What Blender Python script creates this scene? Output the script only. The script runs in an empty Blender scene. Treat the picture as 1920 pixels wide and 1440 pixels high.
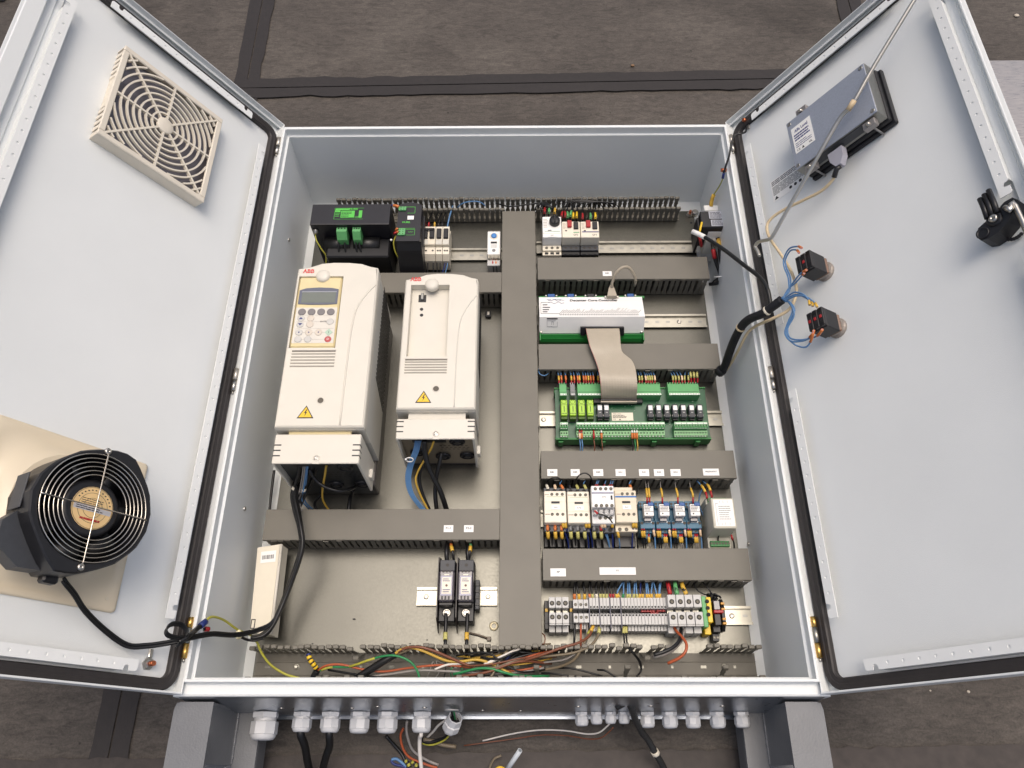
import bpy, math, random
from math import sin, cos, pi, radians, sqrt
from mathutils import Matrix, Vector, Euler
import bmesh
random.seed(7)
SC = bpy.context.scene
COL = SC.collection
# ------------------------------------------------------------------ camera
CAM_LOC = Vector((.0288, -.1422, 1.3059))
CAM_ROT = Euler((.4728, .0083, .0006), 'XYZ')
FPX = 1460.3                      # focal length in pixels of the 1920 wide photograph
cd = bpy.data.cameras.new('camera')
cam = bpy.data.objects.new('camera', cd)
COL.objects.link(cam)
cam.location = CAM_LOC
cam.rotation_euler = CAM_ROT
cd.sensor_fit = 'HORIZONTAL'
cd.sensor_width = 36
cd.lens = 36 * FPX / 1920
cd.clip_start = .01
cd.clip_end = 500
SC.camera = cam
CAM_M = CAM_ROT.to_matrix()
# ------------------------------------------------------------------ sky and sun
SUN_ELEV, SUN_AZ = radians(81), radians(35)     # azimuth from +Y towards +X
w = bpy.data.worlds.new('World')
SC.world = w
w.use_nodes = True
nt = w.node_tree
bg = nt.nodes['Background']
sky = nt.nodes.new('ShaderNodeTexSky')
sky.sky_type = 'NISHITA'
sky.sun_disc = False
sky.sun_elevation = SUN_ELEV
sky.sun_rotation = SUN_AZ
sky.air_density = 1.0
sky.dust_density = 8.0
sky.ozone_density = .6
nt.links.new(sky.outputs[0], bg.inputs[0])
bg.inputs[1].default_value = .14
sd = bpy.data.lights.new('sun', 'SUN')
sun = bpy.data.objects.new('sun', sd)
COL.objects.link(sun)
sd.energy = .85
sd.angle = radians(34)
sd.color = (1, .97, .92)
sdir = Vector((sin(SUN_AZ) * cos(SUN_ELEV), cos(SUN_AZ) * cos(SUN_ELEV), sin(SUN_ELEV)))
sun.rotation_euler = (-sdir).to_track_quat('-Z', 'Y').to_euler()
sun.location = sdir * 6
SC.view_settings.view_transform = 'Standard'
SC.view_settings.look = 'None'
SC.view_settings.exposure = -.03
SC.view_settings.gamma = 1
# ------------------------------------------------------------------ pixel -> place
def ray(u, v):
    return CAM_M @ Vector(((u - 960) / FPX, (720 - v) / FPX, -1))
def at(u, v, z):
    d = ray(u, v)
    p = CAM_LOC + d * ((z - CAM_LOC.z) / d.z)
    return Vector((p.x, p.y, z))
def rect(u0, v0, u1, v1, z):
    um, vm = (u0 + u1) / 2, (v0 + v1) / 2
    return at(u0, vm, z).x, at(u1, vm, z).x, at(um, v1, z).y, at(um, v0, z).y
PHI = radians(57.3)
LFRAME = Matrix(((cos(PHI), 0, sin(PHI), -.502), (0, 1, 0, 0), (-sin(PHI), 0, cos(PHI), -.005), (0, 0, 0, 1)))
RFRAME = Matrix(((cos(PHI), 0, -sin(PHI), .502), (0, 1, 0, 0), (sin(PHI), 0, cos(PHI), -.005), (0, 0, 0, 1)))
def dl(F, u, v, n):                # a point on a door: (across, up, out of the door's inner side)
    o = F.inverted() @ CAM_LOC
    d = F.to_3x3().inverted() @ ray(u, v)
    p = o + d * ((n - o.z) / d.z)
    return Vector((p.x, p.y, n))
def dw(F, u, v, n):
    return F @ dl(F, u, v, n)
# ------------------------------------------------------------------ materials
def lin(c):
    return tuple((x / 255 / 12.92 if x / 255 <= .04045 else ((x / 255 + .055) / 1.055) ** 2.4) for x in c) + (1,)
MATS = {}
def mat(name, rgb, rough=.5, metal=0., var=.06, scale=60, bump=0., bscale=900, spec=.5, rvar=0., aniso=None, trans=0., coat=0., var2=0., scale2=6):
    if name in MATS: return MATS[name]
    m = bpy.data.materials.new(name)
    m.use_nodes = True
    t = m.node_tree
    b = t.nodes['Principled BSDF']
    b.inputs['Roughness'].default_value = rough
    b.inputs['Metallic'].default_value = metal
    b.inputs['Specular IOR Level'].default_value = spec
    if trans: b.inputs['Transmission Weight'].default_value = trans
    if coat: b.inputs['Coat Weight'].default_value = coat; b.inputs['Coat Roughness'].default_value = .15
    c = lin(rgb)
    b.inputs['Base Color'].default_value = c
    if var or bump or rvar:
        tc = t.nodes.new('ShaderNodeTexCoord')
        src = tc.outputs['Object']
        if aniso:
            mp = t.nodes.new('ShaderNodeMapping')
            mp.inputs['Scale'].default_value = aniso
            t.links.new(src, mp.inputs['Vector'])
            src = mp.outputs[0]
        n = t.nodes.new('ShaderNodeTexNoise')
        n.inputs['Scale'].default_value = scale
        n.inputs['Detail'].default_value = 5
        t.links.new(src, n.inputs['Vector'])
        if var:
            r = t.nodes.new('ShaderNodeMapRange')
            r.inputs['From Min'].default_value = .3
            r.inputs['From Max'].default_value = .7
            r.inputs['To Min'].default_value = 1 - var
            r.inputs['To Max'].default_value = 1 + var
            t.links.new(n.outputs['Fac'], r.inputs['Value'])
            last = r.outputs[0]
            if var2:
                n2 = t.nodes.new('ShaderNodeTexNoise')
                n2.inputs['Scale'].default_value = scale2
                n2.inputs['Detail'].default_value = 3
                t.links.new(src, n2.inputs['Vector'])
                r2 = t.nodes.new('ShaderNodeMapRange')
                r2.inputs['From Min'].default_value = .3
                r2.inputs['From Max'].default_value = .7
                r2.inputs['To Min'].default_value = 1 - var2
                r2.inputs['To Max'].default_value = 1 + var2
                t.links.new(n2.outputs['Fac'], r2.inputs['Value'])
                mu = t.nodes.new('ShaderNodeMath'); mu.operation = 'MULTIPLY'
                t.links.new(last, mu.inputs[0]); t.links.new(r2.outputs[0], mu.inputs[1])
                last = mu.outputs[0]
            mx = t.nodes.new('ShaderNodeVectorMath'); mx.operation = 'SCALE'
            mx.inputs[0].default_value = c[:3]
            t.links.new(last, mx.inputs['Scale'])
            t.links.new(mx.outputs[0], b.inputs['Base Color'])
        if rvar:
            r = t.nodes.new('ShaderNodeMapRange')
            r.inputs['From Min'].default_value = .3
            r.inputs['From Max'].default_value = .7
            r.inputs['To Min'].default_value = max(.05, rough - rvar)
            r.inputs['To Max'].default_value = min(1, rough + rvar)
            t.links.new(n.outputs['Fac'], r.inputs['Value'])
            t.links.new(r.outputs[0], b.inputs['Roughness'])
        if bump:
            nb = t.nodes.new('ShaderNodeTexNoise')
            nb.inputs['Scale'].default_value = bscale
            nb.inputs['Detail'].default_value = 3
            t.links.new(src, nb.inputs['Vector'])
            bp = t.nodes.new('ShaderNodeBump')
            bp.inputs['Strength'].default_value = bump
            bp.inputs['Distance'].default_value = .001
            t.links.new(nb.outputs['Fac'], bp.inputs['Height'])
            t.links.new(bp.outputs[0], b.inputs['Normal'])
    MATS[name] = m
    return m
PAINT = mat('cabinet_paint', (226, 229, 228), .42, var=.025, scale=5, bump=.4, bscale=1100)
PAINTR = mat('door_rail_paint', (232, 234, 232), .4, var=.02, scale=30)
GASK = mat('gasket_foam', (46, 42, 41), .55, var=.12, scale=60, bump=.2)
GALV = mat('galvanised_sheet', (101, 100, 94), .33, .9, var=.05, scale=260, rvar=.05, bump=.06, bscale=400, var2=.09, scale2=5)
GALVD = mat('zinc_sheet', (178, 184, 192), .33, 1., var=.06, scale=90, rvar=.06, aniso=(1, 8, 1))
ZINC = mat('bright_zinc', (168, 165, 154), .34, 1., var=.06, scale=80, rvar=.06)
STEEL = mat('screw_steel', (190, 186, 178), .3, 1., var=.1, scale=300)
CHROME = mat('chrome_wire', (215, 208, 196), .16, 1., var=0)
BRASS = mat('brass', (226, 184, 104), .3, 1., var=.1, scale=200)
COPPER = mat('copper', (204, 120, 84), .3, 1., var=.08, scale=300)
DUCT = mat('duct_grey_plastic', (110, 106, 96), .5, var=.04, scale=20, var2=.04, scale2=5)
DUCTD = mat('duct_grey_finger', (103, 99, 89), .55, var=.05, scale=60)
BLACK = mat('black_plastic', (26, 26, 29), .42, var=.1, scale=80)
BLACKM = mat('black_enamel_sheet', (28, 28, 34), .4, var=.12, scale=40)
RUBBER = mat('black_cable_sheath', (22, 22, 23), .38, var=.1, scale=120)
DGREY = mat('dark_grey_plastic', (62, 64, 68), .5, var=.08, scale=90)
CREAM = mat('cream_plastic', (215, 210, 197), .38, var=.02, scale=25, bump=.08, bscale=1500)
CREAMY = mat('yellowed_cream_plastic', (217, 202, 156), .4, var=.05, scale=40)
CREAMS = mat('drive_side_plastic', (208, 205, 194), .42, var=.02, scale=30)
BEIGE = mat('beige_plastic', (216, 205, 182), .42, var=.03, scale=30)
BEIGEG = mat('grille_beige_plastic', (222, 214, 198), .42, var=.03, scale=30)
WHITE = mat('white_label', (238, 237, 233), .5, var=.015, scale=90)
WHITEP = mat('white_plastic', (230, 222, 203), .42, var=.02, scale=50)
LGREY = mat('terminal_grey_plastic', (190, 189, 186), .45, var=.03, scale=80)
MGREY = mat('mid_grey_plastic', (128, 128, 128), .5, var=.05, scale=80)
GREEN = mat('terminal_green_plastic', (96, 166, 104), .45, var=.06, scale=90)
DGREEN = mat('profile_green_plastic', (36, 122, 54), .42, var=.06, scale=60)
PCB = mat('circuit_board_green', (12, 84, 48), .35, var=.15, scale=120, spec=.6)
LIME = mat('lime_relay_plastic', (164, 206, 58), .4, var=.05, scale=120)
BLUE = mat('relay_blue_plastic', (60, 108, 134), .45, var=.08, scale=90)
CBLUE = mat('connector_blue', (40, 86, 150), .45, var=.05)
RED = mat('red_plastic', (166, 34, 38), .4, var=.06, scale=90)
ORANGE = mat('orange_ferrule', (205, 118, 60), .45, var=.06)
YELL = mat('yellow_marker', (214, 172, 66), .45, var=.1, scale=500)
YGRN = mat('yellow_marker_faded', (190, 184, 110), .5, var=.12, scale=500)
YELLP = mat('yellow_plastic', (230, 190, 40), .42, var=.05)
INK = mat('black_print', (40, 40, 44), .6, var=0)
INKB = mat('blue_print', (58, 66, 120), .6, var=0)
INKG = mat('green_print', (86, 190, 74), .5, var=0)
LOGO = mat('red_logo_print', (206, 40, 40), .45, var=0)
BLUEB = mat('blue_band_print', (52, 106, 172), .5, var=0)
WBLUE = mat('light_blue_insulation', (92, 134, 178), .4, var=.05)
WDBLUE = mat('dark_blue_insulation', (34, 48, 110), .4, var=.05)
WGRN = mat('green_insulation', (40, 130, 76), .4, var=.05)
WYG = mat('yellow_green_insulation', (176, 172, 66), .4, var=.12, scale=60)
WYEL = mat('yellow_insulation', (196, 160, 66), .4, var=.06)
WBRN = mat('brown_insulation', (118, 70, 48), .4, var=.06)
WORG = mat('orange_brown_insulation', (172, 84, 48), .4, var=.06)
WGRY = mat('grey_insulation', (150, 145, 140), .4, var=.05)
WWHT = mat('white_insulation', (226, 220, 212), .4, var=.03)
WCRM = mat('cream_cable_sheath', (210, 190, 154), .4, var=.04)
WTAN = mat('grey_cable_sheath', (168, 158, 140), .42, var=.04)
WTAUPE = mat('taupe_insulation', (120, 108, 88), .4, var=.05)
GLAND = mat('gland_grey_plastic', (206, 207, 208), .35, var=.03, scale=60)
LEGP = mat('stand_grey_paint', (105, 107, 110), .4, var=.05, scale=40, bump=.35, bscale=300, var2=.05, scale2=8)
RIBB = mat('ribbon_cable_grey', (176, 166, 148), .45, var=.03)
HMI = mat('zinc_housing', (158, 165, 178), .45, .3, var=.08, scale=350, rvar=.06)
ALU = mat('dull_aluminium', (150, 150, 146), .4, 1., var=.08, scale=100)
LCD = mat('lcd_glass', (112, 118, 110), .18, var=.03, spec=.7)
KEYD = mat('dark_key', (122, 118, 118), .5, var=.03)
KEYL = mat('pale_key', (196, 194, 188), .5, var=.03)
SLATE = mat('slate_bezel', (98, 102, 116), .4, var=.03)
SMOKE = mat('smoked_clear_plastic', (70, 66, 74), .15, var=.05, trans=.0, coat=.6)
CLEAR = mat('clear_plastic', (205, 205, 208), .12, var=0, trans=.7)
FANLBL = mat('fan_label_paper', (222, 190, 136), .45, var=.04)
FILTER = mat('filter_louvre_metal', (128, 124, 130), .35, .4, var=.14, scale=60)
HEATS = mat('heatsink_aluminium', (112, 108, 106), .45, .8, var=.1, scale=60)
# ------------------------------------------------------------------ mesh builder
class MB:
    def __init__(s, off=(0, 0, 0)):
        s.v = []; s.f = []; s.sm = []; s.off = Vector(off); s.M = None
    def pt(s, p):
        p = Vector(p)
        if s.M is not None: p = s.M @ p
        s.v.append(tuple(p - s.off)); return len(s.v) - 1
    def face(s, ids, smooth=False):
        s.f.append(tuple(ids)); s.sm.append(smooth)
    def convex(s, pts, faces, smooth=None):
        b = [s.pt(p) for p in pts]
        c = Vector((0, 0, 0))
        for i in b: c += Vector(s.v[i])
        c /= len(b)
        for k, f in enumerate(faces):
            q = [Vector(s.v[b[i]]) for i in f]
            n = Vector((0, 0, 0))
            for i in range(len(q)): n += q[i].cross(q[(i + 1) % len(q)])
            m = sum(q, Vector((0, 0, 0))) / len(q)
            ids = [b[i] for i in f]
            if n.dot(m - c) < 0: ids.reverse()
            s.face(ids, bool(smooth and smooth[k]))
        return s
    def box(s, x0, x1, y0, y1, z0, z1, b=0.):
        if x0 > x1: x0, x1 = x1, x0
        if y0 > y1: y0, y1 = y1, y0
        if z0 > z1: z0, z1 = z1, z0
        b = min(b, (x1 - x0) * .45, (y1 - y0) * .45, (z1 - z0) * .45)
        X, Y, Z = (x0, x1), (y0, y1), (z0, z1)
        if b <= 0:
            pts = [(X[i], Y[j], Z[k]) for i in (0, 1) for j in (0, 1) for k in (0, 1)]
            return s.convex(pts, [(0, 1, 3, 2), (4, 5, 7, 6), (0, 1, 5, 4), (2, 3, 7, 6), (0, 2, 6, 4), (1, 3, 7, 5)])
        pts = []; idx = {}
        for i in (0, 1):
            for j in (0, 1):
                for k in (0, 1):
                    xi, yi, zi = X[i] + (b if i == 0 else -b), Y[j] + (b if j == 0 else -b), Z[k] + (b if k == 0 else -b)
                    idx[i, j, k] = len(pts)
                    pts += [(X[i], yi, zi), (xi, Y[j], zi), (xi, yi, Z[k])]
        F = []
        g = lambda i, j, k, a: idx[i, j, k] + a
        for i in (0, 1):
            F.append([g(i, 0, 0, 0), g(i, 1, 0, 0), g(i, 1, 1, 0), g(i, 0, 1, 0)])
            F.append([g(0, i, 0, 1), g(1, i, 0, 1), g(1, i, 1, 1), g(0, i, 1, 1)])
            F.append([g(0, 0, i, 2), g(1, 0, i, 2), g(1, 1, i, 2), g(0, 1, i, 2)])
            for j in (0, 1):
                F.append([g(i, j, 0, 0), g(i, j, 0, 1), g(i, j, 1, 1), g(i, j, 1, 0)])
                F.append([g(i, 0, j, 0), g(i, 0, j, 2), g(i, 1, j, 2), g(i, 1, j, 0)])
                F.append([g(0, i, j, 1), g(0, i, j, 2), g(1, i, j, 2), g(1, i, j, 1)])
                for k in (0, 1): F.append([g(i, j, k, 0), g(i, j, k, 1), g(i, j, k, 2)])
        return s.convex(pts, F)
    def prism(s, poly, a, b, axis='z', smooth=False):
        n = len(poly)
        mp = {'z': lambda p, h: (p[0], p[1], h), 'x': lambda p, h: (h, p[0], p[1]), 'y': lambda p, h: (p[1], h, p[0])}[axis]
        ar = sum(poly[i][0] * poly[(i + 1) % n][1] - poly[(i + 1) % n][0] * poly[i][1] for i in range(n))
        if ar < 0: poly = poly[::-1]
        if a > b: a, b = b, a
        A = [s.pt(mp(p, a)) for p in poly]; B = [s.pt(mp(p, b)) for p in poly]
        s.face(A[::-1]); s.face(B)
        for i in range(n):
            j = (i + 1) % n
            s.face((A[i], A[j], B[j], B[i]), smooth)
        return s
    def loft(s, rings, closed=True, cap0=True, cap1=True, smooth=False, flip=False):
        R_ = [[s.pt(p) for p in r] for r in rings]
        n = len(R_[0])
        for a, b in zip(R_, R_[1:]):
            for i in range(n if closed else n - 1):
                j = (i + 1) % n
                q = (a[i], a[j], b[j], b[i])
                s.face(q[::-1] if flip else q, smooth)
        if cap0: s.face(R_[0] if flip else R_[0][::-1])
        if cap1: s.face(R_[-1][::-1] if flip else R_[-1])
        return s
    def tube(s, pts, r, n=6, caps=True, closed=False, flat=1.):
        pts = [Vector(p) for p in pts]
        N = len(pts)
        rs = r if isinstance(r, (list, tuple)) else [r] * N
        up = None; rings = []
        for i in range(N):
            if closed: t = pts[(i + 1) % N] - pts[i - 1]
            else: t = pts[min(i + 1, N - 1)] - pts[max(i - 1, 0)]
            if t.length < 1e-9: t = Vector((0, 0, 1))
            t.normalize()
            if up is None: up = t.orthogonal().normalized()
            up = up - t * up.dot(t)
            if up.length < 1e-6: up = t.orthogonal()
            up.normalize()
            sd_ = t.cross(up)
            rings.append([pts[i] + (up * cos(2 * pi * k / n) + sd_ * sin(2 * pi * k / n) * flat) * rs[i] for k in range(n)])
        if closed: rings.append(rings[0])
        return s.loft(rings, cap0=caps and not closed, cap1=caps and not closed, smooth=True)
    def cyl(s, p0, p1, r0, r1=None, n=12, smooth=True):
        p0, p1 = Vector(p0), Vector(p1)
        r1 = r0 if r1 is None else r1
        t = (p1 - p0).normalized(); u = t.orthogonal().normalized(); q = t.cross(u)
        rg = lambda p, r: [p + (u * cos(2 * pi * k / n) + q * sin(2 * pi * k / n)) * r for k in range(n)]
        return s.loft([rg(p0, r0), rg(p1, r1)], smooth=smooth)
    def lathe(s, prof, c, axis=(0, 0, 1), n=20, cap0=True, cap1=True, smooth=True):
        c = Vector(c); t = Vector(axis).normalized(); u = t.orthogonal().normalized(); q = t.cross(u)
        if abs(t.z) > .99: u, q = Vector((1, 0, 0)), Vector((0, 1, 0)) * (1 if t.z > 0 else -1)
        rings = [[c + t * h + (u * cos(2 * pi * k / n) + q * sin(2 * pi * k / n)) * r for k in range(n)] for r, h in prof]
        return s.loft(rings, cap0=cap0, cap1=cap1, smooth=smooth)
    def sphere(s, c, r, n=10, m=6, squash=(1, 1, 1)):
        c = Vector(c); rings = []
        for i in range(1, m):
            a = pi * i / m
            rings.append([c + Vector((r * sin(a) * cos(2 * pi * k / n) * squash[0], r * sin(a) * sin(2 * pi * k / n) * squash[1], -r * cos(a) * squash[2])) for k in range(n)])
        return s.loft(rings, smooth=True)
    def mesh(s, name, m):
        me = bpy.data.meshes.new(name)
        me.from_pydata(s.v, [], s.f)
        me.polygons.foreach_set('use_smooth', s.sm)
        me.materials.append(m)
        me.update()
        return me
    def build(s, name, m, parent=None, label=None):
        return place(name, s.mesh(name, m), parent, label=label)
def place(name, me, parent=None, loc=None, rot=None, label=None):
    o = bpy.data.objects.new(name, me)
    COL.objects.link(o)
    if parent is not None: o.parent = parent
    if loc is not None: o.location = loc
    if rot is not None: o.rotation_euler = rot
    if label: o['label'] = label
    return o
def tag(o, label, cat, group=None):
    o['label'] = label; o['category'] = cat
    if group: o['group'] = group
    return o
def structure(o): o['kind'] = 'structure'; return o
def stuff(o): o['kind'] = 'stuff'; return o
def thing(name, label, cat, loc=(0, 0, 0), frame=None, group=None):
    o = bpy.data.objects.new(name, None)
    o.empty_display_size = .01
    COL.objects.link(o)
    o.matrix_world = (frame or Matrix()) @ Matrix.Translation(Vector(loc))
    tag(o, label, cat, group)
    return o
def dup(root, loc=None, label=None, delta=None):
    def cp(o, par):
        c = o.copy(); COL.objects.link(c)
        if par is not None: c.parent = par
        for ch in KIDS.get(o.name, ()): cp(ch, c)
        return c
    KIDS = {}
    def walk(o):
        KIDS[o.name] = list(o.children)
        for ch in o.children: walk(ch)
    walk(root)
    r = cp(root, None)
    if loc is not None: r.location = loc
    if delta is not None: r.location = Vector(root.location) + Vector(delta)
    if label: r['label'] = label
    return r
def spline(P, k=6):
    P = [Vector(p) for p in P]
    if len(P) < 3: return [P[0].lerp(P[-1], i / k) for i in range(k + 1)]
    Q = [P[0] * 2 - P[1]] + P + [P[-1] * 2 - P[-2]]
    out = []
    for i in range(1, len(Q) - 2):
        a, b, c, d = Q[i - 1:i + 3]
        for j in range(k):
            t = j / k
            out.append(.5 * ((2 * b) + (c - a) * t + (2 * a - 5 * b + 4 * c - d) * t * t + (3 * b - a - 3 * c + d) * t ** 3))
    out.append(P[-1])
    return out
TEXTN = {}
def text(s, size, m, parent, loc, name='lettering', rotz=0., bold=0., align='CENTER', sx=1., shear=0., M=None):
    c = bpy.data.curves.new('text', 'FONT')
    c.body = s; c.size = size; c.align_x = align; c.align_y = 'CENTER'
    c.offset = bold; c.shear = shear; c.resolution_u = 2
    t = bpy.data.objects.new('text', c)
    me = bpy.data.meshes.new_from_object(t)
    bpy.data.objects.remove(t); bpy.data.curves.remove(c)
    if sx != 1: me.transform(Matrix.Diagonal((sx, 1, 1, 1)))
    if M is not None: me.transform(M)
    me.materials.clear(); me.materials.append(m)
    return place(name, me, parent, loc, (0, 0, rotz))
def rows(mb, x0, x1, y0, y1, n, z, fill=.45, rnd=.35, t=.0002, x_in=0.):   # printed lines too small to read
    h = (y1 - y0) / n
    for i in range(n):
        yy = y1 - (i + .5) * h
        xe = x1 - (x1 - x0) * random.random() * rnd
        xs = x0 + x_in
        while xs < xe:
            wd = min(random.uniform(.08, .25) * (x1 - x0), xe - xs)
            mb.box(xs, xs + wd * .88, yy - h * fill / 2, yy + h * fill / 2, z, z + t)
            xs += wd
# ------------------------------------------------------------------ floor
FZ = -.262
def floor_mat():
    m = bpy.data.materials.new('worn_concrete'); m.use_nodes = True
    t = m.node_tree; b = t.nodes['Principled BSDF']
    tc = t.nodes.new('ShaderNodeTexCoord')
    def noise(sc, det=6, rough=.6, dist=0., vec=None):
        n = t.nodes.new('ShaderNodeTexNoise'); n.inputs['Scale'].default_value = sc; n.inputs['Detail'].default_value = det
        n.inputs['Roughness'].default_value = rough; n.inputs['Distortion'].default_value = dist
        t.links.new(vec or tc.outputs['Object'], n.inputs['Vector']); return n.outputs['Fac']
    def ramp(f, stops):
        r = t.nodes.new('ShaderNodeValToRGB'); e = r.color_ramp.elements
        while len(e) < len(stops): e.new(.5)
        for q, (p, c) in zip(e, stops): q.position = p; q.color = c if len(c) == 4 else (*c, 1)
        t.links.new(f, r.inputs[0]); return r.outputs[0]
    def mix(f, a, c, mode='MIX'):
        x = t.nodes.new('ShaderNodeMix'); x.data_type = 'RGBA'; x.blend_type = mode
        if isinstance(f, float): x.inputs[0].default_value = f
        else: t.links.new(f, x.inputs[0])
        t.links.new(a, x.inputs[6]); t.links.new(c, x.inputs[7]); return x.outputs[2]
    mp = t.nodes.new('ShaderNodeMapping'); mp.inputs['Scale'].default_value = (1, 3.2, 1); mp.inputs['Rotation'].default_value = (0, 0, .12)
    t.links.new(tc.outputs['Object'], mp.inputs['Vector'])
    big = ramp(noise(2.2, 6, .6, .4), [(.25, lin((66, 61, 56))), (.5, lin((80, 74, 68))), (.75, lin((94, 88, 81)))])
    streak = ramp(noise(26, 8, .72, 1.2, mp.outputs[0]), [(.3, (.5, .49, .48)), (.52, (1, 1, 1)), (.72, (1.42, 1.4, 1.38))])
    c = mix(1., big, streak, 'MULTIPLY')
    fine = ramp(noise(240, 4, .7), [(.3, (.72, .72, .72)), (.5, (1, 1, 1)), (.72, (1.25, 1.25, 1.25))])
    c = mix(1., c, fine, 'MULTIPLY')
    scr = ramp(noise(9, 9, .8, 3.), [(.485, (1, 1, 1)), (.5, (.72, .71, .7)), (.515, (1, 1, 1))])
    c = mix(.8, c, scr, 'MULTIPLY')
    vo = t.nodes.new('ShaderNodeTexVoronoi'); vo.inputs['Scale'].default_value = 20; vo.inputs['Randomness'].default_value = 1
    t.links.new(tc.outputs['Object'], vo.inputs['Vector'])
    pits = ramp(vo.outputs['Distance'], [(.035, (.25, .24, .23)), (.07, (1, 1, 1))])
    sel = ramp(noise(7, 2), [(.5, (1, 1, 1)), (.56, (0, 0, 0))])
    x = t.nodes.new('ShaderNodeMix'); x.data_type = 'RGBA'; x.blend_type = 'LIGHTEN'; x.inputs[0].default_value = 1
    t.links.new(pits, x.inputs[6]); t.links.new(sel, x.inputs[7])
    c = mix(1., c, x.outputs[2], 'MULTIPLY')
    stain = ramp(noise(1.6, 4, .55, .5), [(.52, (1, 1, 1)), (.64, (.6, .59, .58))])
    c = mix(1., c, stain, 'MULTIPLY')
    t.links.new(c, b.inputs['Base Color'])
    b.inputs['Roughness'].default_value = .62; b.inputs['Specular IOR Level'].default_value = .35
    bp = t.nodes.new('ShaderNodeBump'); bp.inputs['Strength'].default_value = .35; bp.inputs['Distance'].default_value = .002
    t.links.new(noise(120, 6, .7), bp.inputs['Height']); t.links.new(bp.outputs[0], b.inputs['Normal'])
    return m
FLOORM = floor_mat()
mb = MB(); mb.face([mb.pt(p) for p in ((-60, -60, FZ), (60, -60, FZ), (60, 60, FZ), (-60, 60, FZ))])
floor = structure(mb.build('floor', FLOORM))
STRIP = mat('dark_floor_steel', (34, 29, 28), .6, .1, var=.16, scale=70, bump=.4, bscale=150, var2=.12, scale2=8)
def wob_strip(name, a, b, wd, steps=60, hz=.004, m=None):
    # two steel angles side by side let into the floor, their outer edges chipped
    a, b = Vector(a), Vector(b); d = (b - a).normalized(); q = Vector((-d.y, d.x, 0)); L = (b - a).length
    for sgn in (-1, 1):
        mb = MB(); inner = []; outer = []
        for i in range(steps + 1):
            p = a + d * (L * i / steps)
            j = random.uniform(-.0025, .0025) + (random.random() < .08) * random.uniform(-.006, .006)
            inner.append(p + q * sgn * .0016); outer.append(p + q * sgn * (wd / 2 + j))
        ids = [[mb.pt((p.x, p.y, FZ + h)) for p in l] for l, h in ((inner, hz), (outer, hz))]
        for i in range(steps):
            f = (ids[0][i], ids[0][i + 1], ids[1][i + 1], ids[1][i])
            mb.face(f if sgn < 0 else f[::-1])
        structure(mb.build(name, m or STRIP))
def fl(u, v): return at(u, v, FZ)
# vertical joint on the left, cross joint behind, one in front
pL0, pL1 = fl(474, 60), fl(218, 1330)
dv = (pL0 - pL1)
pA, pB = fl(560, 166), fl(1400, 151)
dh = (pB - pA).normalized()
corner = fl(462, 168)
wob_strip('floor_joint_strip', corner + Vector((0, -.03, 0)), pL0 + dv * 1.2, .072)
wob_strip('floor_joint_strip', corner - dv * .005, pL1 - dv * .5, .072, 70)
wob_strip('floor_joint_strip', corner + dh * .0 + Vector((-.03, 0, 0)), pB + dh * 1.4, .074, 80, .0052)
vr = fl(1590, 5)
wob_strip('floor_joint_strip', vr + Vector((0, -.12, 0)), vr + Vector((0, 1.6, 0)), .072, 40, .0041)
c2 = fl(1240, 1438)
wob_strip('floor_joint_strip', fl(-200, 1486), fl(2300, 1448), .1, 140, .0052, mat('brown_floor_steel', (60, 53, 49), .6, .1, var=.22, scale=50, bump=.4, bscale=150, var2=.15, scale2=10))
# flat metal sheet lying on the floor to the right
mb = MB()
sx0, sy1 = fl(1800, 130).x, fl(1860, 129).y
mb.box(sx0 - .3, sx0 + 1.0, sy1 - .55, sy1, FZ + .004, FZ + .03, .002)
tag(mb.build('metal_sheet', mat('brushed_sheet_metal', (190, 184, 178), .32, 1., var=.08, scale=30, rvar=.08, aniso=(1, 14, 1))), 'shiny bare metal sheet lying on the floor beyond the right door', 'metal sheet')
mb = MB()
q0 = fl(14, 2)
mb.box(q0.x - .5, q0.x - .005, q0.y - .004, q0.y + .4, FZ + .004, FZ + .02, .002)
o = tag(mb.build('steel_plate', GALVD), 'grey steel plate corner on the floor beyond the left door', 'metal plate')
# crumbs on the floor
CRUMB = mat('pale_crumb', (190, 180, 164), .8, var=.1)
BROWN = mat('brown_crumb', (128, 100, 74), .8, var=.1)
for i, (u, v, r, m, lb) in enumerate(((1186, 124, .006, BROWN, 'small brown crumb on the concrete beyond the cabinet top'), (1815, 1297, .0035, CRUMB, 'pale chip on the floor beneath the right door'), (1905, 31, .008, CRUMB, 'pale paint flake on the floor in the upper right corner'), (1744, 1295, .0022, CRUMB, 'tiny pale chip on the floor left of the larger chip'))):
    p = fl(u, v); mb = MB(p); mb.sphere((p.x, p.y, FZ + r * .4), r, 7, 4, (1, .8, .5))
    o = mb.build('crumb', m); o.location = p; tag(o, lb, 'crumb', 'crumbs on the floor')
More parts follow.
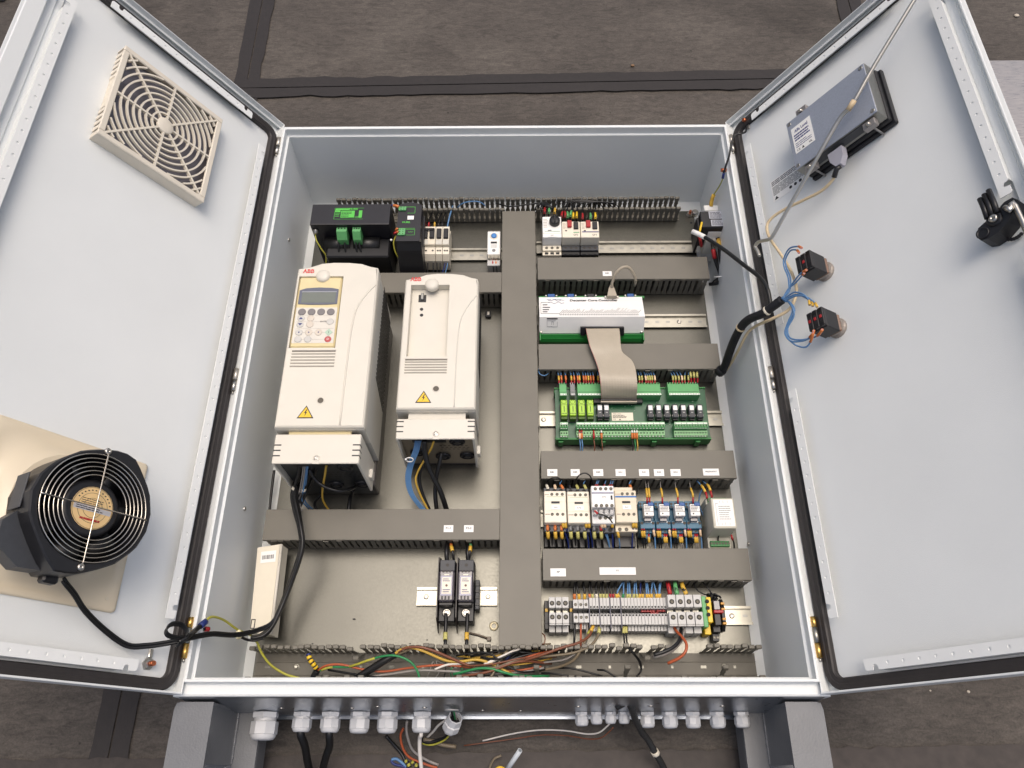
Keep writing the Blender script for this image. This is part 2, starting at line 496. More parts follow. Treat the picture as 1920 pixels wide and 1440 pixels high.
# ------------------------------------------------------------------ cabinet
H = 1.18; PZ = -.228
CAB = thing('electrical_cabinet', 'open light grey steel control cabinet lying on its back with both doors swung out', 'cabinet', (0, .59, -.25))
co = (0, .59, -.25)
def ringr(hx, z, cr=.0, ex=0.):
    e = hx - .5
    return [(-hx, -e - ex, z), (hx, -e - ex, z), (hx, H + e, z), (-hx, H + e, z)]
mb = MB(co)
prof = [(.5215, -.25), (.5215, -.019), (.5205, -.0165), (.518, -.015), (.5045, -.015), (.5025, -.0135), (.5012, -.0005), (.5005, 0), (.4975, 0), (.497, -.0006), (.497, -.018), (.4925, -.020), (.4925, -.2495)]
mb.loft([ringr(h, z) for h, z in prof], cap0=True, cap1=True)
mb.build('body', PAINT, CAB)
mb = MB(co); mb.box(-.467, .467, .031, 1.125, -.2315, PZ, .0008); mb.build('mounting_panel', GALV, CAB)
mb = MB(co)      # gland plate on the underside with a folded rear lip
mb.prism([(-.0218, -.0185), (-.0232, -.024), (-.0342, -.145), (-.0342, -.238), (-.0218, -.238)], -.512, .512, 'x')
mb.box(-.43, .46, -.0342, -.040, -.2395, -.2345, .0006)
mb.build('gland_plate', GALVD, CAB)
for u, v in ((528, 1322), (660, 1322), (708, 1319), (796, 1321), (905, 1326), (976, 1327), (1084, 1319), (1220, 1318), (1354, 1318)):
    p = CAM_LOC + ray(u, v + 5) * ((-.034 - CAM_LOC.y) / ray(u, v + 5).y)
    mb = MB(co); mb.cyl((p.x, -.0341, p.z), (p.x, -.036, p.z), .0042, .003, 10); mb.build('screw', STEEL, CAB)
for side, u, v in ((-1, 541, 450), (-1, 458, 954), (1, 1368, 790), (1, 1404, 1020)):
    d = ray(u, v); p = CAM_LOC + d * ((side * .4925 - CAM_LOC.x) / d.x)
    mb = MB(co); mb.lathe([(.0045, 0), (.0045, .002), (.003, .0032)], (side * .4925, p.y, p.z), (-side, 0, 0), 10, cap0=False); mb.build('rivet_nut', STEEL, CAB)
for sgn in (-1, 1):
    for yc in (1.127, .535, .055):
        y0 = yc
        x = sgn * .509; zz = -.004
        mb = MB(co); mb.cyl((x, y0 + .003, zz), (x, y0 + .027, zz), .0048, None, 10)
        h = mb.build('hinge', mat('hinge_zinc', (205, 198, 186), .35, .8, var=.05) if yc > .1 else ZINC, CAB)
        for ya, yb in ((y0 - .02, y0 + .0025),) + (((y0 + .0275, y0 + .044),) if yc < .1 else ()):
            mb = MB(co); mb.cyl((x, ya, zz), (x, yb, zz), .0046, None, 10); mb.build('knuckle', BRASS if yc < .1 else STEEL, h)
        mb = MB(co); mb.cyl((x, y0 - .026, zz), (x, y0 - .0203, zz), .0019, None, 8); mb.build('pin', STEEL, h)
# ---- doors (parts of the cabinet)
DB, DT = -.019, 1.196
def hstrip(mb, P0, ex, ey, L, wd, th, pitch=.025, r=.0024, first=.0125):
    # raised strip with round holes; P0 is the middle of its start, ex along, ey across, n = +z
    ex, ey = Vector(ex), Vector(ey); n = Vector((0, 0, 1)); P0 = Vector(P0)
    cells = int(round(L / pitch)); pt = L / cells
    for i in range(cells):
        c = P0 + ex * (pt * (i + .5))
        oc = []; sq = []; lo = []
        for k in range(8):
            a = pi / 4 * k
            oc.append(mb.pt(c + ex * r * cos(a) + ey * r * sin(a)))
            lo.append(mb.pt(c + ex * r * cos(a) + ey * r * sin(a) - n * .0015))
            s_ = (round(cos(a) * 1.42), round(sin(a) * 1.42))
            sq.append(mb.pt(c + ex * pt / 2 * s_[0] + ey * wd / 2 * s_[1]))
        rh = ex.cross(ey).z > 0
        for k in range(8):
            j = (k + 1) % 8
            f = (oc[k], sq[k], sq[j], oc[j]); g = (lo[k], oc[k], oc[j], lo[j])
            mb.face(f if rh else f[::-1]); mb.face(g if rh else g[::-1])
    a = P0 - n * .0015
    mb.face([mb.pt(a + ex * p + ey * q) for p, q in ((0, -wd / 2), (L, -wd / 2), (L, wd / 2), (0, wd / 2))])
    a = P0 + ey * wd / 2; b = a + ex * L
    mb.face([mb.pt(q) for q in (a, b, b - n * .0015, a - n * .0015)])
    for sg in (-1,):
        a = P0 + ey * sg * wd / 2; b = a + ex * L
        mb.convex([a, b, a - n * th, b - n * th, a - ey * sg * .0006, b - ey * sg * .0006, a - ey * sg * .0006 - n * th, b - ey * sg * .0006 - n * th], [(0, 1, 3, 2), (4, 5, 7, 6), (0, 2, 6, 4), (1, 3, 7, 5)])
def rail_end(mb, P, ex, ey, wd, th):
    # the end tab beyond the hook notch
    ex, ey = Vector(ex), Vector(ey); P = Vector(P)
    poly = [(0, -wd / 2), (.004, -wd / 2), (.0055, -wd * .1), (.009, 0), (.0125, -wd * .1), (.0135, -wd / 2), (.024, -wd / 2), (.027, -wd / 2 + .003), (.027, wd / 2), (0, wd / 2)]
    A = [P + ex * a + ey * b for a, b in poly]
    top = [mb.pt(p) for p in A]; bot = [mb.pt(p - Vector((0, 0, .0015))) for p in A]
    rh = ex.cross(ey).z > 0
    mb.face(top if rh else top[::-1])
    for i in range(len(A)):
        j = (i + 1) % len(A); f = (bot[i], bot[j], top[j], top[i]); mb.face(f if rh else f[::-1])
def door(F, sg, W):
    # local x runs away from the hinge times sg (sg -1: left door)
    X = lambda s: sg * s
    Fi = (Matrix.Translation(Vector(co)).inverted() @ F)
    def add(name, mb, m, par=None):
        o = mb.build(name, m, par or CAB)
        return o
    def setm(o): o.matrix_local = Fi
    mb = MB()
    mb.box(X(0), X(W), DB, DT, -.0228, -.0208, .0004)                       # skin
    mb.box(X(0), X(.002), DB, DT, -.0208, 0, .0006)                         # hinge flange
    mb.box(X(.002), X(W - .03), DT - .002, DT, -.0207, 0, .0006)
    mb.box(X(.002), X(W - .03), DT - .008, DT - .0022, -.0125, -.0105, .0004)
    mb.box(X(.002), X(W - .03), DB, DB + .003, -.0207, 0, .0006)
    if sg < 0:
        mb.box(X(W - .029), X(W), DB, DT, -.0206, 0, .0015)
        mb.box(X(W - .045), X(W - .0292), DB, DT, -.0206, -.012, .001)
        mb.box(X(W - .057), X(W - .0455), DB + .004, DT - .004, -.0206, -.0165, .001)
    else:
        mb.box(X(W - .004), X(W), DB, DT, -.0206, 0, .001)
        mb.box(X(W - .0115), X(W - .0042), DB, DT, -.0206, -.011, .001)
        mb.box(X(W - .0275), X(W - .012), DB + .004, DT - .004, -.0206, -.014, .001)
    d = add('door', mb, PAINT); setm(d)
    d['label'] = ('left' if sg < 0 else 'right') + ' door leaf seen from its inner side'
    mb = MB()                                                               # U-shaped foam gasket
    cx, yb, yt, rad, hw = .0132, -.0065, 1.1675, .022, .0095
    path = [(W - .06, yt)]
    for k in range(7): a = pi / 2 + pi / 2 * k / 6; path.append((cx + rad + rad * cos(a), yt - rad + rad * sin(a)))
    for k in range(7): a = pi + pi / 2 * k / 6; path.append((cx + rad + rad * cos(a), yb + rad + rad * sin(a)))
    path.append((W - .06, yb))
    rings = []
    for i, p in enumerate(path):
        a, b = path[max(i - 1, 0)], path[min(i + 1, len(path) - 1)]
        t = Vector((b[0] - a[0], b[1] - a[1])).normalized(); nn = Vector((-t.y, t.x))
        sec = [(-1, -.0207), (-1, -.0125), (-.8, -.0102), (-.1, -.0098), (.1, -.0106), (.8, -.0102), (1, -.0125), (1, -.0207)]
        rings.append([(X(p[0] + nn.x * hw * e), p[1] + nn.y * hw * e, z) for e, z in sec])
    mb.loft(rings, flip=(sg > 0), smooth=False)
    add('gasket', mb, GASK, d)
    th = .019
    def rail(P0, ex, ey, L, wd, ends=(1, 1)):
        mb = MB()
        P0 = Vector(P0); exv = Vector(ex)
        hstrip(mb, P0, ex, ey, L, wd, th)
        if ends[0]: rail_end(mb, P0 - exv * 0, -exv, ey, wd, th)
        if ends[1]: rail_end(mb, P0 + exv * L, exv, ey, wd, th)
        add('perforated_rail', mb, PAINTR, d)
        mb = MB(); n_ = Vector((0, 0, 1)); a_ = P0 + exv * .003 - n_ * .0075; b_ = a_ + exv * (L - .006); ev = Vector(ey) * .0045
        mb.convex([a_ - ev, b_ - ev, a_ + ev, b_ + ev, a_ - ev + n_ * .003, b_ - ev + n_ * .003, a_ + ev + n_ * .003, b_ + ev + n_ * .003], [(0, 1, 3, 2), (4, 5, 7, 6), (0, 1, 5, 4), (2, 3, 7, 6), (0, 2, 6, 4), (1, 3, 7, 5)])
        add('hole_shade_strip', mb, MGREY, d)  # added grey strip standing in for the shade seen through the rail holes
    e = (X(1), 0, 0)
    if sg < 0:
        rail((X(.112), 1.1505, 0), e, (0, -1, 0), .275, .017)
        rail((X(.112), .0150, 0), e, (0, 1, 0), .275, .017)
        rail((X(.0465), .117, 0), (0, 1, 0), e, .95, .017)
        rail((X(.4735), .117, 0), (0, 1, 0), (X(-1), 0, 0), .95, .018)
    else:
        rail((X(.097), 1.1505, 0), e, (0, -1, 0), .3, .017)
        rail((X(.112), .0150, 0), e, (0, 1, 0), .3, .017)
        rail((X(.0465), .117, 0), (0, 1, 0), e, .35, .017)
        rail((X(.0465), .66, 0), (0, 1, 0), e, .40, .017)
        rail((X(.474), .117, 0), (0, 1, 0), (X(-1), 0, 0), .40, .018)
        rail((X(.474), .665, 0), (0, 1, 0), (X(-1), 0, 0), .40, .018)
    return d
DL = door(LFRAME, -1, .5365)
DR = door(RFRAME, 1, .510)
# ------------------------------------------------------------------ wiring ducts
FW, FT = .0125, .0013
def finger_mesh(h, tabbed):
    mb = MB()
    z0 = .012; z1 = h - .002
    a, b = .0037, .0051
    zm = z0 + (z1 - z0) * .52
    pr = [(-b - .0006, 0), (b + .0006, 0), (b, z0), (a, z0 + .001), (a, zm - .0035), (b, zm - .001), (b, zm + .001), (a + .0003, zm + .003), (a + .0003, z1 - .004), (b + .0003, z1 - .001), (b + .0003, z1)]
    poly = pr + [(-x, y) for x, y in pr[::-1] if y > 0]
    # wall plane is local xz, thickness along y, outside is -y
    n = len(poly)
    A = [mb.pt((x, -FT, z)) for x, z in poly]; B = [mb.pt((x, 0, z)) for x, z in poly]
    mb.face(A); mb.face(B[::-1])
    for i in range(n):
        j = (i + 1) % n; mb.face((A[j], A[i], B[i], B[j]))
    if tabbed:
        mb.box(-.0054, .0054, -.0058, .0012, h - .0095, h + .0005, .0012)
    return mb.mesh('duct_finger', DUCT if tabbed else DUCTD)
FM60 = finger_mesh(.062, False); FM60T = finger_mesh(.066, True); FM45T = finger_mesh(.05, True)
def duct(label, x0, x1, y0, y1, top, cover=True, walls=(1, 1), fing=(1, 0), along='x', slots=(), gone=(), group='grey slotted wiring ducts on the mounting panel', bent=()):
    vert = along == 'y'
    t = thing('wiring_duct', label, 'wiring duct', ((x0 + x1) / 2, (y0 + y1) / 2, PZ), group=group)
    off = ((x0 + x1) / 2, (y0 + y1) / 2, PZ)
    L, Wd = (y1 - y0, x1 - x0) if vert else (x1 - x0, y1 - y0)
    h = top - PZ
    mb = MB()
    # base tray (local: along x)
    mb.box(-L / 2, L / 2, -Wd / 2, Wd / 2, .0004, .0022, .0003)
    if not cover:
        mb.box(-L / 2, L / 2, Wd * .17, Wd * .2, .0022, .004, .0003)
        mb.box(-L / 2, L / 2, -Wd * .3, -Wd * .27, .0022, .004, .0003)
    R90 = Matrix.Rotation(pi / 2, 4, 'Z') if vert else Matrix()
    def put(name, mb, m):
        o = mb.build(name, m, t); o.matrix_local = R90; return o
    put('base', mb, DUCTD)
    for sg, on, fg in ((-1, walls[0], fing[0]), (1, walls[1], fing[1])):
        if fg:
            n = int(L / FW); s0 = -L / 2 + (L - n * FW) / 2 + FW / 2
            me = (FM60T if h > .055 else FM45T) if not cover else FM60
            for i in range(n):
                u = s0 + i * FW
                if any(a <= (u + (x0 + x1) / 2) <= b and sg == q for a, b, q in gone): continue
                o = place('duct_finger', me, t)
                tilt = random.gauss(0, .02)
                if any(abs(u + (x0 + x1) / 2 - a) < FW * .5 and sg == q for a, q in bent): tilt = .3
                o.matrix_local = R90 @ Matrix.Translation((u, sg * Wd / 2, .0022)) @ Matrix.Rotation(0 if sg < 0 else pi, 4, 'Z') @ Matrix.Rotation(-tilt, 4, 'X') @ Matrix.Rotation(random.gauss(0, .012), 4, 'Y')
        elif on:
            mb = MB(); mb.box(-L / 2, L / 2, sg * Wd / 2, sg * (Wd / 2 - FT), .0022, h - .004, .0003); put('side_wall', mb, DUCTD)
    if cover:
        mb = MB()
        o_ = .0012
        mb.box(-L / 2, L / 2, -Wd / 2 - o_, Wd / 2 + o_, h - .0022, h, .0006)
        for sg in (-1, 1): mb.box(-L / 2, L / 2, sg * (Wd / 2 + o_), sg * (Wd / 2 + o_ - .0014), h - .0085, h - .0023, .0004)
        put('cover', mb, DUCT)
    for (u, w_, r) in slots:
        mb = MB(); mb.box(u - off[0] - w_ / 2, u - off[0] + w_ / 2, -r, r, .00225, .0027, .0002)
        put('mounting_slot', mb, GALV)
    return t
CT = -.1635
GR = 'grey slotted wiring ducts on the mounting panel'
D_TOP = duct('open grey slotted duct without cover along the top edge of the panel', -.418, .428, 1.0935, 1.121, -.178, False, (1, 1), (1, 1), gone=((-.43, -.24, -1), (-.005, .073, -1), (.098, .118, -1)))
D_MID = duct('long covered vertical grey duct in the middle of the panel', -.006, .0695, .076, 1.074, CT, True, (1, 1), (1, 0), along='y')
D_L1 = duct('covered grey duct behind the heads of the two cream drives', -.43, -.0075, .8435, .8955, CT, True)
D_L2 = duct('covered grey duct below the two cream drives with two small white labels', -.4655, -.0075, .2745, .3335, CT, True)
D_R1 = duct('covered grey duct under the three motor breakers with one white label', .0745, .4655, .8775, .9365, CT, True)
D_R2 = duct('covered grey duct crossed by the flat ribbon cable', .0735, .4625, .6455, .7055, CT, True)
D_R3 = duct('covered grey duct with a row of eight white labels', .0745, .4645, .3985, .4555, CT, True)
D_R4 = duct('covered grey duct above the terminal strip with one long and one short white label', .0745, .4665, .1965, .2545, CT, True)
bs = []
for u in range(16):
    bs.append((-.44 + u * .058, .011 if u % 2 == 0 else .005, .0028))
D_BOT = duct('open grey slotted duct without cover along the bottom edge full of loose wires', -.462, .4695, .0245, .0735, -.164, False, (1, 1), (1, 1), slots=bs, gone=((.298, .365, 1), (-.41, -.33, -1), (-.23, -.08, -1), (.19, .205, -1), (.27, .29, -1)), bent=((-.26, 1), (.255, 1), (.06, -1), (.4, -1), (.22, -1)))
mb = MB((0.0035, .049, PZ))
for u in (556, 1358):
    p = at(u, 1250, PZ + .003); mb = MB(D_BOT.location); mb.lathe([(.0052, .0024), (.0052, .0034), (.0036, .0044), (.0036, .0038), (.0018, .0038)], (p.x, p.y, PZ), (0, 0, 1), 14, cap0=False); mb.build('screw', ZINC, D_BOT)
# ---- white paper labels stuck on the covers
def plabel(u0, v0, u1, v1, label, txt=None, z=CT, size=.006, grp='white labels stuck on the duct covers', col=INK):
    x0, x1, y0, y1 = rect(u0, v0, u1, v1, z)
    c = ((x0 + x1) / 2, (y0 + y1) / 2, z)
    mb = MB(c); mb.box(x0, x1, y0, y1, z + .0003, z + .0012, .0002)
    o = mb.build('label_tag', WHITE); o.location = c; tag(o, label, 'label', grp)
    if txt: text(txt, size, col, o, (0, .0008, .0014), 'printed_text', bold=.0001)
    return o
plabel(832, 985, 850, 998, 'white label on the lower left duct cover, left of the pair', 'F1-1')
plabel(870, 985, 888, 998, 'white label on the lower left duct cover, right of the pair', 'F2-2')
plabel(1130, 509, 1147, 518, 'single white label on the duct cover beside the arched tan cable', 'A01')
for u0, u1, tx, wh in ((1026, 1045, 'KM1', 'first from the vertical duct'), (1070, 1087, 'KM2', 'second from the vertical duct, by the black wire loop'), (1112, 1131, 'KM3', 'third from the vertical duct'), (1154, 1173, 'KA1', 'fourth from the vertical duct'), (1198, 1217, 'KA1', 'fifth, above the first blue relay'), (1226, 1245, 'KA2', 'sixth, above the second blue relay'), (1257, 1276, 'KA3', 'seventh, above the third blue relay')):
    plabel(u0, 880, u1, 893, 'white label on contactor duct, ' + wh, tx, size=.0045)
plabel(1318, 879, 1348, 892, 'wide white label at the right end of the contactor row duct', 'PRESSOSTAT', size=.004)
plabel(1032, 1066, 1061, 1081, 'short white label on the duct above the large grey terminals', 'XP', size=.005)
plabel(1124, 1064, 1192, 1078, 'long white label on the duct above the terminal strip', 'X1', size=.005)
# ------------------------------------------------------------------ DIN rails
def din(label, u0, u1, vc0, vc1, xa=None, screws=(), holes=0, slot_us=()):
    x0, x1, y0, y1 = rect(u0, vc0, u1, vc1, -.2207)
    if xa: x0, x1 = xa
    yc = (y0 + y1) / 2
    t = thing('din_rail', label, 'mounting rail', ((x0 + x1) / 2, yc, PZ), group='zinc mounting rails on the panel')
    off = t.location
    z0, z1 = PZ + .0005, PZ + .0075
    pr = [(-.0175, z1), (-.0175, z1 - .0012), (-.0138, z1 - .0012), (-.0138, z0), (.0138, z0), (.0138, z1 - .0012), (.0175, z1 - .0012), (.0175, z1), (.0125, z1), (.0125, z0 + .0012), (-.0125, z0 + .0012), (-.0125, z1)]
    mb = MB(off); mb.prism([(yc + a, b) for a, b in pr], x0, x1, 'x'); mb.build('rail_profile', ZINC, t)
    for u in screws:
        p = at(u, (vc0 + vc1) / 2, z0 + .001)
        mb = MB(off); mb.lathe([(.005, .0012), (.005, .002), (.0042, .0032), (.0026, .0034), (.002, .0022)], (p.x, yc, z0), (0, 0, 1), 14, cap0=False); mb.build('screw', STEEL, t)
    for u in slot_us:
        p = at(u, (vc0 + vc1) / 2, z0 + .001)
        mb = MB(off); mb.cyl((p.x - .0025, yc, z0 + .0012), (p.x - .0025, yc, z0 + .0015), .0026, None, 10); mb.box(p.x - .0025, p.x + .0025, yc - .0026, yc + .0026, z0 + .00121, z0 + .00148); mb.cyl((p.x + .0025, yc, z0 + .0012), (p.x + .0025, yc, z0 + .0015), .0026, None, 10)
        stuff(mb.build('slot', ALU, t))
    return t, yc
Lr, yTL = din('mounting rail behind the small breakers and the blue dial thermostat', 780, 944, 464, 489, slot_us=(866, 885, 903))
Rr, yTR = din('mounting rail carrying the three motor breakers, running to the black isolator', 1006, 1312, 449, 477, slot_us=(1128, 1147, 1166, 1185, 1204, 1223, 1242, 1261, 1281, 1300))
Cr, yCR = din('mounting rail sticking out to the right of the white controller', 1012, 1325, 589, 614, slot_us=(1212, 1232, 1252, 1294, 1312), screws=(1273,))
Pr, yPR = din('mounting rail behind the green circuit board', 1012, 1355, 769, 800, screws=(1019,), slot_us=(1341,))
Kr, yKR = din('mounting rail behind the contactors and blue relays', 1014, 1330, 956, 988)
Tr, yTM = din('mounting rail at the bottom carrying the long terminal strip', 1020, 1410, 1138, 1170, screws=(1372,), slot_us=(1397,))
Fr, yFR = din('short mounting rail holding the two fuse holders', 781, 932, 1102, 1134, screws=(799, 915))
# washer, plug, nail and bits on the panel
p = at(926, 1174, PZ); mb = MB((p.x, p.y, PZ)); mb.lathe([(.0045, .0005), (.0085, .0005), (.009, .001), (.009, .0018), (.005, .0026), (.0045, .0022)], (p.x, p.y, PZ), (0, 0, 1), 18, cap0=False, cap1=False)
o = mb.build('washer', mat('cream_washer', (216, 204, 170), .4, .3, var=.03)); o.location = (p.x, p.y, PZ); tag(o, 'pale round washer lying on the panel beside the vertical duct', 'washer')
a, b = at(880, 1187, PZ + .004), at(914, 1197, PZ + .004)
t = thing('cable_tie_strip', 'short grey cable tie strip lying on the panel below the fuse holders', 'cable tie', a)
mb = MB(a); mb.tube([a, a.lerp(b, .5) + Vector((0, .001, .002)), b], .0028, 4, flat=.35); mb.build('strap', DGREY if False else mat('taupe_plastic', (122, 112, 100), .5, var=.05), t)
mb = MB(a); mb.box(b.x - .001, b.x + .007, b.y - .005, b.y + .003, PZ + .001, PZ + .0075, .001); mb.build('head', mat('taupe_plastic', (122, 112, 100)), t)
for (u, v, lb) in ((664, 1161, 'largest dark speck in the middle of the bare panel'), (586, 1207, 'dark speck above the open bottom duct on the left'), (769, 1207, 'dark speck above the bottom duct left of the fuse holders'), (801, 1200, 'dark speck closest to the left fuse holder')):
    p = at(u, v, PZ); r = .0024 if u == 664 else .0015
    mb = MB((p.x, p.y, PZ)); mb.sphere((p.x, p.y, PZ + r * .5), r, 7, 4, (1.3, .7, .5)); o = mb.build('debris_speck', BLACK); o.location = (p.x, p.y, PZ); tag(o, lb, 'debris', 'dark specks on the bare panel')
p = at(916, 592, PZ)
t = thing('panel_clip', 'small black square clip on the panel right of the smaller drive', 'clip', p)
mb = MB(p); mb.box(p.x - .007, p.x + .006, p.y - .008, p.y + .008, PZ + .0002, PZ + .009, .001); mb.build('body', BLACK, t)
mb = MB(p); mb.box(p.x - .003, p.x + .003, p.y - .005, p.y + .005, PZ + .0091, PZ + .0115, .0008); mb.build('latch', STEEL, t)
# ------------------------------------------------------------------ cream variable speed drives
def drive(label, x0, x1, y0, y1, zf, keypad, lc_v, hole_uv, tri_uv, logo_uv, vent_uv, panel_uv, lcov, glandv, gm):
    # x0..x1,y0..y1: front cover; lower cover below it
    t = thing('variable_speed_drive', label, 'motor drive', ((x0 + x1) / 2, (y0 + y1) / 2, PZ), group='cream motor drives on the left of the panel')
    off = t.location; W = x1 - x0
    ax, bx, ay, by = panel_uv           # keypad recess in metres
    # front cover with its recess: outline polygon strips around the hole
    mb = MB(off); d = .020
    top = [(x0 + .004, y1 - .006), (x0 + W * .16, y1 - .002), (x0 + W * .30, y1 + .007), (x0 + W * .45, y1 + .0095), (x0 + W * .62, y1 + .009), (x0 + W * .77, y1 + .006), (x0 + W * .88, y1 - .001), (x1 - .006, y1 - .004)]
    def slab(poly, za, zb): mb.prism(poly, za, zb)
    zc = zf - .0035
    slab([(x0 + .0035, y0 + .003), (ax, y0 + .003), (ax, by), (x0 + .0035, by)], zf - d, zf)
    slab([(bx, y0 + .003), (x1 - .0035, y0 + .003), (x1 - .0035, by), (bx, by)], zf - d, zf)
    slab([(ax, y0 + .003), (bx, y0 + .003), (bx, ay), (ax, ay)], zf - d, zf)
    slab([(x0 + .0035, by), (x1 - .0035, by)] + top[::-1], zf - d, zf)
    # rounded shoulder round the whole front
    o1 = [(x0 + .0035, y0 + .003)] + [(x0 + .0035, y1 - .012)] + top + [(x1 - .0035, y1 - .012), (x1 - .0035, y0 + .003)]
    cx, cy = (x0 + x1) / 2, (y0 + y1) / 2
    def grow(e): return [(px + (e if px > cx else -e), py + (e if py > cy else -e)) for px, py in o1]
    mb.loft([[(a, b, z) for a, b in grow(e)] for e, z in ((0.0002, zf - .0005), (.0018, zf - .0015), (.003, zf - .004), (.0035, zf - .009), (.0035, zf - .024))], cap0=False, cap1=False, flip=False, smooth=False)
    mb.build('front_cover', CREAM, t)
    # bottom lip of the cover, curved handle edge
    mb = MB(off)
    ys = y0
    mb.box(x0, x0 + W * .16, ys - .001, ys + .003, zf - .075, zf - .0095, .001)
    mb.box(x1 - W * .10, x1, ys - .001, ys + .003, zf - .075, zf - .0095, .001)
    n = 10
    for i in range(n):
        a = x0 + W * .16 + (W * .74) * i / n; b = x0 + W * .16 + (W * .74) * (i + 1) / n
        c = (a + b) / 2; q = ((c - cx) / (W / 2)) ** 2
        mb.box(a, b, ys - .0012, ys + .003, zf - .03 + q * .006, zf - .0095)
    mb.build('cover_lip', CREAM, t)
    # body sides
    mb = MB(off)
    z1 = zf - .0245
    mb.prism([(x0 + .001, y0 + .002), (x1 - .001, y0 + .002), (x1 - .001, y1 - .01), (x0 + .001, y1 - .01)], PZ + .055, z1)
    mb.build('body', CREAMS, t)
    mb = MB(off)
    mb.box(x0 + .004, x1 - .004, lcov[2] + .016, y1 - .02, PZ + .001, PZ + .0548, .002)
    mb.build('heatsink', HEATS, t)
    # side louvres on the right
    for i in range(24):
        yy = y0 + .11 + i * (y1 - y0 - .135) / 24
        mb = MB(off)
        zA, zB = PZ + .057, z1 - .045
        p = [(yy, zA), (yy + .0030, zA), (yy + .032, zB), (yy + .0290, zB)]
        mb.prism([(q, r) for q, r in p], x1 - .0009, x1 + .0001, 'x')
        mb.build('side_louvre', BLACK, t)
    # diagonal seam on the front
    sx = x0 + W * .735
    mb = MB(off); P = spline([(x1 - .004, y1 - .045, zf), (x0 + W * .88, y1 - .066, zf), (x0 + W * .78, y1 - .1, zf), (sx + .002, y1 - .14, zf), (sx, y1 - .2, zf), (sx - W * .005, y0 + .004, zf)], 6)
    mb.tube(P, .0011 if gm else .0018, 5); mb.build('seam', CREAM if not gm else CREAMS, t)
    # logo, dome, vents
    text('ABB', .0128, LOGO, t, Vector((logo_uv[0], logo_uv[1], zf + .0003)) - Vector(off), 'logo_lettering', bold=.0004, sx=.98)
    mb = MB(off); mb.box(logo_uv[0] - .014, logo_uv[0] + .014, logo_uv[1] - .0003, logo_uv[1] + .0002, zf + .00031, zf + .0006); mb.build('logo_split', CREAM, t)
    mb = MB(off); dx, dy = (ax + bx) / 2 + W * .02, by
    mb.lathe([(.0145, -.006), (.0145, .001), (.0125, .0035), (.0085, .0052), (.003, .006)], (dx, dy + .001, zf), (0, 0, 1), 20, cap0=False); mb.build('thumb_dome', CREAM, t)
    for i in range(6):
        y_ = vent_uv[2] - i * (vent_uv[2] - vent_uv[3]) / 5
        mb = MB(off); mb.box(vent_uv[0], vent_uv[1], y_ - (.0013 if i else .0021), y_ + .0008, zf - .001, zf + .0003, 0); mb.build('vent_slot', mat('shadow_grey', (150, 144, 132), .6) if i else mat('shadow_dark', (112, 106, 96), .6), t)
        mb = MB(off); mb.box(vent_uv[0] - .001, vent_uv[1] + .001, y_ + .0009, y_ + .003, zf - .001, zf + .0011, .0005); mb.build('vent_rib', CREAM, t)
    # screw hole
    hx, hy = hole_uv
    mb = MB(off); mb.lathe([(.0074, .0001), (.0068, .0012), (.0060, .0012), (.0056, .0002)], (hx, hy, zf), (0, 0, 1), 18, cap0=False, cap1=False); mb.build('hole_rim', CREAM, t)
    mb = MB(off); mb.lathe([(.0057, .0001), (.0057, .00035)], (hx, hy, zf), (0, 0, 1), 18, cap0=False); mb.build('screw_hole', mat('hole_shadow', (96, 90, 80), .7), t)
    # warning triangle
    tx, ty = tri_uv; s = .0155
    pol = lambda k: [(tx - s * k, ty - s * .62 * k), (tx + s * k, ty - s * .62 * k), (tx, ty + s * 1.06 * k)]
    mb = MB(off); mb.prism(pol(1), zf + .0001, zf + .0005); wt = mb.build('warning_triangle', INK, t)
    mb = MB(off); mb.prism(pol(.8), zf + .0005, zf + .0008); mb.build('yellow_field', YELLP, wt)
    mb = MB(off); mb.prism([(tx + .0012, ty + .0085), (tx - .003, ty + .0005), (tx - .0002, ty + .0012), (tx - .0018, ty - .0062), (tx + .0028, ty + .0028), (tx + .0002, ty + .0022), (tx + .0026, ty + .0085)], zf + .0008, zf + .0011); mb.build('bolt_symbol', INK, wt)
    # recess
    zr = zf - .0185
    mb = MB(off); mb.box(ax + .0003, bx - .0003, ay + .0003, by - .0003, zr - .0015, zr, 0); rec = mb.build('keypad_recess', CREAM, t)
    # lower cover (front, sides) and opening
    lx0, lx1, ly0, ly1, lz = lcov
    mb = MB(off)
    mb.box(lx0, lx1, ly0, ly1, lz - .004, lz, .0014)
    for sx_, e in ((lx0, 1), (lx1, -1)): mb.box(sx_, sx_ + e * .0045, ly0, ly1 + .0, lz - .15, lz - .0042, .001)
    mb.build('lower_cover', CREAM, t)
    mb = MB(off); mb.box(lx0 + W * .13, lx1 - W * .12, ly1 + .0005, y0 + .002, lz - .012, lz - .006, .001); mb.build('cover_tongue', CREAMY if not gm else CREAM, t)
    for sx_, e in ((lx0, 1), (lx1, -1)):
        for k in range(3):
            yy = ly0 + .014 + k * .0105
            mb = MB(off); mb.box(sx_ + e * .0003, sx_ + e * .0135, yy, yy + .0024, lz - .0005, lz + .0003); mb.box(sx_ - e * .0002, sx_ + e * .0003, yy, yy + .0024, lz - .016, lz - .0005); stuff(mb.build('side_slot', BLACK, t))
    px_, py_ = (lx0 + lx1) / 2 + W * .01, ly0 + .010
    mb = MB(off); mb.lathe([(.0062, -.001), (.0062, .0012), (.0045, .0012)], (px_, py_, lz), (0, 0, 1), 16, cap0=False, cap1=False); mb.box(px_ - .0062, px_ + .0062, ly0 - .001, py_ - .003, lz - .001, lz + .001, .0004); stuff(mb.build('screw_boss', CREAM, t))
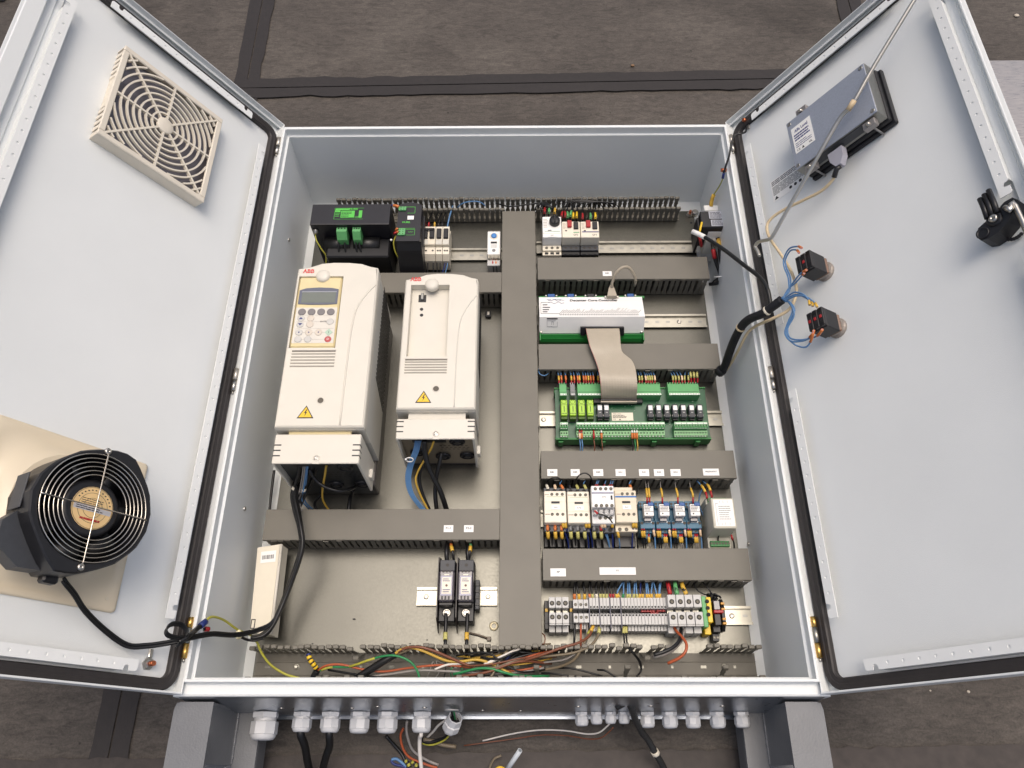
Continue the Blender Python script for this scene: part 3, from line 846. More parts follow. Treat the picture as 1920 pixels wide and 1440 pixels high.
    mb = MB(off); mb.lathe([(.0046, 0), (.0046, .0008), (.0024, .0012), (.0018, .0003)], (px_, py_, lz), (0, 0, 1), 14, cap0=False); mb.build('screw', STEEL, t)
    # cable entry plate: a plate facing -y inside the lower cover
    ey = ly0 + .012
    mb = MB(off); mb.box(lx0 + .005, lx1 - .005, ey, ey + .002, PZ + .02, lz - .0045, .0004); gp = mb.build('entry_plate', gm_mat[gm], t)
    for fx, fz in ((.74, .80), (.52, .28), (.84, .30), (.2, .42)):
        cxx = lx0 + W * fx; czz = PZ + .02 + (lz - PZ - .03) * fz
        mb = MB(off); mb.lathe([(.0155, 0), (.0155, .003), (.012, .0045), (.011, .002), (.0075, .002), (.0075, .004), (.004, .0044)], (cxx, ey, czz), (0, -1, 0), 20, cap0=False); mb.build('cable_grommet', BLACK, gp)
    for r_ in range(3):
        for c_ in range(7):
            mb = MB(off); qx = lx0 + W * (.50 + .055 * c_ + .02 * (r_ % 2)); qz = PZ + .02 + (lz - PZ - .03) * (.52 + .06 * r_)
            mb.box(qx, qx + .005, ey - .0003, ey + .001, qz, qz + .0018); mb.build('vent_hole', BLACK, gp)
    mb = MB(off); mb.box(lx0 + W * .17, lx0 + W * .60, ey - .0008, ey + .0005, lz - .045, lz - .012, .0003); mb.build('cutout', BLACK, gp)
    mb = MB(off); mb.box(lx1 - .001, lx1 + .006, ly0 + .012, ly0 + .03, lz - .125, lz - .105, .001); mb.build('side_clip', CREAM, t)
    return t, rec, off, zr
gm_mat = [mat('entry_plate_dark', (84, 88, 92), .4, .9, var=.06), mat('entry_plate_warm', (170, 160, 144), .38, .9, var=.06)]
def kprect(us, zf):
    return rect(*us, zf)
zl = 0.0
x0, x1, y0, y1 = -.4205, -.2540, .438, .796
kx0, kx1, ky0, ky1 = rect(549.5, 518, 643, 652, zl)
kx0, kx1 = at(560, 520, zl).x + .001, at(644, 520, zl).x
P_ = lambda u, v, z: at(u, v, z)
logo = P_(579, 509, zl); tri = P_(573, 775.5, zl); hol = P_(601, 751, zl)
v1, v2 = P_(588, 658, zl), P_(585, 687, zl)
ventx = (P_(546, 670, zl).x, P_(628, 670, zl).x)
lz = zl - .012
LD, LREC, LOFF, LZR = drive('larger cream drive with grey keypad, left of the two', x0, x1, y0, y1, zl, True, None, (hol.x, hol.y), (tri.x, tri.y), (logo.x, logo.y), (ventx[0], ventx[1], v1.y, v2.y), (kx0, kx1, ky0, ky1), (at(513, 840, lz).x, at(675, 840, lz).x, at(600, 869, lz).y, at(600, 814, lz).y, lz), None, 0)
zr_ = -.04
x0, x1, y0, y1 = at(751, 640, zr_).x, at(895, 640, zr_).x, at(820, 767, zr_).y, at(820, 521, zr_).y
kx0, kx1, ky0, ky1 = at(771, 535, zr_).x, at(843, 535, zr_).x, at(805, 668, zr_).y, at(805, 534, zr_).y
logo = P_(780, 524, zr_); tri = P_(794, 747, zr_); hol = P_(817.5, 729, zr_)
v1, v2 = P_(800, 674, zr_), P_(800, 699, zr_)
lz = zr_ - .012
RD, RREC, ROFF, RZR = drive('smaller cream drive with an empty keypad bay, beside the vertical duct', x0, x1, y0, y1, zr_, False, None, (hol.x, hol.y), (tri.x, tri.y), (logo.x, logo.y), (at(759, 685, zr_).x, at(838, 685, zr_).x, v1.y, v2.y), (kx0, kx1, ky0, ky1), (at(743, 805, lz).x, at(890, 805, lz).x, at(815, 823, lz).y, at(815, 785, lz).y, lz), None, 1)
# empty bay: socket and two sleeve holes
q = at(792, 560, RZR); mb = MB(ROFF); mb.box(q.x - .008, q.x + .008, q.y - .009, q.y + .009, RZR, RZR + .0006, 0); so = mb.build('keypad_socket', BLACK, RD)
mb = MB(ROFF); mb.box(q.x - .003, q.x + .003, q.y - .004, q.y + .0125, RZR + .0007, RZR + .004, .0008); mb.build('socket_latch', ALU, so)
for vv in (580, 591):
    q = at(790.5, vv, RZR); mb = MB(ROFF); mb.lathe([(.0036, 0), (.0036, .0006)], (q.x, q.y, RZR), (0, 0, 1), 12, cap0=False); mb.build('bay_hole', BLACK, RD)
# keypad of the larger drive
kz = -.002
a_, b_, c_, d_ = at(562, 520, kz), at(640, 520, kz), at(555, 650, kz), at(627, 650, kz)
kx0, kx1, ky0, ky1 = LREC and (rect(560, 519, 643, 651, kz))
kx0 = at(562, 522, kz).x; kx1 = at(642, 522, kz).x; kw = kx1 - kx0
mb = MB(LOFF)
mb.box(kx0, kx1, ky0, ky1, LZR + .0002, kz, .003); KP = mb.build('keypad', CREAMY, LD)
K = lambda fx, fy: (kx0 + kw * fx, ky1 - (ky1 - ky0) * fy)
def kpoly(pts, z0, z1, name, m):
    mb = MB(LOFF); mb.prism([K(*p) for p in pts], z0, z1); return mb.build(name, m, KP)
kpoly([(.05, .40), (.05, .205), (.2, .175), (.5, .163), (.8, .172), (.95, .19), (.95, .40), (.7, .41), (.3, .41)], kz, kz + .0016, 'bezel', SLATE)
kpoly([(.12, .385), (.12, .235), (.9, .235), (.9, .385)], kz + .0016, kz + .0019, 'display', LCD)
kpoly([(.11, .235), (.11, .226), (.91, .226), (.91, .235)], kz + .0016, kz + .0024, 'display_edge', mat('pale_edge', (170, 172, 178), .4))
kpoly([(.03, .945), (.03, .45), (.97, .45), (.97, .945)], kz, kz + .0006, 'key_panel', mat('key_panel_grey', (214, 209, 198), .45, var=.02))
for fx, fy, rr, m in [(.17, .515, .0085, KEYD), (.39, .515, .0085, KEYD), (.61, .515, .0085, KEYD), (.83, .515, .0085, KEYD), (.17, .605, .0078, KEYL), (.39, .605, .0078, mat('tan_key', (206, 196, 182), .5)), (.17, .69, .0078, KEYL), (.39, .69, .0078, mat('tan_key', (206, 196, 182), .5)), (.84, .65, .0078, KEYL), (.17, .8, .0078, KEYL), (.39, .8, .0078, mat('tan_key', (206, 196, 182), .5)), (.61, .8, .0078, mat('tan_key', (206, 196, 182), .5)), (.17, .895, .0078, KEYL), (.39, .895, .0078, KEYL), (.84, .895, .0072, mat('red_key', (182, 84, 84), .5))]:
    c = K(fx, fy); mb = MB(LOFF); mb.lathe([(rr * .92, 0), (rr * .92, .0008), (rr * .75, .0012)], (c[0], c[1], kz + .0006), (0, 0, 1), 16, cap0=False); ky = mb.build('key', m, KP)
c = K(.84, .8); mb = MB(LOFF); mb.prism([(c[0] - .008, c[1]), (c[0], c[1] - .008), (c[0] + .008, c[1]), (c[0], c[1] + .008)], kz + .0006, kz + .0014); mb.build('key', mat('pale_green_key', (176, 200, 180), .5), KP)
for fx, fy, up in ((.17, .608, 1), (.17, .688, -1)):
    c = K(fx, fy); mb = MB(LOFF); mb.prism([(c[0] - .0045, c[1] - .002 * up), (c[0] + .0045, c[1] - .002 * up), (c[0], c[1] + .003 * up)], kz + .0018, kz + .0021); mb.build('arrow_print', INKB, KP)
for fx in (.17, .39, .61):
    c = K(fx, .8); mb = MB(LOFF); mb.sphere((c[0], c[1], kz + .0018), .0016, 8, 4, (1, 1, .3)); mb.build('dot_print', INKB, KP)
mb = MB(LOFF)
for yy in (.56, .65, .745, .8, .895):
    p, q = K(.08, yy), K(.94, yy); mb.box(p[0], q[0], p[1] - .00015, p[1] + .00015, kz + .0006, kz + .0008)
stuff(mb.build('printed_lines', mat('grey_print', (160, 156, 150), .6), KP))
p = K(.70, .65); text('ENTER', .0048, INK, KP, Vector((p[0], p[1], kz + .0009)) - Vector(LOFF), 'key_lettering')
p = K(.84, .8); text('I', .007, INK, KP, Vector((p[0], p[1], kz + .0016)) - Vector(LOFF), 'key_lettering')
p = K(.84, .895); text('O', .006, WHITE, KP, Vector((p[0], p[1], kz + .002)) - Vector(LOFF), 'key_lettering')
# cream flat module at the lower left
t = thing('flat_module', 'cream flat plastic module with barcode sticker leaning at the left panel edge', 'module', at(500, 1110, PZ))
off = t.location
fx0, fx1, fy0, fy1 = rect(496, 1022, 531, 1180, -.19)
zt = -.165
TL, TR, BL, BR = at(483, 1027, zt), at(527, 1020, zt), at(468, 1186, zt), at(507, 1190, zt)
mb = MB(off)
top = [TL, TR + Vector((-.004, .0, 0)), BR, BL]
mb.convex([(p.x, p.y, p.z) for p in (TL, TR, BR, BL)] + [(p.x + (.004 if i in (1, 2) else 0), p.y, -.2) for i, p in enumerate((TL, TR, BR, BL))] , [(0, 1, 2, 3), (4, 5, 6, 7), (0, 1, 5, 4), (1, 2, 6, 5), (2, 3, 7, 6), (3, 0, 4, 7)])
mb.build('housing', mat('ivory_plastic', (222, 214, 194), .42, var=.02), t)
e0, e1 = TR.lerp(BR, .0), TR.lerp(BR, 1)
mb = MB(off); mb.tube([e0 + Vector((.001, -.001, .0005)), e1 + Vector((.001, .001, .0005))], .003, 6); mb.build('edge_rib', CREAM, t)
A = TL.lerp(TR, .18) + (BL - TL) * .06; B = TL.lerp(TR, .82) + (BL - TL) * .07
ex = (B - A).normalized(); ey = (TL - BL).normalized(); Wl, Hl = (B - A).length, .022
mb = MB(off); mb.convex([A + Vector((0, 0, .0003)), B + Vector((0, 0, .0003)), B - ey * Hl + Vector((0, 0, .0003)), A - ey * Hl + Vector((0, 0, .0003)), A + Vector((0, 0, .0008)), B + Vector((0, 0, .0008)), B - ey * Hl + Vector((0, 0, .0008)), A - ey * Hl + Vector((0, 0, .0008))], [(0, 1, 2, 3), (4, 5, 6, 7), (0, 1, 5, 4), (1, 2, 6, 5), (2, 3, 7, 6), (3, 0, 4, 7)]); bl_ = mb.build('barcode_sticker', WHITE, t)
mb = MB(off); u_ = .1
while u_ < .9:
    wv = random.choice((.015, .03, .045)); a = A.lerp(B, u_) - ey * Hl * .35; b = A.lerp(B, min(u_ + wv, .92)) - ey * Hl * .35
    mb.convex([a + Vector((0, 0, .0009)), b + Vector((0, 0, .0009)), b - ey * Hl * .35 + Vector((0, 0, .0009)), a - ey * Hl * .35 + Vector((0, 0, .0009)), a + Vector((0, 0, .0011)), b + Vector((0, 0, .0011)), b - ey * Hl * .35 + Vector((0, 0, .0011)), a - ey * Hl * .35 + Vector((0, 0, .0011))], [(0, 1, 2, 3), (4, 5, 6, 7), (0, 1, 5, 4), (1, 2, 6, 5), (2, 3, 7, 6), (3, 0, 4, 7)])
    u_ += wv + random.choice((.02, .035))
stuff(mb.build('barcode', INK, bl_))
q = at(474, 1170, zt); mb = MB(off)
for (dx, dy, w_, h_) in ((-.003, 0, .0016, .017), (.0035, 0, .0016, .017), (.0002, .0078, .008, .0016), (.0002, -.0078, .008, .0016)): mb.box(q.x + dx - w_ / 2, q.x + dx + w_ / 2, q.y + dy - h_ / 2, q.y + dy + h_ / 2, zt + .0003, zt + .0008)
stuff(mb.build('black_mark', INK, t))
# ------------------------------------------------------------------ small shared meshes
def disc_mesh(name, m, r, h, rin=None, dome=False, n=12):
    mb = MB()
    prof = [(r, 0), (r, h)] if not dome else [(r, 0), (r, h * .6), (r * .6, h)]
    if rin: prof = [(r, 0), (r, h), (rin, h), (rin, h * .3)]
    mb.lathe(prof, (0, 0, 0), (0, 0, 1), n, cap0=False)
    return mb.mesh(name, m)
HOLE3 = disc_mesh('screw_hole', mat('screw_hole_shadow', (58, 54, 50), .6), .0026, .0003)
SCREW = disc_mesh('terminal_screw', mat('dull_screw', (104, 100, 90), .45, .4, var=.1), .0030, .0006, .0012)
SCREWW = disc_mesh('terminal_screw', mat('bright_screw', (130, 126, 116), .4, .4, var=.1), .0044, .0006, .0018)
HOLEB = disc_mesh('wire_hole', mat('hole_black', (20, 19, 18), .7), .0019, .0003)
HOLEL = disc_mesh('wire_hole', mat('hole_black', (20, 19, 18), .7), .0042, .0003)
def dot(me, par, p, off, n=None, sc=1.):
    o = place(me.name, me, par, Vector(p) - Vector(off))
    if n is not None: o.rotation_euler = Vector(n).to_track_quat('Z', 'Y').to_euler()
    if sc != 1: o.scale = (sc, sc, sc)
    return o
def bx(name, m, par, off, r, z0, z1, b=.0006, label=None):
    mb = MB(off); mb.box(r[0], r[1], r[2], r[3], z0, z1, b); return mb.build(name, m, par, label)
def sub(r, a, b, c, d):          # part of a rectangle in fractions: left, right, bottom, top
    W, Hh = r[1] - r[0], r[3] - r[2]
    return (r[0] + W * a, r[0] + W * b, r[2] + Hh * c, r[2] + Hh * d)
def ctr(r, z): return ((r[0] + r[1]) / 2, (r[2] + r[3]) / 2, z)
# ------------------------------------------------------------------ top row, left
zf = -.085
r = rect(584, 383, 731, 421, zf)
t = thing('power_supply', 'wide black power supply with green rating plate and two green connectors, top left', 'power supply', ctr(r, PZ)); off = t.location
W = r[1] - r[0]
mb = MB(off); mb.prism([(r[2], zf), (r[2] + .002, zf + .0008), (r[3], zf), (r[3], PZ + .001), (r[2] - .0, PZ + .001), (r[2], -.12)], r[0], r[1], 'x'); mb.build('housing', BLACKM, t)
low = at(650, 492, PZ).y
bx('coil_block', BLACK, t, off, (r[0] + .03, r[1] - .004, r[2] - .052, r[2] - .0005), PZ + .001, -.135, .003)
for fx in (.3, .68):
    mb = MB(off); c = r[0] + W * fx; mb.cyl((c - .03, r[2] - .012, -.145), (c + .03, r[2] - .012, -.145), .02, None, 18); mb.build('coil', RUBBER, t)
q = at(627, 390, zf)
lr = rect(627, 390, 683, 412, zf)
mb = MB(off)
for a in ((0, .98, .95, .97), (0, .97, .02, .035), (0, .012, .02, .97), (.0, .2, .62, .78)):
    s_ = sub(lr, *a); mb.box(*s_, zf + .0008, zf + .0012)
s_ = sub(lr, .03, .5, .8, .93); mb.box(*s_, zf + .0008, zf + .0012)
rp = stuff(mb.build('rating_print', INKG, t))
bx('green_plate', INKG, t, off, sub(lr, .22, .68, .16, .74), zf + .0008, zf + .0013, 0)
bx('green_bar', INKG, t, off, sub(lr, .82, .93, .15, .76), zf + .0008, zf + .0013, 0)
mb = MB(off); s_ = sub(lr, .24, .6, .2, .68); rows(mb, *s_, 4, zf + .0013, .4); s_ = sub(lr, .02, .19, .25, .6)
stuff(mb.build('printed_text', BLACK, t))
mb = MB(off); rows(mb, *sub(lr, .03, .2, .22, .6), 3, zf + .0008, .35); rows(mb, *sub(lr, .7, .98, .1, .3), 2, zf + .0008, .3); stuff(mb.build('printed_text', INKG, t))
text('MURR', .0075, INKG, t, Vector(ctr(sub(lr, .55, .7, .82, .93), zf + .0009)) - Vector(off), 'printed_lettering', bold=.0002)
for (u0, u1) in ((631, 650), (661, 676)):
    g = rect(u0, 425, u1, 434, -.095)
    mb = MB(off); mb.prism([(g[3], -.095), (g[2], -.095), (g[2] - .011, -.112), (g[2] - .011, -.135), (g[3], -.135)], g[0], g[1], 'x'); c_ = mb.build('connector', GREEN, t)
    for k in range(3): dot(HOLEB, c_, (g[0] + (g[1] - g[0]) * (.2 + .3 * k), (g[2] + g[3]) / 2 + .002, -.0949), off)
q = at(591, 430, -.1); mb = MB(off); mb.lathe([(.006, 0), (.006, .004), (.004, .004), (.004, .008), (.002, .009)], (q.x, r[2] - .0005, -.105), (0, -1, 0), 12); mb.build('earth_bolt', STEEL, t)
# narrow black supply
zf = -.105
r = rect(745, 381, 789, 452, zf)
t = thing('power_supply', 'narrow black power module with rounded top and green markings', 'power supply', ctr(r, PZ)); off = t.location
W = r[1] - r[0]
mb = MB(off); mb.prism([(r[0], r[2]), (r[1], r[2]), (r[1], r[3] - .006), (r[0] + W * .85, r[3] - .001), (r[0] + W * .5, r[3] + .003), (r[0] + W * .15, r[3] - .001), (r[0], r[3] - .006)], -.14, zf); mb.build('upper_housing', BLACKM, t)
mb = MB(off); mb.prism([(r[2] - .0005, zf - .001), (r[2] - .003, zf - .006), (r[2] - .012, zf - .02), (r[2] - .05, PZ + .01), (r[2] - .05, PZ + .001), (r[3] - .01, PZ + .001), (r[3] - .01, -.1401), (r[2] - .0005, -.1401)], r[0] + .002, r[1] + .004, 'x'); mb.build('lower_housing', BLACK, t)
for (u0, v0, u1, v1, n) in ((748, 389, 762, 396, 2), (746, 430, 760, 442, 3)):
    g = rect(u0, v0, u1, v1, zf); cn = bx('connector', GREEN, t, off, g, zf - .002, zf + .004, .0006)
    for i in range(2):
        for k in range(n): dot(HOLEB, cn, (g[0] + (g[1] - g[0]) * (.3 + .4 * i), g[2] + (g[3] - g[2]) * ((k + .5) / n), zf + .0041), off, sc=.6)
g = rect(764, 405, 776, 412, zf); bx('white_tag', WHITE, t, off, g, zf + .0003, zf + .0009, 0)
g = rect(748, 413, 775, 421, zf); text('MURR', .0068, INKG, t, Vector(ctr(g, zf + .0004)) - Vector(off), 'printed_lettering', bold=.0002)
mb = MB(off)
for (u0, v0, u1, v1) in ((747, 388, 778, 388.6), (778, 388, 778.6, 400), (764, 399.5, 778, 400), (747, 428, 778, 428.5), (761, 430, 777, 430.6), (777, 430, 777.6, 441), (761, 440.6, 777, 441)):
    mb.box(*rect(u0, v0, u1, v1, zf), zf + .0002, zf + .0005)
stuff(mb.build('printed_lines', INKG, t))
g = rect(765, 433, 775, 437, zf); text('INPUT', .0042, INKG, t, Vector(ctr(g, zf + .0003)) - Vector(off), 'printed_lettering')
# miniature breakers
zb = -.158
def breaker(label, u0, u1, poles, grp='small white circuit breakers in the top row'):
    r = rect(u0, 426, u1, 459, zb)
    t = thing('circuit_breaker', label, 'circuit breaker', ctr(r, PZ), group=grp); off = t.location
    yT, yB = r[3], at(815, 492, -.19).y
    W = r[1] - r[0]
    mb = MB(off); mb.prism([(yT, zb + .002), (r[2], zb), (r[2] - .0005, zb - .008), (r[2] - .018, zb - .012), (yB, -.185), (yB, PZ + .008), (yT + .012, PZ + .008), (yT + .012, -.188), (yT, -.186)], r[0] + .0003, r[1] - .0003, 'x'); mb.build('body', WHITEP, t)
    for p in range(poles):
        s_ = sub(r, (p + .14) / poles, (p + .86) / poles, .32, .86)
        tg = bx('toggle', BLACK, t, off, s_, zb - .001, zb + .006, .0012)
        lab = sub(r, (p + .05) / poles, (p + .95) / poles, .02, .28)
        bx('tag', WHITEP if p else CREAMS, t, off, lab, zb + .0004, zb + .0012, .0002)
        for k in ((.35, .7) if poles == 1 else (.62,)):
            dot(HOLE3, t, (r[0] + W * (p + k) / poles, r[2] - .009, zb - .0098), off, sc=.9)
        for k in range(3):
            xx = r[0] + W * (p + .2 + .3 * k) / poles
            mb = MB(off); mb.prism([(r[2] - .0185, zb - .0115), (yB + .0095, -.1795), (yB + .0095, -.181), (r[2] - .0185, zb - .013)], xx - .0008, xx + .0008, 'x'); mb.build('rib', BEIGE, t)
    if poles == 2: bx('toggle_tie', BLACK, t, off, sub(r, .1, .9, .72, .84), zb + .0062, zb + .0085, .001)
    return t
breaker('double pole white breaker with linked black toggles, left of its row', 791.5, 816.5, 2)
breaker('single pole white breaker in the middle of the breaker group', 817, 829.5, 1)
breaker('single pole white breaker at the right end of the breaker group', 830, 842.5, 1)
# thermostat with blue dial
zt = -.178
r = rect(914, 434, 938, 477, zt)
t = thing('thermostat', 'small white thermostat with round blue dial', 'thermostat', ctr(r, PZ)); off = t.location
bx('upper_body', WHITE, t, off, r, PZ + .007, zt, .001)
for k in range(9):
    xx = r[0] + (r[1] - r[0]) * (.08 + .105 * k)
    bx('vent_rib', WHITE, t, off, (xx, xx + .0011, r[3] + .0001, r[3] + .002), zt - .02, zt - .0005, 0)
    bx('vent_rib', WHITEP, t, off, (xx, xx + .0011, r[2] - .010, r[2] - .0001), zt - .012, zt - .001, 0)
bx('lower_body', LGREY, t, off, (r[0], r[1], r[2] - .026, r[2] - .0101), PZ + .007, zt - .008, .001)
c = ctr(sub(r, 0, 1, .66, .92), zt)
mb = MB(off); mb.lathe([(.0095, .0002), (.0095, .0007), (.0082, .0007)], c, (0, 0, 1), 20, cap0=False); mb.build('scale_ring', WHITEP, t)
mb = MB(off); mb.lathe([(.0068, .0008), (.0064, .0035), (.004, .004)], c, (0, 0, 1), 18, cap0=False); mb.build('dial', mat('dial_blue', (66, 130, 196), .4), t)
bx('slot', INK, t, off, sub(r, .26, .74, .47, .55), zt + .0001, zt + .0005, 0)
mb = MB(off); rows(mb, *sub(r, .26, .74, .28, .44), 4, zt + .0001, .25, 0); stuff(mb.build('printed_lines', MGREY, t))
mb = MB(off); mb.lathe([(.0042, .0001), (.0042, .0006)], ctr(sub(r, 0, 1, .1, .24), zt), (0, 0, 1), 14, cap0=False); mb.build('screw', MGREY, t)
# ------------------------------------------------------------------ motor protection breakers
zm = -.145
def mpb(label, u0, u1, v0, v1, kind):
    r = rect(u0, v0, u1, v1, zm)
    t = thing('motor_breaker', label, 'motor breaker', ctr(r, PZ), group='motor protection breakers in the top row'); off = t.location
    W = r[1] - r[0]
    bm = WHITEP if kind == 'knob' else DGREY
    yb = at(1070, 470, -.175).y
    yl = at(1070, 484, -.19).y
    bx('base', bm if kind == 'knob' else BLACK, t, off, (r[0] + .0003, r[1] - .0003, yl, r[3] + .004), PZ + .007, -.178, .001)
    bx('front_plate', WHITE if kind == 'knob' else WHITEP, t, off, (r[0] + .0004, r[1] - .0004, r[2], r[3]), -.1779, zm, .0012)
    bx('terminal_block', WHITEP if kind == 'knob' else DGREY, t, off, (r[0] + .0006, r[1] - .0006, yb - .001, yb + .0135), -.1779, -.1725, .0008)
    for k in range(3):
        xx = r[0] + W * (.22 + .29 * k)
        dot(SCREW if kind == 'knob' else HOLE3, t, (xx, yb + .006, -.1724), off, sc=1.15)
        bx('wire_port', RUBBER, t, off, (xx - .004, xx + .004, yl + .002, yb - .003), -.1779, -.1768, 0)
    if kind == 'knob':
        c = (r[0] + W * .64, r[2] + (r[3] - r[2]) * .70, zm)
        mb = MB(off); mb.lathe([(.0125, 0), (.0125, .010), (.0115, .012), (.004, .0125)], c, (0, 0, 1), 24, cap0=False); k_ = mb.build('rotary_knob', BLACK, t)
        mb = MB(off); mb.box(c[0] - .0022, c[0] + .0022, c[1] - .011, c[1] + .011, zm + .0126, zm + .017, .001); mb.build('knob_grip', BLACK, k_)
        bx('green_line', mat('pale_green_line', (140, 178, 140), .5, var=0), t, off, sub(r, .12, .92, .275, .29), zm + .0002, zm + .0006, 0)
        bx('adjuster', INK, t, off, sub(r, .28, .46, .315, .345), zm + .0002, zm + .0006, 0)
        mb = MB(off); rows(mb, *sub(r, .06, .3, .45, .9), 6, zm + .0002, .3); stuff(mb.build('printed_text', mat('faint_print', (170, 156, 142), .6), t))
        bx('seam', BEIGE, t, off, sub(r, .0, 1, .185, .2), zm - .0004, zm + .0003, 0)
        bx('name_tag', WHITE, t, off, sub(r, .28, .74, .01, .15), zm + .0003, zm + .001, 0)
        text('QF1', .0052, INK, t, Vector(ctr(sub(r, .28, .74, .01, .15), zm + .0012)) - Vector(off), 'tag_lettering')
    else:
        rb = bx('stop_button', RED, t, off, sub(r, .30, .54, .58, .99), zm + .0001, zm + .006, .001)
        bx('start_button', BLACK, t, off, sub(r, .64, .9, .48, .92), zm + .0001, zm + .004, .001)
        mb = MB(off); rows(mb, *sub(r, .06, .24, .5, .9), 5, zm + .0002, .3); stuff(mb.build('printed_text', mat('faint_print', (170, 156, 142), .6), t))
        bx('adjuster', INK, t, off, sub(r, .17, .28, .38, .44), zm + .0002, zm + .0006, 0)
        if kind == 'b': bx('blue_line', INKB, t, off, sub(r, .08, .97, .31, .36), zm + .0002, zm + .0006, 0)
        else: bx('green_line', mat('pale_green_line', (140, 178, 140), .5, var=0), t, off, sub(r, .62, .94, .27, .33), zm + .0002, zm + .0006, 0)
        text('QF2' if kind == 'a' else 'QF3', .0062, INK, t, Vector(ctr(sub(r, .58, .9, .06, .24), zm + .0004)) - Vector(off), 'tag_lettering')
    return t
mpb('white motor breaker with large round black knob', 1017, 1053, 406, 445, 'knob')
mpb('motor breaker with red and black buttons and pale green line', 1053.5, 1088, 415, 445, 'a')
mpb('motor breaker with red and black buttons and blue line', 1088.5, 1123.5, 415, 445, 'b')
# ------------------------------------------------------------------ isolator at the right wall
zi = -.10
r = rect(1314, 396, 1368, 426, zi)
t = thing('main_switch', 'black and white main switch block beside the right cabinet wall', 'switch', ctr(r, PZ)); off = t.location
W = r[1] - r[0]
mb = MB(off); mb.box(r[0], r[1] - .003, r[2], r[3], -.17, zi, .0015); mb.box(r[1] - .0028, r[1] + .004, r[2] - .012, r[3] + .004, -.18, zi + .002, .0015); mb.box(r[0] - .006, r[0] - .0002, r[2] - .012, r[3] - .008, -.18, zi - .012, .0015); stuff(mb.build('body', BLACK, t))
for a in ((.3, .86, .53, .98), (.34, .9, .06, .45)):
    s_ = sub(r, *a); lb = bx('rating_label', mat('grey_label', (186, 188, 196), .4, var=.03), t, off, s_, zi + .0003, zi + .0008, 0)
    mb = MB(off); rows(mb, *sub(s_, .05, .95, .08, .92), 5, zi + .0008, .45); stuff(mb.build('printed_text', INK, lb))
g = rect(1320, 385, 1352, 396, -.12); bx('upper_terminal_cover', WHITE, t, off, g, -.16, -.118, .002)
g = rect(1326, 427, 1361, 437, -.12); bx('lower_terminal_cover', WHITE, t, off, (g[0], g[1], g[2], g[3] - .001), -.15, -.115, .002)
g = rect(1322, 437, 1357, 452, -.14); bx('terminal_housing', CREAMS, t, off, g, -.19, -.139, .002)
g = rect(1312, 452, 1345, 474, -.19); bx('terminal_foot', mat('pale_grey_plastic', (206, 206, 204), .4), t, off, g, PZ + .002, -.188, .002)
g = rect(1342, 440, 1352, 450, -.138); bx('open_port', mat('brown_shadow_port', (84, 44, 36), .6), t, off, g, -.1389, -.1380, 0)
for (u, v, m, lb) in ((1294, 398, COPPER, 'copper tipped earth stud at the upper right panel corner'), (1304, 396, STEEL, 'round steel bolt head at the upper right panel corner')):
    p = at(u, v, PZ + .012); mb = MB((p.x, p.y, PZ))
    if m is COPPER:
        t2 = thing('earth_stud', lb, 'stud', (p.x, p.y, PZ))
        mb.lathe([(.0075, 0), (.0075, .004), (.006, .004), (.006, .009), (.004, .009)], (p.x, p.y, PZ), (0, 0, 1), 6, smooth=False); mb.build('nut', STEEL, t2)
        mb = MB((p.x, p.y, PZ)); mb.cyl((p.x, p.y, PZ + .009), (p.x, p.y, PZ + .017), .0034, None, 10); mb.build('threaded_end', COPPER, t2)
    else:
        mb.lathe([(.0085, 0), (.0085, .009), (.006, .012)], (p.x, p.y, PZ), (0, 0, 1), 14); o = mb.build('bolt', STEEL); o.location = (p.x, p.y, PZ); tag(o, lb, 'bolt')
p = at(1296, 418, PZ); mb = MB((p.x, p.y, PZ)); mb.cyl((p.x, p.y, PZ + .0002), (p.x, p.y, PZ + .0006), .0032, None, 12); mb.build('panel_hole', BLACK, CAB).location = Vector((p.x, p.y, PZ)) - Vector(co)
# ------------------------------------------------------------------ white controller
uc = 1108
y0, y1, y2, y3, y4 = at(uc, 557, -.166).y, at(uc, 594, -.15).y, at(uc, 624.5, -.186).y, at(uc, 626, -.186).y, at(uc, 641, -.196).y
x0, x1 = at(1011.5, 592, -.152).x, at(1209, 592, -.152).x
t = thing('controller', 'wide white controller box with printed legend and green base', 'controller', ((x0 + x1) / 2, y1, PZ)); off = t.location
mb = MB(off); mb.prism([(y0, -.166), (y1, -.15), (y2, -.186), (y2, -.205), (y0 + .001, -.205)], x0, x1, 'x'); mb.build('cover', WHITE, t)
n1 = Vector((0, -(-.15 + .166), 0)); sl = Vector((0, y1 - y0, -.15 + .166)).normalized()   # down the upper face
up_n = Vector((0, -sl.z, sl.y)) if False else Vector((0, sl.z, -sl.y))
if up_n.z < 0: up_n = -up_n
Mf = Matrix(((1, 0, 0, 0), (0, -sl.y, up_n.y, 0), (0, -sl.z, up_n.z, 0), (0, 0, 0, 1)))   # local x,y(up the face),normal
def onface(u, v, h=.0004):
    d = ray(u, v); p0 = Vector((0, y1, -.15)); k = (p0 - CAM_LOC).dot(up_n) / d.dot(up_n); return CAM_LOC + d * k + up_n * h
def face_box(mb, u0, v0, u1, v1, h=.0003, tt=.0003):
    P = [onface(a, b, h) for a, b in ((u0, v0), (u1, v0), (u1, v1), (u0, v1))]
    Q = [p + up_n * tt for p in P]
    mb.convex(P + Q, [(0, 1, 2, 3), (4, 5, 6, 7), (0, 1, 5, 4), (1, 2, 6, 5), (2, 3, 7, 6), (3, 0, 4, 7)])
text('Decanter Core Controller', .0088, INK, t, (0, 0, 0), 'title_lettering', bold=.0003, sx=1.12, M=Matrix.Translation(onface(1113, 563.5, .0005) - Vector(off)) @ Mf)
mb = MB(off)
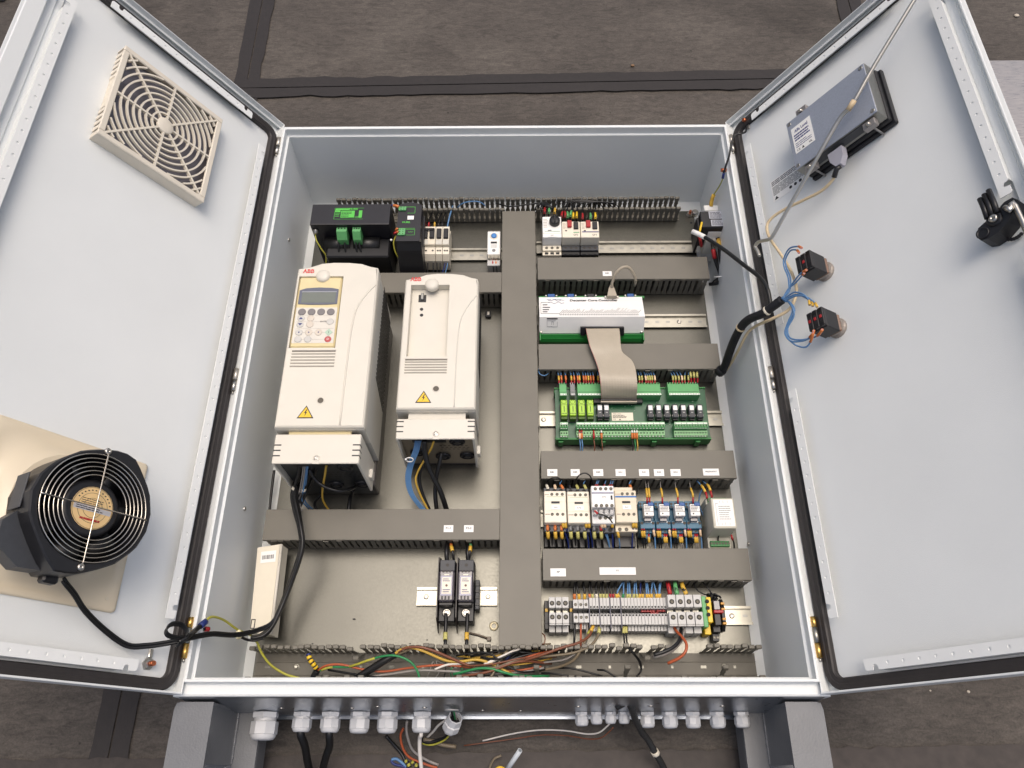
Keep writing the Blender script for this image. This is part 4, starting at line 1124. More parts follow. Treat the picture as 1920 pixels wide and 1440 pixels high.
for i in range(46):
    uu = 1049.5 + i * 3.24
    face_box(mb, uu, 589.3, uu + 1.5, 591.3)
    L = random.uniform(3, 8) + (4 if 25 < i < 38 else 0) * random.random() + (3 if 4 < i < 18 else 0) * random.random()
    P0, P1 = onface(uu, 588, .0005), onface(uu + L * .95, 588 - L, .0005)
    mb.tube([P0, P1], .0004, 4)
face_box(mb, 1014, 588.0, 1050, 588.5); face_box(mb, 1014, 567, 1014.5, 588.0); face_box(mb, 1014, 567, 1030, 567.5)
for k, wd in ((571, 9), (575.7, 14), (580, 12), (584, 9)): face_box(mb, 1017.5, k, 1017.5 + wd, k + 1.6)
stuff(mb.build('printed_legend', mat('legend_print', (84, 84, 86), .6, var=0), t))
mb = MB(off)
for rowv, ph in ((563.5, 0), (568, 1)):
    P = [onface(1028 + 30 * k / 16, rowv + 1.5 * sin(k * .785 * 1 + ph * pi) * (1 if 2 < k < 14 else .4), .0005) for k in range(17)]
    mb.tube(P, .0004, 4)
face_box(mb, 1036, 561.5, 1052, 562); face_box(mb, 1025, 562, 1034, 562.5)
stuff(mb.build('wave_emblem', INKB, t))
dn = Vector((0, y2 - y1, -.036)).normalized(); nn = Vector((0, dn.z, -dn.y));
if nn.z < 0: nn = -nn
def onlow(u, v, h=.0004):
    d = ray(u, v); p0 = Vector((0, y1, -.15)); k = (p0 - CAM_LOC).dot(nn) / d.dot(nn); return CAM_LOC + d * k + nn * h
def low_box(mb, u0, v0, u1, v1, h=.0003, tt=.0004):
    P = [onlow(a, b, h) for a, b in ((u0, v0), (u1, v0), (u1, v1), (u0, v1))]; Q = [p + nn * tt for p in P]
    mb.convex(P + Q, [(0, 1, 2, 3), (4, 5, 6, 7), (0, 1, 5, 4), (1, 2, 6, 5), (2, 3, 7, 6), (3, 0, 4, 7)])
mb = MB(off); low_box(mb, 1025.5, 596.3, 1045.5, 598.5); mb.build('card_slot', BLACK, t)
mb = MB(off)
for q in ((1025.5, 601, 1042, 601.4), (1025.5, 601, 1025.9, 612), (1044.6, 603, 1045, 612.5), (1025.5, 612, 1035, 612.4), (1034, 612.5, 1045, 612.9), (1034.5, 603, 1037.5, 603.4), (1034.2, 603, 1034.6, 609), (1037.4, 603, 1037.8, 609)): low_box(mb, *q)
stuff(mb.build('card_symbol', mat('legend_print', (84, 84, 86), .6), t))
mb = MB(off); low_box(mb, 1088, 612, 1168.5, 625.5, .0002, .006); sk = mb.build('header_socket', BLACK, t)
for (u0, u1) in ((1088, 1096), (1161, 1169)):
    mb = MB(off); low_box(mb, u0, 609.5, u1, 624, .0064, .006); mb.build('ejector', BLACK, sk)
for i, (za, ya) in enumerate(((-.186, 0), (-.196, .0068))):
    pass
mb = MB(off); mb.prism([(y3, -.186), (y3 - .004, -.183), (y3 - .0085, -.190), (y3 - .0115, -.187), (y4, -.196), (y4, PZ + .004), (y3, PZ + .004)], x0 + .001, x1 - .0005, 'x'); mb.build('base_profile', DGREEN, t)
for xx in (x0 + .0005, x1 - .0025): bx('end_bracket', DGREEN, t, off, (xx, xx + .003, y4 - .004, y3 + .001), PZ + .003, -.1815, .0006)
mb = MB(off); mb.prism([(y0 + .004, -.176), (y0 + .0095, -.176), (y0 + .0095, PZ + .006), (y0 + .004, PZ + .006)], x0, x1 - .004, 'x'); mb.build('upper_profile', DGREEN, t)
for (ua, ub, m) in ((1027, 1040, CBLUE), (1064, 1076, CBLUE), (1101, 1114, BLACK), (1176, 1188, CBLUE)):
    g = rect(ua, 551, ub, 557.5, -.168); cn = bx('port', m, t, off, (g[0], g[1], y0 + .0005, y0 + .009), -.18, -.166, .0006)
    for xx in (g[0] - .004, g[1] + .004):
        mb = MB(off); mb.lathe([(.0026, 0), (.0026, .002), (.0012, .002)], (xx, y0 + .006, -.17), (0, 0, 1), 6, cap0=False); mb.build('lock_screw', STEEL, cn)
for ua in (1015, 1048, 1086, 1122, 1162, 1203):
    g = rect(ua - 5, 551, ua + 5, 556, -.17); bx('port_spacer', DGREEN, t, off, (g[0], g[1], y0 + .001, y0 + .006), -.178, -.171, .0004)
for xx in (x0 + .004, x1 - .0045):
    mb = MB(off); mb.lathe([(.0036, 0), (.0036, .0015), (.0016, .0015)], (xx, y2 + .0025, -.1835), (0, 0, 1), 10, cap0=False); mb.build('screw', STEEL, t)
# ribbon cable
def rib(u, v, z): return at(u, v, z)
L_ = [(1098, 615, -.172), (1099.5, 622, -.160), (1102, 634, -.150), (1106, 650, -.146), (1112, 665, -.148), (1117, 678, -.146), (1121, 690, -.14), (1124, 705, -.135), (1126, 722, -.142), (1127, 738, -.16), (1127, 748, -.178)]
R_ = [(1161, 614, -.172), (1162, 622, -.160), (1163, 634, -.150), (1164, 648, -.146), (1167, 660, -.145), (1176, 668, -.142), (1185, 676, -.139), (1191, 690, -.135), (1194, 708, -.132), (1195, 726, -.14), (1194, 740, -.16), (1193.5, 749, -.178)]
L_ = spline([rib(*p) for p in L_], 6); R_ = spline([rib(*p) for p in R_], 6)
def resample(P, n):
    d = [0]
    for a, b in zip(P, P[1:]): d.append(d[-1] + (b - a).length)
    out = []; j = 0
    for i in range(n):
        s_ = d[-1] * i / (n - 1)
        while j < len(d) - 2 and d[j + 1] < s_: j += 1
        out.append(P[j].lerp(P[j + 1], max(0, min(1, (s_ - d[j]) / max(1e-9, d[j + 1] - d[j])))))
    return out
L_, R_ = resample(L_, 44), resample(R_, 44)
t = thing('ribbon_cable', 'wide flat grey ribbon cable bridging the white controller and green board', 'ribbon cable', L_[20]); off = t.location
mb = MB(off); n = 26
rings = []
for i, (a, b) in enumerate(zip(L_, R_)):
    nrm = (L_[min(i + 1, 43)] - L_[max(i - 1, 0)]).cross(b - a).normalized()
    if nrm.z < 0 and i > 2: nrm = -nrm
    if i <= 2: nrm = Vector((0, -.3, 1)).normalized()
    topp = [a.lerp(b, k / n) + nrm * (.0001 if k % 2 else -.00005) for k in range(n + 1)]
    bot = [p - nrm * .0008 for p in topp[::-1]]
    rings.append(topp + bot)
mb.loft(rings, smooth=False); mb.build('conductors', RIBB, t)
mb = MB(off); mb.tube([p + Vector((.0004, 0, .0004)) for p in L_], .0006, 5); mb.build('red_edge', mat('red_edge_stripe', (176, 120, 116), .5, var=.3, scale=200), t)
pa, pb = at(1126, 748, -.176), at(1194, 749, -.176)
mb = MB(off); mb.box(pa.x, pb.x, pa.y - .0045, pa.y - .0005, -.182, -.174, .0008); mb.build('crimp_bar', BLACK, t)
mb = MB(off); mb.box(pa.x, pb.x, pa.y - .0085, pa.y - .0050, -.182, -.1745, .0006); mb.build('strain_bar', RIBB, t)
# ------------------------------------------------------------------ green interface board
zp = -.196
x0, x1 = at(1041, 770, zp).x, at(1326, 770, zp).x
yt, yb = at(1180, 729, zp).y, at(1180, 823, zp).y
t = thing('interface_board', 'long green circuit board crowded with terminals and relays', 'circuit board', ((x0 + x1) / 2, (yt + yb) / 2, PZ)); off = t.location
bx('board', PCB, t, off, (x0, x1, yb, yt), zp - .0018, zp, .0004)
mb = MB(off); mb.prism([(yb - .002, zp - .004), (yb - .002, PZ + .006), (yb + .008, PZ + .006), (yb + .008, zp - .0022), (yb + .004, zp - .0022), (yb + .0005, zp + .003), (yb - .002, zp + .003)], x0 - .001, x1 + .001, 'x'); mb.prism([(yt + .002, zp + .003), (yt + .002, PZ + .006), (yt - .008, PZ + .006), (yt - .008, zp - .0022), (yt - .001, zp - .0022), (yt - .0005, zp + .003)], x0 - .001, x1 + .001, 'x'); stuff(mb.build('carrier', DGREEN, t))
for u in (1052, 1132, 1228, 1310):
    p = at(u, 830, zp); bx('carrier_foot', DGREEN, t, off, (p.x - .005, p.x + .005, yb - .006, yb - .0021), PZ + .005, zp - .004, .0006)
TG2 = mat('terminal_green_lit', (120, 176, 118), .42, var=.05)
TGW = mat('marker_strip_white', (220, 230, 216), .4, var=.03)
def tblock(u0, u1, upper, rows_, dark=False, n=None):
    zt = zp + .026
    va = 716 if upper else 778
    x_0, x_1 = at(u0, 750, zt).x, at(u1, 750, zt).x
    if upper:
        ya = at(1180, 741, zt).y; yz = at(1180, 717, zp + .018).y
        mb = MB(off); mb.prism([(ya, zp + .0005), (ya, zt), (ya + .004, zt), (ya + .006, zt - .004), (yz - .006, zt - .006), (yz, zt - .010), (yz, zp + .0005)], x_0, x_1, 'x'); b = mb.build('terminal_row', MGREY if dark else GREEN, t)
        ms = bx('marker_strip', LGREY if dark else TGW, b, off, (x_0 + .0005, x_1 - .0005, ya + .0002, ya + .0042), zt + .0001, zt + .0006, 0)
        bx('groove', mat('deep_green', (24, 78, 40), .5), b, off, (x_0 + .001, x_1 - .001, ya + .0075, ya + .0105), zt - .006, zt - .0043, 0)
        m_ = n or max(2, int((x_1 - x_0) / .0051))
        for i in range(m_):
            xx = x_0 + (x_1 - x_0) * (i + .5) / m_
            bx('marker_print', INK, b, off, (xx - .0008, xx + .0004, ya + .0014, ya + .003), zt + .0006, zt + .0009, 0)
            dot(HOLEB, b, (xx, yz - .003, zt - .0078), off, (0, .55, .83), .9)
        for i in range(m_ + 1):
            xx = x_0 + (x_1 - x_0) * i / m_
            if i < m_: bx('divider', TG2 if not dark else LGREY, b, off, (xx + .0002, xx + .0012, yz - .0055, yz - .0005), zt - .0092, zt - .0068, 0)
    else:
        yA = at(1180, 791 if rows_ else 789, zt).y
        mb = MB(off)
        mb.prism([(yA, zp + .0005), (yA, zt), (yA - .0095, zt - .001), (yA - .013, zt - .006), (yA - .0135, zp + .0005)], x_0, x_1, 'x'); b = mb.build('terminal_row', GREEN, t)
        bx('marker_strip', TGW, b, off, (x_0 + .0005, x_1 - .0005, yA - .0055, yA - .0018), zt + .0001, zt + .0005, 0)
        yB = yA - .0145
        mb = MB(off); mb.prism([(yB, zp + .0005), (yB, zp + .013), (yB - .009, zp + .011), (yB - .0125, zp + .006), (yB - .0125, zp + .0005)], x_0 + .0006, x_1 + .0012, 'x'); mb.build('lower_deck', TG2, b)
        m_ = n or max(2, int((x_1 - x_0) / .0051))
        for i in range(m_):
            xx = x_0 + (x_1 - x_0) * (i + .5) / m_
            if i % 2 == 0: bx('marker_print', INK, b, off, (xx - .0008, xx + .0004, yA - .0045, yA - .003), zt + .0005, zt + .0008, 0)
            dot(HOLEB, b, (xx, yA - .0078, zt - .0005), off, None, .85)
            dot(HOLEB, b, (xx + .0006, yB - .0045, zp + .0122), off, None, .85)
            bx('divider', TG2, b, off, (xx - .0025, xx - .0017, yA - .0115, yA - .0058), zt - .0035, zt - .0004, 0)
            bx('divider', LGREY, b, off, (xx - .0018, xx + .0012, yA - .0132, yA - .0108), zt - .0062, zt - .0045, 0)
            bx('divider', LGREY, b, off, (xx - .0018, xx + .0012, yB - .0118, yB - .0092), zp + .0068, zp + .0098, 0)
    return b
tblock(1050, 1063, 1, 0, n=3); tblock(1070.5, 1079, 1, 0, True, n=2); tblock(1084, 1241, 1, 0, n=28); tblock(1255.5, 1314, 1, 0, n=12)
tblock(1049, 1063, 0, 1, n=3); tblock(1079, 1242, 0, 1, n=28); tblock(1260, 1321, 0, 1, n=12)
for i in range(4):
    g = rect(1051.7 + 16.4 * i, 751, 1063.5 + 16.4 * i, 785, zp + .02)
    rl = bx('lime_relay', LIME, t, off, (g[0], g[1], g[2] + .006, g[3]), zp + .003, zp + .024, .0012)
    bx('relay_foot', mat('dark_lime', (70, 98, 30), .5), rl, off, (g[0], g[1], g[2], g[2] + .0058), zp + .003, zp + .018, .0008)
    bx('relay_socket', DGREY, rl, off, (g[0] - .0018, g[1] + .0018, g[2] - .0008, g[3] + .001), zp + .0003, zp + .0028, .0004)
    c = ctr(sub(g, 0, 1, .78, .98), zp + .024)
    mb = MB(off); mb.lathe([(.0048, .0001), (.0048, .0005), (.0042, .0005), (.0042, .0001)], c, (0, 0, 1), 14, cap0=False, cap1=False); mb.build('relay_ring', mat('dark_lime', (70, 98, 30), .5), rl)
    bx('relay_print', mat('dark_lime', (70, 98, 30), .5), rl, off, sub(g, .45, .58, .34, .64), zp + .0241, zp + .0244, 0)
    bx('relay_seam', mat('dark_lime', (70, 98, 30), .5), rl, off, sub(g, .02, .98, .705, .72), zp + .0241, zp + .0244, 0)
    for k in range(4): bx('relay_print', mat('dark_lime', (70, 98, 30), .5), rl, off, sub(g, .1 + .22 * k, .24 + .22 * k, .22, .27), zp + .0241, zp + .0244, 0)
for u0 in (1119.5, 1132, 1214.5, 1230, 1245.5, 1261, 1276.5, 1292, 1307.5):
    g = rect(u0, 758, u0 + 10.5, 786, zp + .02)
    rl = bx('relay', DGREY, t, off, (g[0], g[1], g[2] + .004, g[3]), zp + .003, zp + .021, .0012)
    bx('relay_cap', WHITE, rl, off, sub(g, .14, .9, .58, .9), zp + .0211, zp + .0222, .0006)
    bx('relay_print', LGREY, rl, off, sub(g, .35, .7, .42, .46), zp + .0211, zp + .0214, 0)
    bx('relay_foot', BLACK, rl, off, sub(g, .08, .92, .02, .2), zp + .002, zp + .014, .0005)
    mb = MB(off)
    for xx in (g[0] - .0006, g[1] + .0006): mb.tube([(xx, g[2] + .012, zp + .0195), (xx, g[2] + .006, zp + .016), (xx, g[2] - .001, zp + .002)], .0005, 4)
    stuff(mb.build('relay_clip', STEEL, rl))
g = rect(1147, 774, 1187, 789, zp); lb = bx('board_label', WHITEP, t, off, g, zp + .0003, zp + .0008, 0)
text('Alfa Laval', .0042, INK, lb, Vector(ctr(sub(g, .0, .5, .75, .95), zp + .001)) - Vector(off), 'label_lettering')
mb = MB(off); rows(mb, *sub(g, .05, .7, .3, .72), 3, zp + .0009, .45); stuff(mb.build('printed_text', INK, lb))
text('CE', .0045, INK, lb, Vector(ctr(sub(g, .05, .2, .04, .26), zp + .001)) - Vector(off), 'label_lettering')
mb = MB(off); c_ = ctr(sub(g, .3, .45, .04, .26), 0); mb.prism([(c_[0] - .002, c_[1] - .0015), (c_[0] + .002, c_[1] - .0015), (c_[0], c_[1] + .002)], zp + .0009, zp + .0012); mb.build('label_symbol', INK, lb)
g = rect(1112, 744, 1204, 758, zp + .004); bx('header_base', BLACK, t, off, g, zp + .0003, zp + .011, .001)
mb = MB(off)
for _ in range(60):
    xx = random.uniform(x0 + .004, x1 - .004); yy = random.uniform(yb + .03, yt - .012); w_ = random.uniform(.001, .003)
    mb.box(xx, xx + w_, yy, yy + random.uniform(.0007, .0015), zp + .0001, zp + random.uniform(.0003, .0018))
stuff(mb.build('small_components', mat('silkscreen', (150, 170, 150), .5), t))
# ------------------------------------------------------------------ contactors
zc = -.142
def contactor(label, u0, u1, v0, v1, kind):
    r = rect(u0, v0, u1, v1, zc)
    t = thing('contactor', label, 'contactor', ctr(r, PZ), group='white contactors in the lower row'); off = t.location
    W, Hh = r[1] - r[0], r[3] - r[2]
    B = (WHITEP, WHITEP, WHITE, BEIGE)[kind]
    zd = zc - .018
    bx('body', B, t, off, (r[0] + .0004, r[1] - .0004, r[2] - .010, r[3] + .002), PZ + .007, zc - .0005, .0014)
    if kind == 2:
        yk = r[2] + Hh * .08
        bx('auxiliary_block', WHITE, t, off, (r[0] - .001, r[1] - .002, r[2] + Hh * .30, r[3] + Hh * .12), zc - .0004, zc + .02, .0012)
        for rw in (.36, 1.0):
            for k in range(4): dot(SCREW, t, (r[0] + W * (.16 + .225 * k), r[2] + Hh * rw, zc + .0201), off, sc=1.1)
        bx('blue_band', INKB, t, off, (r[0], r[1] - .003, r[2] + Hh * .82, r[2] + Hh * .86), zc + .0201, zc + .0205, 0)
        bx('name_tag', WHITE, t, off, sub(r, .3, .72, .6, .76), zc + .0202, zc + .0208, 0)
        text('KM3', .0042, INK, t, Vector(ctr(sub(r, .3, .72, .6, .76), zc + .021)) - Vector(off), 'tag_lettering')
        bx('indicator', INK, t, off, sub(r, .80, .88, .58, .74), zc + .0202, zc + .0206, 0)
        for k in range(4): bx('clear_cover', CLEAR, t, off, (r[0] + W * (.04 + .235 * k), r[0] + W * (.24 + .235 * k), r[2] + Hh * .06, r[2] + Hh * .28), zc - .0003, zc + .012, .001)
        for k in range(3): dot(SCREW, t, (r[0] + W * (.35 + .23 * k), r[2] + Hh * .02, zc - .0003), off, sc=1.1)
    else:
        for k in range(3):
            dot(SCREW, t, (r[0] + W * (.36 + .235 * k), r[3] - Hh * .10, zc - .0003), off)
            dot(SCREW, t, (r[0] + W * (.36 + .235 * k), r[2] + Hh * .12, zc - .0003), off)
        ls = mat('pale_green_line', (140, 178, 140), .5, var=0) if kind < 2 else BLUEB
        bx('line_print', ls, t, off, sub(r, .12 if kind < 2 else .03, .92 if kind < 2 else .99, .80 if kind < 2 else .76, .81 if kind < 2 else .82), zc - .0003, zc + .0001, 0)
        bx('window', INK, t, off, sub(r, .33, .70, .54, .62), zc - .0003, zc + .0002, 0)
        bx('name_tag', WHITE, t, off, sub(r, .33, .72, .30, .46), zc - .0003, zc + .0006, .0002)
        text(('KM1', 'KM2', '', 'KA1')[kind], .0042, INK, t, Vector(ctr(sub(r, .33, .72, .30, .46), zc + .0008)) - Vector(off), 'tag_lettering')
        bx('seam', BEIGE, t, off, sub(r, .02, .98, .245, .255), zc - .0003, zc, 0)
        bx('seam', BEIGE, t, off, sub(r, .02, .98, .60, .607), zc - .0003, zc, 0)
        mb = MB(off); rows(mb, *sub(r, .05, .28, .08, .16), 1, zc - .0003, .5); rows(mb, *sub(r, .04, .3, .86, .92), 1, zc - .0003, .5); stuff(mb.build('printed_text', mat('faint_print', (170, 156, 142), .6), t))
    dk = B if kind == 3 else DGREY
    lz_ = zc - .016
    bx('lower_terminals', dk, t, off, (r[0] + .0002, r[1] - .0002, r[2] - .0235, r[2] - .0102), PZ + .007, lz_, .001)
    if kind != 3: bx('upper_terminals', DGREY, t, off, (r[0] + .0002, r[1] - .0002, r[3] + .0021, r[3] + .014), PZ + .007, lz_, .001)
    else: bx('upper_terminals', BEIGE, t, off, (r[0] - .001, r[1] - .006, r[3] + .0021, r[3] + .011), PZ + .007, lz_ + .008, .001)
    for k in range(3):
        xx = r[0] + W * (.2 + .3 * k)
        if kind != 3: dot(HOLEL, t, (xx, r[2] - .018, lz_ + .0001), off, sc=1.0); dot(HOLEL, t, (xx, r[3] + .008, lz_ + .0001), off, sc=.9)
        elif k < 2: dot(SCREW, t, (xx, r[2] - .019, lz_ + .0001), off, sc=1.2)
    bx('foot', BLACK, t, off, (r[0] + .001, r[1] - .001, r[2] - .045, r[2] - .0237), PZ + .004, -.19, .001)
    return t
contactor('white contactor at the left end of the contactor row, by the vertical duct', 1020, 1062, 922, 970, 0)
contactor('second white contactor with two dark slots', 1063.5, 1106, 923, 971, 1)
contactor('white contactor with tall four screw auxiliary block on its front', 1109, 1152, 923, 972, 2)
contactor('beige contactor with bright blue band at the right of the four', 1153, 1194.5, 921, 970, 3)
# ------------------------------------------------------------------ blue relays
zr = -.165
relx = [1201.5, 1231, 1260, 1288.5]
for i, u0 in enumerate(relx):
    g = rect(u0 - 3, 940, u0 + 26, 997, zr - .012)
    t = thing('relay', ['blue based relay next to the beige contactor', 'second blue based relay from the beige contactor', 'third blue based relay from the beige contactor', 'blue based relay next to the pale box with the printed front'][i], 'relay', ctr(g, PZ), group='relays on blue bases'); off = t.location
    bs_ = bx('base', BLUE, t, off, (g[0] + .0004, g[1] - .0004, g[2], g[3]), PZ + .006, -.187, .001)
    bx('upper_deck', BLUE, t, off, (g[0] + .0008, g[1] - .0008, g[3] - .014, g[3] + .001), -.1869, -.178, .001)
    bx('lower_deck', BLUE, t, off, (g[0] + .0008, g[1] - .0008, g[2] + .006, g[2] + .022), -.1869, -.176, .001)
    bx('lower_step', BLUE, t, off, (g[0] + .008, g[1] - .008, g[2] - .010, g[2] - .0001), PZ + .006, -.192, .001)
    for k in range(4):
        xx = g[0] + (g[1] - g[0]) * (.14 + .24 * k)
        dot(HOLE3, t, (xx, g[3] - .005, -.1779), off)
        if k in (0, 3): dot(HOLE3, t, (xx, g[2] + .017, -.1759), off, sc=1.2); dot(HOLE3, t, (xx, g[3] - .011, -.1779), off)
        bx('port', RUBBER, t, off, (xx - .002, xx + .002, g[2] + .0015, g[2] + .005), -.187, -.1862, 0)
    h = rect(u0 + 6, 945, u0 + 24, 967, zr + .008)
    wr = bx('relay_cap', WHITE, t, off, h, -.1775, zr + .008, .0008)
    bx('blue_lever', CBLUE, t, off, (h[0] + (h[1] - h[0]) * .45, h[1] + .001, h[3] - .004, h[3] + .003), -.176, zr + .0095, .0012)
    mb = MB(off); rows(mb, *sub(h, .08, .9, .42, .92), 4, zr + .0082, .4); stuff(mb.build('printed_text', INK, wr))
    bx('seam', INK, wr, off, sub(h, .02, .98, .33, .36), zr + .0081, zr + .0084, 0)
    c = ctr(sub(h, .2, .36, .1, .26), zr + .0082); mb = MB(off); mb.lathe([(.0014, 0), (.0014, .0004)], c, (0, 0, 1), 10, cap0=False); mb.build('test_pin', INK, wr)
    bx('clear_housing', SMOKE, t, off, (h[0] + .0005, h[1] - .004, h[2] - .008, h[2] - .0003), -.186, zr - .002, .0008)
    tg = bx('tag', WHITE, t, off, sub(g, .3, .76, .285, .35), -.1759, -.1752, .0002)
    text('KA%d' % (i + 1), .0035, INK, tg, Vector(ctr(sub(g, .3, .76, .285, .35), -.1749)) - Vector(off), 'tag_lettering')
# ------------------------------------------------------------------ pale box with printed front
zq = -.125
P = [at(*q, zq) for q in ((1330, 936), (1372, 932), (1385, 988), (1342, 993))]
cc = sum(P, Vector()) / 4
t = thing('thermistor_relay', 'pale grey box with printed white front and green terminals', 'relay box', (cc.x, cc.y, PZ)); off = t.location
xa, xb, ya, yb_ = (P[0].x + P[3].x) / 2, (P[1].x + P[2].x) / 2, (P[2].y + P[3].y) / 2, (P[0].y + P[1].y) / 2
bx('housing', mat('box_grey', (196, 192, 176), .42, var=.02), t, off, (xa, xb, ya, yb_), PZ + .006, zq, .0015)
bx('lower_step', mat('box_grey', (196, 192, 176), .42), t, off, (xa, xb, ya - .022, ya - .0001), PZ + .006, -.185, .001)
bx('upper_step', mat('box_grey', (196, 192, 176), .42), t, off, (xa, xb, yb_ + .0001, yb_ + .014), PZ + .006, -.165, .001)
fl_ = bx('front_label', WHITE, t, off, (xa + .004, xb - .003, ya + .004, yb_ - .003), zq + .0003, zq + .0009, 0)
mb = MB(off); g = (xa + .006, xb - .005, ya + .006, yb_ - .005)
rows(mb, *sub(g, .2, .95, .2, .8), 7, zq + .001, .2)
for a in ((.05, .06, .1, .88), (.05, .2, .87, .88), (.3, .31, .9, 1), (.5, .51, .88, 1), (.75, .76, .9, 1), (.1, .11, .0, .1), (.3, .31, 0, .08), (.5, .51, 0, .1), (.75, .76, 0, .1)): mb.box(*sub(g, *a), zq + .001, zq + .0012)
stuff(mb.build('printed_diagram', INK, fl_))
for yy, zz in ((ya - .014, -.1848), (yb_ + .007, -.1648)):
    b = bx('terminal_strip', DGREEN, t, off, (xa + .003, xb - .003, yy - .006, yy + .005), zz, zz + .006, .0008)
    for k in range(7): dot(SCREW, b, (xa + .005 + k * (xb - xa - .01) / 6, yy, zz + .0061), off, sc=.75)
# ------------------------------------------------------------------ terminal strip
yc = yTM
def terminal(label, u0, u1, ztop, yh, m, kind, grp=None):
    vm = 1152
    x_0, x_1 = at(u0, vm, ztop).x + .00015, at(u1, vm, ztop).x - .00015
    t = thing('terminal_block', label, 'terminal', ((x_0 + x_1) / 2, yc, PZ), group=grp); off = t.location
    xm = (x_0 + x_1) / 2; W = x_1 - x_0
    if kind == 'big':
        for sg in (-1, 1):
            bx('clamp_top', m, t, off, (x_0, x_1, yc + .004 if sg > 0 else yc - yh, yc + yh if sg > 0 else yc - .004), -.2, ztop, .0008)
            dot(HOLEL, t, (xm, yc + sg * yh * .52, ztop + .0001), off, sc=min(1.1, W / .011)); dot(SCREW, t, (xm, yc + sg * yh * .52, ztop + .0004), off, sc=min(1.1, W / .011))
        bx('core', MGREY, t, off, (x_0 + .0003, x_1 - .0003, yc - yh, yc + yh), PZ + .006, -.2001, .0006)
        bx('metal_bar', ZINC, t, off, (x_0 + .0015, x_1 - .0015, yc - .0035, yc + .0035), -.2, -.188, .0005)
        bx('skirt', m, t, off, (x_0 + .0004, x_1 - .0004, yc - yh - .012, yc - yh - .0002), PZ + .004, ztop - .022, .0006)
        bx('marker_lip', LGREY, t, off, (x_0, x_1, yc - yh - .0025, yc - yh - .0001), ztop - .012, ztop - .001, .0004)
    else:
        for sg in (-1, 1):
            bx('clamp_top', m, t, off, (x_0, x_1, yc + .0045 if sg > 0 else yc - yh, yc + yh if sg > 0 else yc - .0045), -.205, ztop, .0005)
            dot(HOLEB if kind == 'small' else SCREW, t, (xm, yc + sg * (.0075 if kind == 'small' else yh * .55), ztop + .0001), off, sc=.95 if kind == 'small' else .95)
        bx('core', MGREY, t, off, (x_0 + .0002, x_1 - .0002, yc - yh, yc + yh), PZ + .006, -.2051, .0004)
        bx('link_slot', BLACK, t, off, (x_0 + .0008, x_1 - .0008, yc - .0025, yc + .0025), -.205, -.198, .0003)
        bx('skirt', m, t, off, (x_0 + .0002, x_1 - .0002, yc - yh - .009, yc - yh - .0002), PZ + .004, ztop - .016, .0004)
    return t
TG = LGREY
for i, (a, b) in enumerate(((1029.5, 1041.5), (1042, 1054), (1054.5, 1067))):
    terminal(['large grey terminal closest to the vertical duct', 'middle one of the three large grey terminals by the vertical duct', 'large grey terminal left of the second black end clamp'][i], a, b, -.168, .024, TG, 'big', 'grey terminals on the bottom rail')
for i in range(3):
    terminal(['first medium grey terminal right of the second end clamp', 'medium grey terminal with the orange brown wire', 'medium grey terminal left of the narrow ones'][i], 1075 + 9.8 * i, 1084.5 + 9.8 * i, -.176, .021, TG, 'med', 'grey terminals on the bottom rail')
u = 1105.5
ORD = ['first', 'second', 'third', 'fourth', 'fifth', 'sixth', 'seventh', 'eighth', 'ninth', 'tenth', 'eleventh', 'twelfth', 'thirteenth', 'fourteenth']
seps = []
for gi in range(3):
    for k in range(3):
        terminal('narrow grey terminal, %s of three in the %s trio' % (ORD[k], ['left', 'middle', 'right'][gi]), u, u + 6, -.178, .0245, TG, 'small', 'narrow grey terminals on the bottom rail'); u += 6.1
    seps.append(u); u += 1.8
for k in range(14):
    terminal('narrow grey terminal, %s of the row of fourteen' % ORD[k], u, u + 6, -.178, .0245, TG, 'small', 'narrow grey terminals on the bottom rail'); u += 6.12
uend = u
for k in range(4):
    terminal(['large grey terminal under the red sleeved cable', 'large grey terminal under the green sleeved cable', 'large grey terminal under the yellow sleeved cable', 'large grey terminal beside the green and yellow one'][k], 1254 + 16.2 * k, 1269.5 + 16.2 * k, -.163, .027, TG, 'big', 'grey terminals on the bottom rail')
for i, us in enumerate([1104.6] + seps):
    x = at(us + .6, 1152, -.178).x; t = thing('separator_plate', 'thin dark separator plate ' + ['left of the first narrow trio', 'between the first and second narrow trio', 'between the second and third narrow trio', 'before the row of fourteen'][i], 'separator', (x, yc, PZ), group='separator plates in the terminal strip')
    bx('plate', mat('slate_plastic', (92, 92, 104), .45), t, t.location, (x - .0008, x + .0008, yc - .031, yc + .0262), PZ + .004, -.1765, .0003)
for a, b, lb in ((1021, 1028.5, 'black end clamp at the left end of the terminal strip'), (1067.5, 1074, 'black end clamp between the large and medium terminals')):
    x_0, x_1 = at(a, 1150, -.19).x, at(b, 1150, -.19).x
    t = thing('end_clamp', lb, 'end clamp', ((x_0 + x_1) / 2, yc, PZ), group='end clamps on the bottom rail'); off = t.location
    bx('body', BLACK, t, off, (x_0, x_1, yc - .03, yc + .022), PZ + .004, -.192, .0008)
    bx('marker', YELL, t, off, (x_0 + .001, x_1 - .001, yc + .001, yc + .007), -.1919, -.189, .0004)
    bx('rib', DGREY, t, off, (x_0 + .0005, x_1 - .0005, yc - .02, yc - .017), -.1919, -.1905, 0)
